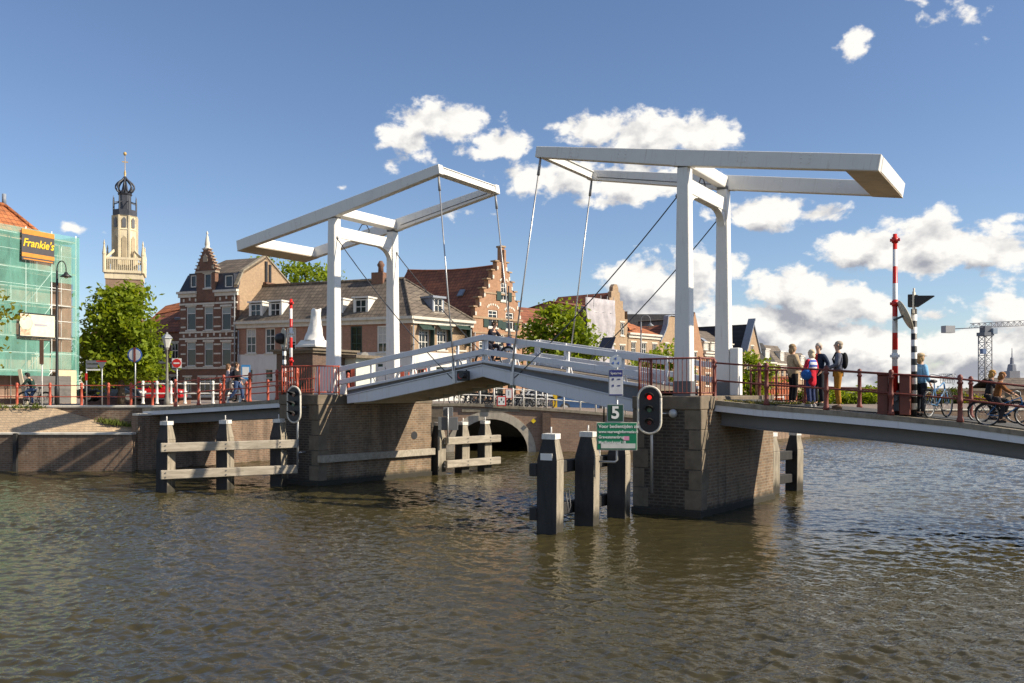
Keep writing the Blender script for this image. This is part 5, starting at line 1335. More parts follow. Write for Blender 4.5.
m = MB(); m.bar((-.05, .0, ze-.1), (h.L/2, .0, zr+.25), .9, .14); m.bar((h.L+.05, .0, ze-.1), (h.L/2, .0, zr+.25), .3, .14); h.part('verge', m, M['lead'])
for i, (t0, t1, ye, yr, lab) in enumerate(((42.8, 46.6, 362, 342, 'pale house with a dark mansard roof right of the broad grey gable'), (46.7, 50.8, 364, 345, 'pale mansard house with a white dormer left of the woman in beige'), (50.9, 58, 368, 352, 'last low house of the far quay row behind the people'))):
    h, ze, zr = simple_house('mansard_house', lab, t0, t1, 2.2, ye, yr, M['brickTan'], M['tileGrey'] if i else M['tileBlack'], [(3, 369, 379, .8)], roofrun=1.6, depth=8)
    x = h.L*.6; m = MB(); m.box(x-.55, x+.55, .2, 1.3, ze+.25, ze+1.5); m.box(x-.65, x+.65, .1, 1.4, ze+1.5, ze+1.62); d = h.part('dormer', m, M['whiteframe']); w = h.window((x-.4, x+.4, ze+.4, ze+1.4), 2, (.5,), y=.1, sill=False); w.parent = d
# big dark roof behind
h = House('long_dark_roof_building', 'large building behind the row with one long black roof', (12.3, 98.0), (19.4, 98.0), 2.2, 'building', depth=12)
z1 = h.z(650, 311); L = h.L; m = MB(); m.slab([(-.2, -.1, z1-3.2), (L, -.1, z1-3.2), (L, 4, z1), (-.2, 4, z1)], .2); m.slab([(-.2, 4, z1), (L, 4, z1), (L, 12, z1-4), (-.2, 12, z1-4)], .2); h.part('roof', m, M['tileBlack'])
m = MB(); m.box(0, L-.2, .2, 11.8, 0, z1-4.1); h.part('walls', m, M['brickTan'])

# ---- keeper's pavilion with the white sculpture, and the pale kiosk
pc = P(313, 348, 46.6); root = thing('pavilion', 'small dark brick pavilion with a stone cornice behind the left gate', 'pavilion', (pc.x, pc.y, 2.6), -TH)
hp = P(313, 353, 46.6).z-2.6
root.scale = (1.17, 1.17, 1)
m = MB(); m.box(-2.3, 0, 0, 2.6, 0, hp); m.build('wall', M['brickDark'], root)
for x in (-2.3, -.32):
    m = MB(); m.box(x-.03, x+.35, -.05, .3, 0, hp-.002); m.build('pilaster', M['brickDark'], root)
m = MB(); m.box(-2.45, .15, -.15, 2.75, hp, hp+.13); m.box(-2.55, .25, -.25, 2.85, hp+.132, hp+.24); m.build('cornice', M['stone'], root)
m = MB(); m.box(-1.55, -.75, -.04, .02, 0, 1.0); m.box(-1.7, -.6, -.09, .02, 1.05, 1.18); m.build('door', M['greenframe'], root)
st = thing('white_sculpture', 'white stone sculpture tapering upwards on a slab on top of the brick pavilion', 'sculpture', (0, 0, 0)); c0 = P(314.5, 347.6, 47.3); st.location = c0; st.scale = (1.17, 1.17, 1.17); st.rotation_euler.z = -TH
k = 40.4/F
m = MB(); m.box(-.72, .62, -.55, .55, 0, .12); m.frustum(-.66, .56, -.5, .5, .122, -.5, .45, -.4, .4, .34); m.build('base_slab', M['white'], st, .02)
rng = random.Random(3); rings = []; N = 18
for j in range(11):
    t = j/10; z = .34+t*1.42; hw = .30*(1-t)**2.2+.25; off = -.02+.14*t
    rings.append([(off+hw*(1+.10*math.sin(5*a+j*.8)+rng.uniform(-.09, .09))*math.cos(a)*(.92), hw*.8*(1+.1*math.cos(4*a+j))*math.sin(a), z+(.05*math.sin(3*a) if j == 10 else 0)) for a in [2*math.pi*i/N for i in range(N)]])
m = MB(); vs = [p for r in rings for p in r]; fs = [(j*N+i, j*N+(i+1) % N, (j+1)*N+(i+1) % N, (j+1)*N+i) for j in range(10) for i in range(N)]+[tuple(10*N+i for i in range(N))]
m.add(vs, fs, True); m.build('draped_body', M['white'], st)
m = MB(); m.ell((-.34, .3, 1.45), (.13, .13, .2), 10, 8); m.build('ochre_finial', plain('ochre_stone', (.45, .33, .15), .7), st)
kc = P(356, 352, 48.2); root = thing('kiosk', 'small pale flat roofed kiosk right of the front left column', 'kiosk', (kc.x, kc.y, 2.6), -TH); hk = P(356, 358, 48.2).z-2.6
m = MB(); m.box(-1.5, 0, 0, 1.6, 0, hk); m.build('wall', plain('pale_green_paint', (.55, .58, .50), .7, .08), root); m = MB(); m.box(-1.7, .3, -.3, 1.9, hk, hk+.16); m.build('roof', M['stone'], root)
m = MB(); m.box(-1.2, -.3, -.03, .02, .9, 1.9); m.build('window', M['glass'], root)

# ================================================================= masonry arch bridge over the side canal
YA = 48.2; ka = YA/F
ax = lambda px: (px-CX)*ka; azz = lambda py: H-(py-HY)*ka
top_px = top = [(424, 406), (455, 405.6), (480, 406.2), (500, 407.7), (538, 409.8), (566, 411.8), (607, 415.2), (643, 418.4)]
tp = [(ax(a), azz(b)) for a, b in top]
root = thing('arch_bridge', 'low masonry arch bridge over the side canal beyond the drawbridge', 'arch bridge', (0, YA, 0))
cx_, a_, hz = ax(491), 36.8*ka, azz(419.0)
arc = [(cx_-a_*math.cos(math.pi*i/20), hz*math.sin(math.pi*i/20)*1.0) for i in range(21)]
outer = [(tp[0][0], -1)]+[(cx_-a_, -1)]+arc+[(cx_+a_, -1)]+[(tp[-1][0], -1)]+list(reversed(tp))
m = MB(); wall_poly(m, outer, (), thick=.5); m.build('spandrel_wall', brick('arch_brick', (.36, .22, .15), (.26, .155, .11), (.33, .27, .2), .25, .088, .012, (.12, .08, .06), .4), root)
m = MB(); vs = []; Nn = len(arc)
full = [(cx_-a_, -1)]+arc+[(cx_+a_, -1)]
vs = [(x, .01, z) for x, z in full]+[(x, 8.3, z) for x, z in full]; k = len(full)
m.add(vs, [(i, i+1, k+i+1, k+i) for i in range(k-1)]); m.build('barrel', M['brickTan'], root)
m = MB(); ro = .45; arc2 = [(cx_-(a_+ro)*math.cos(math.pi*i/20), (hz+ro)*math.sin(math.pi*i/20)) for i in range(21)]
for i in range(20):
    q = [arc[i], arc[i+1], arc2[i+1], arc2[i]]; m.prism([(x, -.05, z) for x, z in q], (0, .1, 0))
m.box(cx_-a_-ro, cx_-a_, -.05, .05, -1, 0); m.box(cx_+a_, cx_+a_+ro, -.05, .05, -1, 0); m.build('arch_ring', M['ringstone'], root)
m = MB()
for (x0, z0), (x1, z1) in zip(tp, tp[1:]): m.prism([(x0, -.12, z0-.02), (x1, -.12, z1-.02), (x1, -.12, z1+.13), (x0, -.12, z0+.13)], (0, .6, 0))
m.build('coping', M['concrete'], root)
m = MB()
for (x0, z0), (x1, z1) in zip(tp, tp[1:]): m.prism([(x0, .48, z0-.4), (x1, .48, z1-.4), (x1, .48, z1), (x0, .48, z0)], (0, 7.6, 0))
m.build('roadway', M['asphalt'], root)
m = MB(); m.box(ax(546)-.2, ax(546)+.25, -.25, .05, -1, azz(413)); m.build('pilaster', M['brickDark'], root)
m = MB()
for i in range(5): m.box(ax(431), ax(431)+(.45 if i % 2 else .65), -.06, .05, -.2+.52*i, .28+.52*i)
m.build('quoin_stones', M['stone'], root)
m = MB(); m.box(cx_-1.6, cx_+1.6, -.06, .05, azz(412), azz(408.8)); m.build('name_band', M['concrete'], root)
pp = [Vector((ax(x), YA+.1, azz(np.interp(x, [q[0] for q in top], [q[1] for q in top]))+.13)) for x in (428, 444, 459, 480, 494, 513, 523.5, 536, 547, 564, 580.5, 596, 611, 626, 640)]
railing('bridge_railing', 'white railing along the near side of the arch bridge', pp, .98, (.92, .48), M['whiteframe'], fancy=False, r=.045, rr=.03)
pp2 = [p+Vector((0, 7.2, 0)) for p in pp[::2]]
railing('bridge_railing', 'white railing along the far side of the arch bridge', pp2, .98, (.92, .48), M['whiteframe'], fancy=False, r=.045, rr=.03)
railing('quay_railing', 'white railing along the far right quay beyond the arch bridge', [Vector((7.3+.67*i*2.2, 48.6+.735*i*2.2, 1.98)) for i in range(9)], .98, (.92, .48), M['whiteframe'], fancy=False, r=.045, rr=.03)

# rainwater pipes and gutters
def pipe(h, x, z1, y=-.12):
    m = MB(); m.tube((x, y, 0), (x, y, z1), .055, n=8)
    for k in range(1, 4): m.tube((x, y, z1*k/4-.05), (x, y, z1*k/4+.05), .075, n=8)
    return h.part('downpipe', m, M['gutter'])
pipe(B, .18, 5.4); pipe(B, 8.6, 5.4); pipe(B2, .14, 5.4); pipe(B2, B2.L-.15, 5.4); pipe(A, A.L-.14, 8.2); pipe(C_, .14, 5.2)
# ================================================================= trees
LEAF = {}
LEAF['bright'] = foliage('leaves_bright', (.10, .18, .014), (.35, .42, .035), .5)
LEAF['mid'] = foliage('leaves_mid', (.06, .11, .012), (.19, .24, .025), .42)
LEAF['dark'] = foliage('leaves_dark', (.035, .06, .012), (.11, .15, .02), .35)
LEAF['yellow'] = foliage('leaves_yellow', (.12, .14, .012), (.34, .30, .02), .45)
def leaf_mesh(name, blobs, clumps, per, size, mat, parent, seed, spread=.42, hollow=.35):
    rg = np.random.default_rng(seed); C = []
    vol = np.array([b[3]*b[4]*b[5] for b in blobs])**(.67); vol = vol/vol.sum()
    for b, w in zip(blobs, vol):
        n = max(3, int(clumps*w)); d = rg.normal(size=(n, 3)); d /= np.linalg.norm(d, axis=1)[:, None]
        r = (hollow+(1-hollow)*rg.random(n))[:, None]**.6*(.82+.3*rg.random((n, 1)))
        C.append(np.array(b[:3])+d*r*np.array(b[3:6]))
    C = np.vstack(C); n = len(C)
    cs = spread*(.6+.8*rg.random(n))
    P_ = np.repeat(C, per, 0)+rg.normal(size=(n*per, 3))*np.repeat(cs, per)[:, None]*np.array([1, 1, .62])
    N = len(P_); a = rg.normal(size=(N, 3)); a /= np.linalg.norm(a, axis=1)[:, None]
    up = rg.normal(size=(N, 3))*.8+np.array([0, 0, .9]); b = np.cross(a, up); b /= np.linalg.norm(b, axis=1)[:, None]; a = np.cross(b, up); a /= np.linalg.norm(a, axis=1)[:, None]
    s = size*(.55+.9*rg.random((N, 1)))
    v = np.stack([P_-a*s, P_+b*s*.55, P_+a*s, P_-b*s*.55], 1).reshape(-1, 3)
    me = bpy.data.meshes.new(name); me.vertices.add(4*N); me.vertices.foreach_set('co', v.ravel())
    me.loops.add(4*N); me.loops.foreach_set('vertex_index', np.arange(4*N, dtype=np.int32))
    me.polygons.add(N); me.polygons.foreach_set('loop_start', np.arange(0, 4*N, 4, dtype=np.int32)); me.polygons.foreach_set('loop_total', np.full(N, 4, dtype=np.int32))
    me.update(); me.validate(); me.materials.append(mat)
    o = bpy.data.objects.new(name, me); COL.objects.link(o); o.parent = parent
    return o, C
def tree(name, label, X, Y, zb, blobs, clumps, per, size, mat, seed, trunk=.16, spread=.42, limbs=14, group=None, hollow=.35):
    """blobs in metres relative to the trunk foot"""
    root = thing(name, label, 'tree', (X, Y, zb), 0, group)
    cr, C = leaf_mesh('crown', blobs, clumps, per, size, mat, root, seed, spread, hollow)
    rg = random.Random(seed); zc = min(b[2]-b[5]*.5 for b in blobs); zt = max(b[2] for b in blobs)
    m = MB(); fork = Vector((rg.uniform(-.1, .1), rg.uniform(-.1, .1), max(.6, zc)))
    m.path([(0, 0, -.1), (.02, .01, fork.z*.5), fork, fork+Vector((.05, .05, (zt-fork.z)*.6)), (0, 0, zt)], [trunk*1.25, trunk, trunk*.85, trunk*.5, trunk*.15], 8)
    for i in range(limbs):
        c = Vector(C[rg.randrange(len(C))]); s0 = fork+Vector((0, 0, rg.random()*(zt-fork.z)*.55)); mid = (s0+c)/2+Vector((0, 0, .15))
        m.path([s0, mid, c], [trunk*.35, trunk*.22, trunk*.06], 5)
    m.build('trunk', M['bark'], root); return root
def px_tree(name, label, px, Y, zb, ell, *a, **k):
    X = (px-CX)/F*Y; bl = []
    for cx, cy, rx, ry in ell:
        p = P(cx, cy, Y); bl.append((p.x-X, random.uniform(-.3, .3)*rx*Y/F, p.z-zb, rx*Y/F, rx*Y/F*.9, ry*Y/F))
    return tree(name, label, X, Y, zb, bl, *a, **k)
px_tree('street_tree', 'full sunlit green tree between the scaffold and the brick houses', 121, 56, 2.6,
        [(118, 318, 30, 30), (103, 345, 21, 34), (142, 342, 17, 32), (120, 360, 34, 24), (128, 302, 18, 18), (98, 370, 16, 16), (150, 366, 12, 16), (112, 300, 13, 12)], 250, 42, .17, LEAF['bright'], 11, .2, .40)
px_tree('garden_tree', 'yellow green tree crown rising behind the corner house roof', 305, 92, 2.6, [(286, 276, 26, 16), (312, 280, 26, 18), (262, 268, 18, 12), (330, 284, 14, 14), (300, 300, 40, 20)], 120, 30, .24, LEAF['bright'], 12, .22, .55)
px_tree('street_tree', 'broad sunlit tree in the middle of the far quay behind the right leaf', 561, 60, 2.1,
        [(560, 324, 20, 18), (540, 340, 16, 18), (580, 342, 17, 17), (560, 358, 32, 13), (553, 311, 9, 9), (534, 327, 9, 9), (594, 352, 8, 8)], 150, 40, .17, LEAF['bright'], 13, .17, .40)
px_tree('street_tree', 'low yellow green young tree left of the front right column', 668, 64, 2.05, [(652, 366, 13, 14), (670, 360, 14, 14), (684, 370, 12, 16), (662, 380, 20, 10)], 80, 28, .17, LEAF['bright'], 14, .10, .34)
px_tree('street_tree', 'yellow green young tree right of the rear right column', 748, 66, 2.05, [(748, 368, 13, 18), (742, 386, 12, 16), (758, 384, 12, 16), (766, 372, 8, 9)], 80, 30, .17, LEAF['bright'], 15, .10, .34)
px_tree('street_tree', 'small tree behind the pier railing between the two right columns', 640, 72, 2.05, [(636, 372, 10, 10), (645, 380, 10, 10)], 40, 26, .17, LEAF['bright'], 19, .09, .34)
tree('street_tree', 'yellow leaved tree reaching in at the left edge in front of the scaffold', -25.1, 38.9, 2.6, [(.2, 0, 4.3, 2.95, 2.2, 1.5), (.3, 0, 2.6, 2.7, 1.8, 1.0), (-.8, 0, 5.4, 2.2, 1.8, 1.0)], 95, 14, .13, LEAF['yellow'], 16, .15, .3, hollow=.6)
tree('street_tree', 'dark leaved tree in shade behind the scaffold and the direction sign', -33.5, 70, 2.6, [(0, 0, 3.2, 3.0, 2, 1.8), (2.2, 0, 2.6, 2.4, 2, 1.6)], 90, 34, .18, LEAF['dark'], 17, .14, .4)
# far bank greenery on the right
px_tree('shrub', 'yellow green bushes on the far bank left of the barrier cabinet', 868, 88, 2.0, [(850, 398, 14, 8), (870, 397, 14, 9), (890, 397, 12, 9), (835, 399, 10, 7), (905, 394, 10, 9)], 110, 26, .2, LEAF['bright'], 21, .08, .4, limbs=5)
px_tree('shrub', 'yellow bush on the far bank behind the parked bicycle', 930, 92, 2.0, [(918, 396, 10, 9), (934, 399, 12, 7), (975, 400, 12, 6)], 60, 26, .2, LEAF['yellow'], 22, .08, .4, limbs=5)
px_tree('shrub', 'dark green round bush on the far bank between bicycle and railing post', 954, 90, 2.0, [(953, 397, 8, 9), (948, 401, 8, 6)], 45, 26, .2, LEAF['dark'], 23, .08, .35, limbs=5)
px_tree('shrub', 'green bushes on the far bank behind the group of people', 800, 96, 2.0, [(800, 397, 14, 8), (822, 398, 14, 8), (778, 396, 10, 8)], 80, 26, .2, LEAF['mid'], 24, .08, .4, limbs=5)

# ================================================================= church tower
YC = 190.0; kc_ = YC/F
cc = P(125, 390, YC); root = thing('church_tower', 'tall pale stone church tower with a dark open crown and pinnacles', 'church tower', (cc.x, YC, 2.4), R(20))
zz = lambda py: H-(py-HY)*kc_-2.4
M['churchshade'] = plain('church_recess_shade', (.40, .33, .22), .9, .2, .5); M['church'] = plain('church_stone', (.62, .54, .38), .85, .22, .35, dirt=(.22, .18, .12)); M['churchbrick'] = brick('church_brick', (.32, .19, .12), (.25, .15, .1), (.3, .25, .2), .3, .09)  # recess colour is church stone darkened, its shade put into the tone
m = MB(); m.box(-4.1, 4.1, -4.1, 4.1, 0, zz(281)); m.build('brick_shaft', M['churchbrick'], root)
m = MB(); m.box(-4.3, 4.3, -4.3, 4.3, zz(281), zz(275)); m.box(-4.6, 4.6, -4.6, 4.6, zz(275), zz(272.5)); m.build('stone_stage', M['church'], root)
m = MB()
for i in range(21):
    t = -4.4+8.8*i/20
    for s in (-1, 1): m.box(t-.08, t+.08, s*4.4-.1, s*4.4+.1, zz(272.4), zz(262)); m.box(s*4.4-.1, s*4.4+.1, t-.08, t+.08, zz(272.4), zz(262))
for s in (-1, 1): m.box(-4.55, 4.55, s*4.4-.16, s*4.4+.16, zz(262), zz(259.8)); m.box(s*4.4-.16, s*4.4+.16, -4.55, 4.55, zz(262), zz(259.8))
m.build('balustrade', M['church'], root)
for a in (-1, 1):
    for b in (-1, 1):
        m = MB(); m.lathe([(.42, zz(275)), (.42, zz(258)), (.5, zz(257)), (.16, zz(248)), (.24, zz(247)), (.03, zz(243))], 8, (a*4.35, b*4.35, 0), sm=False); m.build('pinnacle', M['church'], root)
        m = MB(); m.bar((a*4.2, b*4.2, zz(262)), (a*2.3, b*2.3, zz(252)), .3, .5); m.build('buttress', M['church'], root)
m = MB(); m.lathe([(3.05, zz(272)), (3.0, zz(232)), (3.15, zz(231)), (2.95, zz(230)), (2.9, zz(218)), (3.1, zz(217))], 8, sm=False, phase=.5); m.build('octagon', M['church'], root)
for k in range(8):
    a = math.pi/4*(k+1)+0; d = Vector((math.cos(a), math.sin(a), 0)); n = 2.76
    for y0, y1, w in ((268, 240, .55), (229, 221, .45)):
        q = Vector((-d.y, d.x, 0)); c = d*(n+.03); pts = [c-q*w+Vector((0, 0, zz(y0))), c+q*w+Vector((0, 0, zz(y0))), c+q*w+Vector((0, 0, zz(y1))), c+Vector((0, 0, zz(y1)+w*1.1)), c-q*w+Vector((0, 0, zz(y1)))]
        m = MB(); m.prism(pts, d*.12); m.build('louvre_window', M['steeldark'] if (y0 == 229) else M['churchshade'], root)
    m = MB(); c2 = Vector((math.cos(a+math.pi/8), math.sin(a+math.pi/8), 0))*3.0; m.box(c2.x-.2, c2.x+.2, c2.y-.2, c2.y+.2, zz(272), zz(217)); m.build('corner_shaft', M['church'], root)
M['leadwork'] = plain('dark_leadwork', (.04, .045, .06), .5, .25, 1)
m = MB(); m.lathe([(2.95, zz(217)), (2.95, zz(211)), (2.7, zz(211)), (2.7, zz(217))], 8, sm=False); m.build('gallery', M['leadwork'], root)
for k in range(8):
    a = math.pi/4*(k+.5); m = MB(); m.lathe([(.16, zz(213)), (.16, zz(203)), (.05, zz(197))], 6, (2.8*math.cos(a), 2.8*math.sin(a), 0), sm=False); m.bar((2.8*math.cos(a), 2.8*math.sin(a), zz(204)), (1.3*math.cos(a), 1.3*math.sin(a), zz(202)), .12, .2); m.build('pinnacle', M['leadwork'], root)
m = MB(); m.lathe([(1.6, zz(213)), (1.5, zz(196)), (1.8, zz(194.5)), (1.3, zz(193.5)), (.8, zz(190)), (.5, zz(184)), (.3, zz(180))], 8, sm=False); m.build('lantern', M['leadwork'], root)
for k in range(8):
    a = math.pi/4*k; pts = []
    for t in [i/10 for i in range(11)]:
        r = 1.15+1.05*math.sin(math.pi*min(1, t*1.15)*.62)*1.0 if t < .5 else None
    prof = [(1.2, 193.5), (1.8, 191), (2.15, 188.5), (2.1, 186), (1.7, 183.5), (1.1, 181.5), (.5, 179.5), (.12, 177)]
    m = MB(); m.path([(r*math.cos(a), r*math.sin(a), zz(y)) for r, y in prof], .21, 6); m.build('crown_rib', M['leadwork'], root)
m = MB(); m.lathe([(.3, zz(180)), (.45, zz(178)), (.2, zz(176.5)), (.3, zz(173)), (.1, zz(170)), (.07, zz(157)), (.06, zz(155))], 8); m.box(-.7, .7, -.05, .05, zz(162.5), zz(161.5)); m.ell((0, 0, zz(153.8)), .42, 8, 6); m.build('spire_finial', plain('gilded', (.45, .32, .12), .4), root)

root.scale = (.87, .87, 1)
# ================================================================= scaffolded building
SC = House('scaffolded_building', 'building with an orange hipped roof hidden behind green scaffold netting', (-29.65, 42.8), (-25.85, 52.0), 2.6, 'building', depth=9)
SC.root.location = SC.root.location+SC.b*1.0
L = SC.L; zt = 12.4-2.6
sw = [(x, x+1.1, z, z+1.7) for z in (1.0, 4.2, 7.2) for x in (1.0, 3.2)]
m = MB(); wall_poly(m, [(0, 0), (L+.9, 0), (L+.9, zt-.3), (0, zt-.3)], sw); xf(m, Matrix.Translation((0, .5, 0))); SC.part('front_wall', m, plain('faded_pink_render', (.40, .27, .20), .9, .25, 1.2, dirt=(.2, .14, .1)))
for r in sw: SC.window(r, 2, (.5,), y=.5)
m = MB(); m.quad((L+.9, .55, 0), (L+.9, 9, 0), (L+.9, 9, zt-.3), (L+.9, .55, zt-.3)); m.quad((0, 9, 0), (L+.9, 9, 0), (L+.9, 9, zt-.3), (0, 9, zt-.3)); m.quad((0, .55, 0), (0, 9, 0), (0, 9, zt-.3), (0, .55, zt-.3)); SC.part('side_walls', m, M['brickTan'])
pk = P(8, 207, 50.5); pkl = Vector(((pk-SC.P0).dot(SC.d), (Vector((pk.x, pk.y, 0))-SC.P0).dot(SC.b), pk.z-2.6)); pkl.x = (Vector((pk.x, pk.y, 0))-SC.P0).dot(SC.d)
m = MB(); e = .2; zE = zt-.35; ry_ = max(2.2, pkl.y); A0, A1, A2, A3 = Vector((-e, 1.0, zE)), Vector((L+e, 1.0, zE)), Vector((L+e, 9, zE)), Vector((-e, 9, zE)); pA, pB = Vector((8.45, 3.2, 11.8)), Vector((2.0, 3.2, 11.8))
m.slab([A0, A1, pA, pB], .15); m.slab([A1, A2, pA], .15); m.slab([A2, A3, pB, pA], .15); m.slab([A3, A0, pB], .15); rf = SC.part('roof', m, M['tileOrange'])
m = MB(); m.path([pA+Vector((0, 0, .05)), A1+Vector((0, 0, .05))], .12, 6); m.path([pA+Vector((0, 0, .05)), pB+Vector((0, 0, .05))], .12, 6); SC.part('ridge_tiles', m, M['tileOrange'], rf)
m = MB(); m.tube(pA, pA+Vector((0, 0, .7)), .12, n=8); SC.part('finial', m, M['lead'], rf)
M['tube'] = plain('scaffold_tube', (.85, .86, .82), .5, .08)
sf = thing('scaffold', 'steel tube scaffold with plank decks in front of the building at the left edge', 'scaffold', SC.root.location.copy(), SC.root.rotation_euler.z)
nb = 6
for i in range(nb+1):
    x = L*i/nb
    for y in (-.9, .3):
        m = MB(); m.tube((x, y, 0), (x, y, zt+.15 if y < 0 else zt), .03, n=6); m.build('standard', M['tube'], sf)
for j in range(1, 6):
    z = j*1.9; m = MB()
    for y in (-.9, .3):
        m.tube((0, y, z), (L, y, z), .026, n=6)
        if j < 5: m.tube((0, y, z+1.0), (L, y, z+1.0), .022, n=6)
    for i in range(nb+1): m.tube((L*i/nb, -.9, z), (L*i/nb, .35, z), .024, n=6)
    m.build('ledgers', M['tube'], sf)
    m = MB(); m.box(0, L, -.85, .3, z+.04, z+.09); m.build('deck', M['postwood'], sf)
    m = MB()
    for i in range(0, nb, 2): m.tube((L*i/nb, -.93, z-2 if j > 1 else 0), (L*(i+1)/nb, -.93, z), .022, n=6)
    m.build('brace', M['tube'], sf)
M['net'] = netting('green_scaffold_net', (.20, .53, .43), .47)
nt = thing('scaffold_netting', 'translucent sea green netting hung over the scaffold with one open bay', 'netting', SC.root.location.copy(), SC.root.rotation_euler.z)
def net(x0, x1, z0, z1, y=-1.0, nx=16, nz=14, low=None, sag=.05):
    vs = []
    for j in range(nz+1):
        for i in range(nx+1):
            u = i/nx; w = j/nz; x = x0+(x1-x0)*u; zb_ = z0 if low is None else z0+low(u); z = zb_+(z1-zb_)*w
            vs.append((x, y-sag*abs(math.sin(math.pi*x/1.65))*abs(math.sin(math.pi*z/2.0))+.02*math.sin(7*u+5*w), z))
    fs = [(j*(nx+1)+i, j*(nx+1)+i+1, (j+1)*(nx+1)+i+1, (j+1)*(nx+1)+i) for j in range(nz) for i in range(nx)]
    m = MB(); m.add(vs, fs, True); return m.build('net', M['net'], nt, recalc=False)
xo0, xo1 = SC.x(50), SC.x(72.5); zo1 = SC.z(60, 283)
net(0, xo0, 1.6, zt+.05, low=lambda u: 1.6*max(0, 1-u*1.9), nx=30, nz=24); net(xo0, xo1+.02, zo1, zt+.05); net(xo1, L+.15, 1.0, zt+.05, nx=8)
net(xo0, xo1, 2.0, SC.z(60, 352), low=lambda u: 0, nx=12, nz=6, sag=.2)
m = MB(); vs = [(L+.15, -1.0+y*1.5/6, z*(zt-.2)/10+.3) for z in range(11) for y in range(7)]; m.add(vs, [(j*7+i, j*7+i+1, (j+1)*7+i+1, (j+1)*7+i) for j in range(10) for i in range(6)], True); m.build('net', M['net'], nt, recalc=False)
def face_sign(name, label, px0, py0, px1, py1, y):
    r = SC.rect(px0, py0, px1, py1); root = thing(name, label, 'banner', SC.root.location.copy(), SC.root.rotation_euler.z)
    c = SC.d*((r[0]+r[1])/2)-SC.b*(-y); root.location = SC.root.location+Vector((c.x, c.y, (r[2]+r[3])/2)); return root, (r[1]-r[0])/2, (r[3]-r[2])/2
root, w, h = face_sign('shop_banner', 'dark grey banner with orange bands and yellow script lettering high on the scaffold', 19.5, 231.5, 52, 262, -1.16)
m = MB(); m.box(-w, w, -.02, .02, -h, h); m.build('cloth', plain('banner_grey', (.065, .06, .065), .7), root)
M['orange'] = plain('banner_orange', (.62, .24, .03), .6); M['yellow'] = plain('banner_yellow', (.80, .52, .02), .5)
for z0, z1, k in ((.68, 1, 1), (-.78, -.52, 1), (-.95, -.88, .9)):
    m = MB(); m.box(-w*k, w*k, -.03, -.0205, z0*h, z1*h); m.build('orange_band', M['orange'], root)
text('lettering', "Frankie's", w*.60, M['yellow'], root, (0, -.035, .12*h), bold=.012, shear=.25, sx=.9, ext=.006)
root, w, h = face_sign('project_board', 'cream project board with a coloured picture at its left end on the scaffold', 17.5, 315, 52, 336.5, -1.2)
m = MB(); m.box(-w, w, -.02, .02, -h, h); m.build('panel', plain('board_cream', (.72, .66, .50), .6), root)
m = MB(); m.box(-w-.05, w+.05, -.01, .03, h, h+.08); m.box(-w-.05, w+.05, -.01, .03, -h-.08, -h); m.box(-w-.06, -w, -.01, .03, -h, h); m.box(w, w+.06, -.01, .03, -h, h); m.build('frame', M['black'], root)
m = MB(); m.box(-w+.03, -w*.42, -.03, -.0205, -h+.05, h-.05); p = m.build('picture', plain('picture_peach', (.62, .38, .26), .6, .5, 4), root)
m = MB(); m.ell((-w*.7, -.033, .1), (.42, .006, .4), 14, 6); m.build('disc', plain('picture_mint', (.55, .62, .45), .6), root)
m = MB(); m.box(-w*.2, w*.55, -.027, -.0205, -.02, .1); m.build('text_bar', plain('text_grey', (.35, .34, .38), .6), root)
hd = SC.rect(19, 376, 66.5, 405)
root = thing('hoarding', 'weathered grey plank hoarding with a cream post at the foot of the scaffold', 'hoarding', SC.root.location.copy(), SC.root.rotation_euler.z)
m = MB(); n = 9
for i in range(n): z = hd[2]+.1+(hd[3]-hd[2]-.1)*i/n; m.box(hd[0], hd[1], -1.34, -1.30, z, z+(hd[3]-hd[2])/n-.012)
m.build('planks', wood('grey_hoarding', (.085, .08, .075), (.17, .16, .15), (.2, 1, 1)), root)
m = MB(); x1 = SC.x(72); m.box(hd[1], x1, -1.36, -1.28, 0, hd[3]+.35); m.box(SC.x(52), hd[1], -1.36, -1.28, hd[3]+.01, hd[3]+.35); m.build('frame', plain('cream_paint', (.60, .50, .33), .7), root)
o = MB().bar((0, 0, 0), (-.35, .0, 1.75), .16, .05, (0, 1, 0)).build('leaning_board', plain('cream_board', (.62, .55, .40), .7)); o.location = Vector(((27-CX)/F*40.2, 40.2, 2.6)); tag(o, 'long pale board leaning on the red railing beside the crouched cyclist', 'board')

# ================================================================= far right: crane, spire, buildings
YK = 300.0; kk = YK/F; c = P(985.3, 390, YK); root = thing('tower_crane', 'grey tower crane on the skyline at the right edge', 'crane', (c.x, YK, 2), R(12))
z_ = lambda py: H-(py-HY)*kk-2; M['cranegrey'] = plain('crane_paint', (.30, .31, .33), .6, .1, .2)
m = MB(); s = 1.45; zt_ = z_(336)
for a in (-s, s):
    for b in (-s, s): m.tube((a, b, 0), (a, b, zt_), .22, n=4)
nseg = 9
for i in range(nseg):
    z0, z1 = zt_*i/nseg, zt_*(i+1)/nseg; e = 1 if i % 2 else -1
    for b in (-s, s): m.tube((-s*e, b, z0), (s*e, b, z1), .12, n=4); m.tube((b, -s*e, z0), (b, s*e, z1), .12, n=4); m.tube((-s, b, z1), (s, b, z1), .12, n=4); m.tube((b, -s, z1), (b, s, z1), .12, n=4)
m.build('mast', M['cranegrey'], root)
m = MB(); m.box(-1.9, 1.9, -1.9, 1.9, zt_, zt_+1.2); m.box(-1.2, 1.4, -1.3, 1.3, zt_+1.2, z_(326)); m.build('slewing_unit', plain('crane_dark', (.12, .14, .17), .6), root)
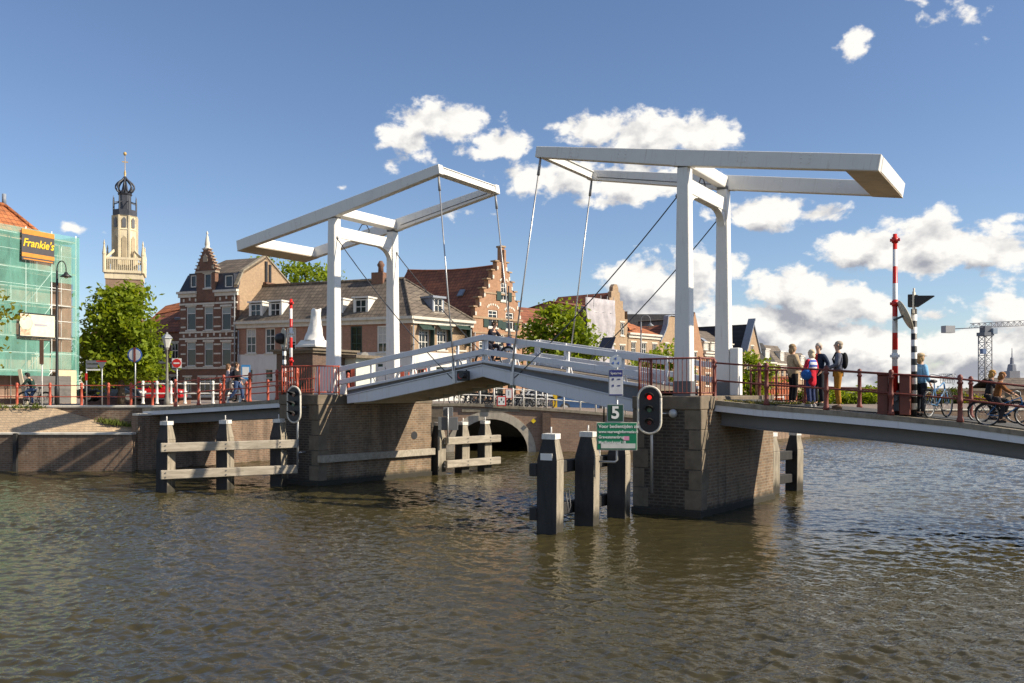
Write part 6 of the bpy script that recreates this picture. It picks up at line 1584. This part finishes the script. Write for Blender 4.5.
m = MB(); m.box(1.3, 3.0, -2.2, -.6, z_(334), z_(328.5)); m.build('cab', plain('crane_cab', (.25, .32, .40), .4), root)
m = MB(); zj = z_(328); Lj = 36; hj = 2.0
for y in (-.7, .7): m.tube((-13.0, y, zj-.5), (Lj, y, zj+2.2), .16, n=4)
m.tube((-6, 0, zj+1.4), (Lj, 0, zj+2.2+hj), .16, n=4)
for i in range(18):
    x0 = -6+42*i/18; x1 = x0+42/36; za = zj-.5+(x0+13)/49*2.7; zb_ = zj+1.4+(x1+6)/42*2.8
    for y in (-.7, .7): m.tube((x0, y, za), (x1, 0, zb_), .1, n=4); m.tube((x1, 0, zb_), (x0+42/18, y, za+.13), .1, n=4)
m.build('jib', M['cranegrey'], root)
m = MB(); m.box(-16.4, -12.8, -1.2, 1.2, z_(333.5), z_(326.5)); m.build('counterweight', M['cranegrey'], root)
m = MB(); m.box(-2.4, -1.0, -1.7, -.3, z_(354), z_(349)); m.build('lift_cabin', plain('lift_blue', (.10, .16, .30), .5), root)
YS = 620.0; ks = YS/F; c = P(1012, 390, YS); root = thing('distant_spire', 'faint grey church tower with a thin spire on the skyline at the right edge', 'church tower', (c.x, YS, 2)); z_ = lambda py: H-(py-HY)*ks-2
m = MB(); m.box(-4, 4, -4, 4, 0, z_(381)); m.box(-3.6, 3.6, -3.6, 3.6, z_(381), z_(371)); m.build('tower', plain('far_stone', (.27, .28, .31), .9, .1, .1), root)
m = MB(); m.lathe([(3.3, z_(371)), (2.6, z_(364.5)), (1.4, z_(364)), (1.1, z_(358)), (.4, z_(357)), (.2, z_(348))], 8, sm=False); m.build('spire', plain('far_slate', (.24, .26, .30), .9, .1, .1), root)
def far_block(name, label, px0, px1, Y, ytop, wall, roofm, roofh=0.0, nwin=5, cat='building'):
    X0, X1 = (px0-CX)/F*Y, (px1-CX)/F*Y; zt = H-(ytop-HY)*Y/F-2; root = thing(name, label, cat, (X0, Y, 2)); w = X1-X0
    m = MB(); wins = [(w*(i+.25)/nwin, w*(i+.75)/nwin, zt*.3, zt*.75) for i in range(nwin)]
    wall_poly(m, [(0, 0), (w, 0), (w, zt), (0, zt)], wins, thick=8); m.build('wall', wall, root)
    m = MB()
    for r in wins: m.quad((r[0], .12, r[2]), (r[1], .12, r[2]), (r[1], .12, r[3]), (r[0], .12, r[3]))
    m.build('windows', M['glass'], root)
    m = MB()
    if roofh: m.slab([(-.2, -.3, zt), (w+.2, -.3, zt), (w+.2, 4, zt+roofh), (-.2, 4, zt+roofh)], .15); m.slab([(-.2, 4, zt+roofh), (w+.2, 4, zt+roofh), (w+.2, 8.3, zt), (-.2, 8.3, zt)], .15)
    else: m.box(-.2, w+.2, -.2, 8.2, zt+.002, zt+.3)
    m.build('roof', roofm, root); return root
M['pinkwall'] = plain('pink_render', (.42, .29, .22), .85, .1, 1)
far_block('low_building', 'low pinkish building on the far bank behind the two cyclists', 938, 1000, 98, 391, M['pinkwall'], M['concrete'], 0, 6)
far_block('low_building', 'grey roofed low building at the right edge behind the cyclists', 1002, 1065, 120, 389, M['brickTan'], M['tileGrey'], 1.6, 6)
far_block('low_building', 'distant low brick terrace behind the barrier cabinet', 838, 936, 170, 393, M['brickTan'], M['tileGrey'], 1.2, 9)
far_block('low_building', 'distant terrace left of the scaffold, seen under its netting', -70, -8, 75, 372, M['brickDark'], M['tileGrey'], 2, 6)
far_block('brick_house', 'dark brick house front in shade behind the left tree', 84, 158, 78, 345, M['brickA'], M['tileRed'], 2.5, 5)
# orange container
c = P(764, 376, 67); root = thing('site_container', 'orange steel container on the far quay behind the woman in beige', 'container', (c.x, 67, 2.02), R(8))
m = MB(); hC = c.z-2.02; n = 24; wC = 2.7
vs = [(wC*i/n, -.04 if (i//1) % 2 else .0, z) for z in (.1, hC-.1) for i in range(n+1)]
m.add(vs, [(i, i+1, n+2+i, n+1+i) for i in range(n)]); m.box(0, wC, .0, 2.2, .1, hC-.1); M['container'] = plain('container_orange', (.48, .13, .05), .5, .12, 2); m.build('body', M['container'], root)
m = MB(); m.box(-.04, wC+.04, -.07, 2.25, 0, .12); m.box(-.04, wC+.04, -.07, 2.25, hC-.1, hC)
for z in (.55, 1.0, 1.5): m.box(0, wC, -.06, -.03, z, z+.06)
m.build('rails', plain('container_pale', (.52, .24, .14), .5), root)

# ================================================================= cars
def car(label, X, Y, zb, ang, col, group=None, Lc=4.1):
    root = thing('parked_car', label, 'car', (X, Y, zb), ang, group); paint = plain('car_paint', col, .25, .04, 2); h = Lc/2
    side = [(-h, .30), (-h, .62), (-h+.12, .86), (-h+.55, .93), (-h+1.0, 1.38), (-.1, 1.46), (.35, 1.40), (1.05, .96), (h-.25, .84), (h-.03, .62), (h, .32), (h-.1, .22), (-h+.1, .22)]
    m = MB(); vs = []
    for y, k in ((-.82, .0), (-.84, 0), (.84, 0), (.82, 0)):
        pass
    for y, inn in ((-.80, 1), (.80, 1)):
        vs += [(x, y*(1.0 if z < .95 else .80), z) for x, z in side]
    n = len(side); m.add(vs, [(i, (i+1) % n, n+(i+1) % n, n+i) for i in range(n)]+[tuple(range(n)), tuple(range(2*n-1, n-1, -1))]); b = m.build('body', paint, root, .05, 2)
    for s in (-1, 1):
        m = MB(); q = [(-h+.72, .98), (-h+1.08, 1.33), (-.12, 1.39), (-.12, .98)]; q2 = [(-.04, .98), (-.04, 1.39), (.33, 1.34), (.9, .98)]
        for pts in (q, q2): m.prism([(x, s*(.80-.16*(z-.95)/.45+.012), z) for x, z in pts], (0, s*.01, 0))
        m.build('side_window', M['glass'], root)
    m = MB(); m.prism([(1.05+.0, -.6, .985), (1.05, .6, .985), (.40, .56, 1.39), (.40, -.56, 1.39)], (.02, 0, .02)); m.build('windscreen', M['glass'], root)
    m = MB(); m.prism([(-h+.56, -.6, .98), (-h+.56, .6, .98), (-h+.98, .56, 1.36), (-h+.98, -.56, 1.36)], (-.02, 0, .02)); m.build('rear_window', M['glass'], root)
    for x in (-h+.75, h-.8):
        for s in (-1, 1):
            w = MB(); w.tube((x, s*.64, .31), (x, s*.83, .31), .31, n=18); wh = w.build('wheel', M['rubber'], root)
            w = MB(); w.tube((x, s*.82, .31), (x, s*.84, .31), .19, n=14); w.build('rim', M['galv'], wh)
    for s in (-1, 1):
        m = MB(); m.box(h-.12, h-.01, s*.62-.16, s*.62+.16, .6, .74); m.build('headlight', M['whitesign'], root); m = MB(); m.box(-h-.0, -h+.06, s*.66-.12, s*.66+.12, .62, .82); m.build('tail_light', M['red'], root)
    return root
QA = math.atan2(.747, .664)
CG = None
car('dark blue car parked on the far quay under the right leaf', (581-CX)/F*54, 54, 2.0, R(15), (.03, .07, .16))
car('dark red car parked right of the blue car on the far quay', (601-CX)/F*56, 56.5, 2.0, R(25), (.16, .05, .04))
car('silver car parked under the middle tree', (545-CX)/F*57, 58, 2.2, R(15), (.4, .41, .42))
car('bright red car behind the white railing left of the lantern', (155-CX)/F*63, 63, 2.6, R(5), (.45, .015, .02))
car('dark navy car at the foot of the left tree', (112-CX)/F*60, 60, 2.6, R(10), (.02, .03, .05))
o = MB().box(-.12, .12, -.12, .12, 0, .9).lathe([(.16, .9), (.2, 1.2), (.1, 1.35)], 10).build('utility_post', M['yellow']); o.location = ((555-CX)/F*50, 50.0, 2.4); tag(o, 'bright yellow green utility post behind the white railing left of the blue car', 'post')
# ================================================================= people
def skin(name, verts, edges, mat, parent, sub=2, root_i=0):
    """one continuous surface grown round a chain of joints: verts = (x, y, z, rx, ry)"""
    me = bpy.data.meshes.new(name+'_chain'); me.from_pydata([v[:3] for v in verts], edges, [])
    o = bpy.data.objects.new('tmp', me); COL.objects.link(o)
    md = o.modifiers.new('Skin', 'SKIN'); md.use_smooth_shade = True; md.branch_smoothing = .3
    if not me.skin_vertices: 
        bpy.context.view_layer.objects.active = o
    sv = me.skin_vertices[0].data
    for i, v in enumerate(verts): sv[i].radius = (v[3], v[4] if len(v) > 4 else v[3]); sv[i].use_root = (i == root_i)
    ss = o.modifiers.new('Sub', 'SUBSURF'); ss.levels = sub; ss.render_levels = sub
    bpy.context.view_layer.update()
    m2 = bpy.data.meshes.new_from_object(o.evaluated_get(bpy.context.evaluated_depsgraph_get())); m2.name = name
    bpy.data.objects.remove(o); bpy.data.meshes.remove(me); m2.materials.clear(); m2.materials.append(mat)
    for p in m2.polygons: p.use_smooth = True
    r = bpy.data.objects.new(name, m2); COL.objects.link(r); r.parent = parent; return r
CLOTH = {}
def cloth(c):
    if c not in CLOTH:
        t = NT('fabric'); n = t.noise(14, t.coord(), 4, .6); t.color(t.ramp(n, [(.3, tuple(x*.75 for x in c)), (.7, tuple(min(1, x*1.2) for x in c))])); t.set(Roughness=.9, Specular_IOR_Level=.2); t.bump(n, .3, .01); CLOTH[c] = t.m
    return CLOTH[c]
ARM = {'down': ((.245, -.03, 1.14), (.25, .09, .92)), 'front': ((.26, .02, 1.15), (.10, .24, 1.06)), 'pocket': ((.28, -.08, 1.15), (.19, .07, .98)), 'bars': ((.25, .20, 1.18), (.22, .45, 1.05)), 'lift': ((.27, .06, 1.2), (.16, .25, 1.3))}
LEG = {'stand': ((.10, .02, .50), (.10, -.03, .09)), 'fwd': ((.09, .20, .53), (.09, .24, .09)), 'back': ((.09, -.03, .50), (.09, -.30, .14)), 'pedal_up': ((.10, .34, .80), (.10, .22, .42)), 'pedal_down': ((.10, .20, .58), (.10, .10, .20))}
def person(label, loc, rz, h=1.72, top=(.3, .3, .3), legs_c=(.03, .03, .04), hair=(.2, .13, .07), shoes=(.03, .03, .03), arms=('down', 'down'), legs=('stand', 'stand'), lean=0.0, hem=.86, bulk=1.0, turn=0.0, topmat=None, hairlen=0, cap=None):
    root = thing('person', label, 'person', loc, rz); k = h/1.75; root.scale = (k, k, k)
    def L(p): # lean the trunk forward about the hips
        x, y, z = p; d = max(0, z-.95); return (x, y+d*math.sin(lean), z-d*(1-math.cos(lean)))
    ct, st_ = math.cos(turn), math.sin(turn)
    def T(p):
        x, y, z = p; return L((x*ct-y*st_, x*st_+y*ct, z))
    v = []; e = []
    def add(p, r, prev=None):
        v.append((*p, *(r if isinstance(r, tuple) else (r, r)))); i = len(v)-1
        if prev is not None: e.append((prev, i))
        return i
    pel = add(L((0, 0, .95)), (.13, .10)); wst = add(L((0, 0, 1.10)), (.12, .09), pel); ch = add(L((0, -.01, 1.32)), (.15, .10), wst)
    nb = add(L((0, -.01, 1.46)), (.075, .065), ch); nk = add(L((0, .01, 1.53)), .052, nb)
    jw = add(T((0, .035, 1.595)), (.058, .07), nk); hd = add(T((0, .01, 1.665)), (.078, .095), jw); tp = add(T((0, -.01, 1.725)), (.055, .065), hd)
    ns = add(T((0, .115, 1.64)), .014, hd)
    J = {}
    for s, sd, a, lg in ((-1, 'l', arms[0], legs[0]), (1, 'r', arms[1], legs[1])):
        (ex, ey, ez), (wx, wy, wz) = ARM[a]
        S_, E_, W_ = L((s*.175, -.01, 1.405)), L((s*ex, ey, ez)), L((s*wx, wy, wz))
        i = add(S_, .05, ch); i = add(E_, .038, i); i = add(W_, .026, i)
        d = (Vector(W_)-Vector(E_)).normalized(); pm = Vector(W_)+d*.075; ip = add(tuple(pm), (.036, .02), i)
        side = d.cross(Vector((0, 0, 1))); side = side.normalized() if side.length > .1 else Vector((0, 1, 0))
        for q, (off, ln) in enumerate(((-.027, .062), (-.009, .075), (.009, .072), (.027, .055))):
            f = add(tuple(pm+d*.035+side*off), .0095, ip); add(tuple(pm+d*(.035+ln)+side*off*1.15+Vector((0, 0, -.012))), .007, f)
        add(tuple(Vector(W_)+d*.05+side*(-s*.052)), .010, ip)
        (kx, ky, kz), (ax_, ay, az) = LEG[lg]
        i = add((s*.09, 0, .90), .085, pel); i = add((s*kx, ky, kz), .055, i); i = add((s*ax_, ay, az), .036, i); add((s*(ax_+.01), ay+.13, max(.035, az-.055)), .03, i)
        J[sd] = (S_, E_, W_, (s*kx, ky, kz), (s*ax_, ay, az), s)
    skin('body', v, e, M['skin'], root)
    # clothing
    b = bulk*1.13; v = []; e = []
    i0 = add(L((0, 0, hem+.02)), (.165*b, .125*b)); i1 = add(L((0, 0, 1.08)), (.155*b, .118*b), i0); i2 = add(L((0, -.012, 1.30)), (.175*b, .125*b), i1); i3 = add(L((0, -.012, 1.45)), (.10, .085), i2)
    for sd in 'lr':
        S_, E_, W_, *_ = J[sd]; i = add(S_, .073*b, i2); i = add(E_, .056*b, i); W2 = tuple(Vector(E_)+(Vector(W_)-Vector(E_))*.93); add(W2, .042*b, i)
    skin('jacket', v, e, topmat or cloth(top), root)
    v = []; e = []; p0 = add((0, 0, 1.0), (.135, .105))
    for sd in 'lr':
        S_, E_, W_, K, A, s = J[sd]; i = add((s*.094, 0, .88), .112, p0); i = add(K, .080, i); add((A[0], A[1], A[2]+.015), .064, i)
    skin('trousers', v, e, cloth(legs_c), root)
    for sd in 'lr':
        A = J[sd][4]; s = J[sd][5]; m = MB(); z0 = A[2]-.09
        m.ell((A[0]+s*.005, A[1]+.055, z0+.05), (.05, .135, .05), 10, 6); m.box(A[0]-.045, A[0]+.05, A[1]-.07, A[1]+.18, z0, z0+.03); m.build('shoe', cloth(shoes), root)
    hm = cloth(hair); m = MB(); c = Vector(T((0, -.022, 1.69)))
    m.ell(c, (.092, .106, .085), 12, 8); m.ell(Vector(T((0, -.055, 1.63))), (.082, .062, .085), 10, 7)
    if hairlen: m.ell(Vector(T((0, -.06, 1.57))), (.10, .07, .10), 10, 7); m.ell(Vector(T((-.07, -.01, 1.61))), (.035, .06, .08), 8, 6); m.ell(Vector(T((.07, -.01, 1.61))), (.035, .06, .08), 8, 6)
    m.build('hair', hm, root)
    if cap:
        m = MB(); m.ell(Vector(T((0, -.01, 1.725))), (.104, .118, .065), 12, 6); q = Vector(T((0, .13, 1.70))); m.ell(q, (.075, .075, .012), 10, 4); m.build('cap', cloth(cap), root)
    m = MB()
    for sx in (-.033, .033): m.ell(Vector(T((sx, .098, 1.672))), (.010, .006, .008), 6, 4)
    m.build('eyes', M['black'], root)
    m = MB(); m.ell(Vector(T((0, .103, 1.600))), (.022, .007, .006), 6, 4); m.build('mouth', plain('lips', (.42, .16, .13), .6), root)
    m = MB()
    for sx in (-.088, .088): m.ell(Vector(T((sx, .0, 1.655))), (.012, .022, .032), 6, 5)
    m.build('ears', M['skin'], root)
    return root
def bag(parent, mat, c, r, name):
    m = MB(); m.ell(c, r, 10, 8); return m.build(name, mat, parent)
FR = -TH          # facing +v means local y along v
# striped jersey
t = NT('striped_jersey'); cc_ = t.n('ShaderNodeTexCoord'); sp = t.n('ShaderNodeSeparateXYZ'); t.l(cc_.outputs['Object'], sp.inputs[0])
t.color(t.ramp(t.math('FRACT', t.math('DIVIDE', t.math('SUBTRACT', sp.outputs[2], .02), .15)), [(0, (.06, .10, .42)), (.45, (.75, .75, .78))], 'CONSTANT')); t.set(Roughness=.9); STR = t.m
p = person('older woman in a beige jacket and black trousers standing by the shaded red railing', at_deck(793, 1.15), R(-80), 1.66, (.42, .32, .20), (.012, .012, .014), (.30, .21, .12), arms=('front', 'front'), hem=.72, bulk=1.22, hairlen=1)
p = person('person with pale hair in a red coat and blue striped top, seen from behind', at_deck(811, .75), R(35), 1.52, (.50, .02, .04), (.035, .05, .12), (.62, .52, .36), (.35, .35, .36), arms=('front', 'down'), hem=.56, bulk=1.12, hairlen=1)
m = MB(); m.lathe([(.16, 1.13), (.205, 1.16), (.215, 1.32), (.17, 1.44), (.09, 1.50)], 14); o = m.build('striped_shawl', STR, p); o.scale = (1, .8, 1)
m = MB(); m.ell((-.30, -.05, .98), (.12, .18, .17), 10, 8); m.path([(-.28, -.1, 1.1), (-.18, -.1, 1.4), (.05, .08, 1.44)], .016, 5); m.build('shoulder_bag', cloth((.03, .13, .42)), p)
p = person('older man with white hair in a dark navy jacket facing the others', at_deck(818.5, 1.75), R(120), 1.74, (.02, .03, .06), (.02, .022, .03), (.55, .50, .44), arms=('pocket', 'down'), hem=.80)
m = MB(); m.ell((0, .085, 1.36), (.05, .05, .10), 8, 6); m.build('shirt_front', cloth((.42, .06, .05)), p)
p = person('tall man in a grey jersey and mustard trousers carrying a black backpack', at_deck(838, .55), R(72), 1.76, (.13, .14, .18), (.36, .17, .03), (.40, .34, .27), (.10, .07, .05), arms=('front', 'front'), hem=.93)
m = MB(); m.ell((0, -.165, 1.25), (.14, .085, .22), 12, 9); m.path([(-.11, -.14, 1.42), (-.12, .06, 1.46), (-.12, .13, 1.3), (-.13, .05, 1.05)], .02, 5); m.path([(.11, -.14, 1.42), (.12, .06, 1.46), (.12, .13, 1.3), (.13, .05, 1.05)], .02, 5); m.build('backpack', cloth((.015, .015, .017)), p)
person('person in a light blue jacket and beige cap holding a bicycle beside the banded post', at_deck(921, .6), R(-75), 1.55, (.20, .42, .64), (.02, .025, .035), (.35, .24, .12), arms=('bars', 'down'), hem=.84, bulk=1.1, cap=(.50, .40, .26), hairlen=1)
c0 = LP(-5.3, 2.9); person('walker in a lilac grey coat on the left approach span', P(228.5, 401.8, 39.6), R(-70), 1.70, (.42, .36, .38), (.20, .17, .15), (.16, .09, .05), arms=('front', 'down'), legs=('fwd', 'back'), hem=.62, hairlen=1)
p = person('walker in black jacket and blue jeans with a rucksack on the left approach span', P(237.0, 401.8, 39.2), R(-95), 1.74, (.02, .02, .024), (.05, .08, .17), (.08, .05, .03), arms=('down', 'front'), legs=('fwd', 'back'), hem=.86)
m = MB(); m.ell((0, -.22, 1.25), (.16, .12, .22), 10, 8); m.build('backpack', cloth((.06, .06, .08)), p)
p = person('cyclist in dark green jacket and jeans sitting behind the red quay railing', Vector(((33.5-CX)/F*39.9, 39.9, 2.58)), R(85), 1.66, (.02, .045, .035), (.07, .12, .24), (.03, .03, .03), arms=('bars', 'bars'), legs=('pedal_up', 'pedal_down'), lean=.45, cap=(.03, .03, .03))

# ================================================================= bicycles
def bicycle(label, loc, rz, col, basket=None, group=None, wheelcol=None):
    root = thing('bicycle', label, 'bicycle', loc, rz, group); paint = plain('bicycle_paint', col, .35, .05)
    for y in (-.52, .53):
        m = MB(); m.ring((0, y, .35), (1, 0, 0), .33, .022, 28, 6); w = m.build('wheel', M['rubber'], root)
        m = MB(); m.ring((0, y, .35), (1, 0, 0), .30, .010, 28, 4); m.build('rim', M['galv'], w)
        m = MB()
        for i in range(12): a = 2*math.pi*i/12; m.tube((.015*(-1)**i, y, .35), (0, y+.30*math.cos(a), .35+.30*math.sin(a)), .0028, n=3, caps=False)
        m.tube((-.05, y, .35), (.05, y, .35), .022, n=8); m.build('spokes', M['galv'], w)
        m = MB(); m.path([(0, y+.365*math.cos(a), .35+.365*math.sin(a)) for a in [R(15+15*i) for i in range(11)]], .02, 5); m.build('mudguard', M['black'], root)
    bb, st_, hd, rr = (0, -.08, .30), (0, -.22, .82), (0, .36, .88), (0, -.52, .35)
    m = MB(); m.tube(bb, st_, .017, n=8); m.tube(bb, (0, .40, .70), .02, n=8); m.tube((0, -.18, .66), hd, .016, n=8); m.tube((0, .41, .68), hd, .02, n=8)
    for s in (-.05, .05): m.tube((s*.4, -.08, .30), (s, -.52, .35), .010, n=6); m.tube((0, -.20, .74), (s, -.52, .35), .009, n=6); m.tube((s*.6, .42, .66), (s, .53, .35), .013, n=6)
    m.build('frame', paint, root)
    m = MB(); m.path([(-.29, .12, 1.04), (-.26, .26, 1.08), (-.08, .34, 1.04), (0, .34, 1.02), (.08, .34, 1.04), (.26, .26, 1.08), (.29, .12, 1.04)], .013, 6); m.tube(hd, (0, .34, 1.03), .014, n=6); m.build('handlebar', M['galv'], root)
    m = MB(); m.ell((0, -.28, .90), (.09, .13, .045), 10, 6); m.tube(st_, (0, -.235, .88), .014, n=6); m.build('saddle', M['black'], root)
    m = MB(); m.ring(bb, (1, 0, 0), .09, .012, 16, 4); m.tube((-.09, -.08, .30), (.09, -.08, .30), .02, n=8); m.bar((.08, -.08, .30), (.08, .06, .20), .02, .02); m.bar((-.08, -.08, .30), (-.08, -.22, .40), .02, .02); m.box(.08, .17, .02, .10, .18, .21); m.box(-.17, -.08, -.26, -.18, .38, .41); m.build('crank', M['steeldark'], root)
    m = MB(); m.box(-.06, .06, -.80, -.30, .70, .715); m.tube((.05, -.74, .71), (.05, -.53, .36), .008, n=5); m.tube((-.05, -.74, .71), (-.05, -.53, .36), .008, n=5); m.build('carrier', M['black'], root)
    if basket:
        m = MB()
        for z in (.86, .94, 1.02, 1.09): k = .8+.2*(z-.86)/.23; m.path([(-.17*k, .46, z), (.17*k, .46, z), (.17*k, .46+.26*k, z), (-.17*k, .46+.26*k, z), (-.17*k, .46, z)], .008, 4)
        for i in range(7): x = -.14+.28*i/6; m.tube((x*.85, .46, .86), (x, .46, 1.09), .006, n=4); m.tube((x*.85, .67, .86), (x, .72, 1.09), .006, n=4)
        m.box(-.14, .14, .46, .67, .855, .862); m.build('basket', basket, root)
    return root
b1 = bicycle('blue bicycle with grey wire basket held by the person in light blue', at_deck(938, .55), R(-48), (.08, .22, .42), M['galv'])
b2 = bicycle('blue framed bicycle ridden by the person in the brown jacket', at_deck(1007, .35), FR-R(90), (.03, .20, .48), M['black'])
b3 = bicycle('dark bicycle ridden by the person in the black and white top', at_deck(998, 1.5), FR-R(90), (.03, .03, .035))
b2.scale = b3.scale = (.78,)*3
def rider(bike, label, **k):
    p = person(label, bike.location.copy(), bike.rotation_euler.z, legs=('pedal_up', 'pedal_down'), arms=('bars', 'bars'), **k)
    s = bike.scale.x; d = .28*s; p.location = bike.location+Vector((math.sin(bike.rotation_euler.z)*d, -math.cos(bike.rotation_euler.z)*d, .0)); return p
rider(b2, 'cyclist with brown hair in a brown jacket at the right edge', h=1.30, top=(.20, .085, .03), legs_c=(.03, .03, .035), hair=(.28, .13, .05), lean=.25, hairlen=1)
rider(b3, 'cyclist with curly golden hair in a black top at the right edge', h=1.33, top=(.025, .025, .03), legs_c=(.02, .02, .025), hair=(.42, .24, .07), lean=.2, hairlen=1)
def leafz(u): return 4.24-.152*(6.785-u)+.05
lc = V(5.75, 2.3, leafz(5.75)); b4 = bicycle('black bicycle crossing the crown of the bridge', lc, FR-R(90), (.02, .02, .02), M['black']); b4.rotation_euler = (math.atan(.152), 0, FR-R(90))
rider(b4, 'cyclist in dark clothes crossing the crown of the bridge', h=1.72, top=(.02, .02, .03), legs_c=(.03, .03, .045), hair=(.07, .05, .03), lean=.3)
b5 = bicycle('bicycle of the crouched cyclist behind the red quay railing', Vector(((35-CX)/F*39.9, 39.9, 2.6)), R(85), (.03, .03, .03))
# parked bicycles on the arch bridge: one built, the rest copied
G = 'bicycles parked along the arch bridge railing'
pb = bicycle('bicycle parked against the white railing of the arch bridge', Vector((ax(474), YA+.9, 2.5)), R(80), (.02, .02, .022), None, G)
for i, px in enumerate((462, 468, 480, 485, 490, 495, 516, 521, 527, 532, 541)):
    c = copy_tree(pb); c.location = Vector((ax(px), YA+.75+.25*(i % 3), azz(np.interp(px, [q[0] for q in top_px], [q[1] for q in top_px]))+.02)); c.rotation_euler.z = R(75+30*((i*7) % 5)/5*(1 if i % 2 else -1)); c.rotation_euler.y = R(6)
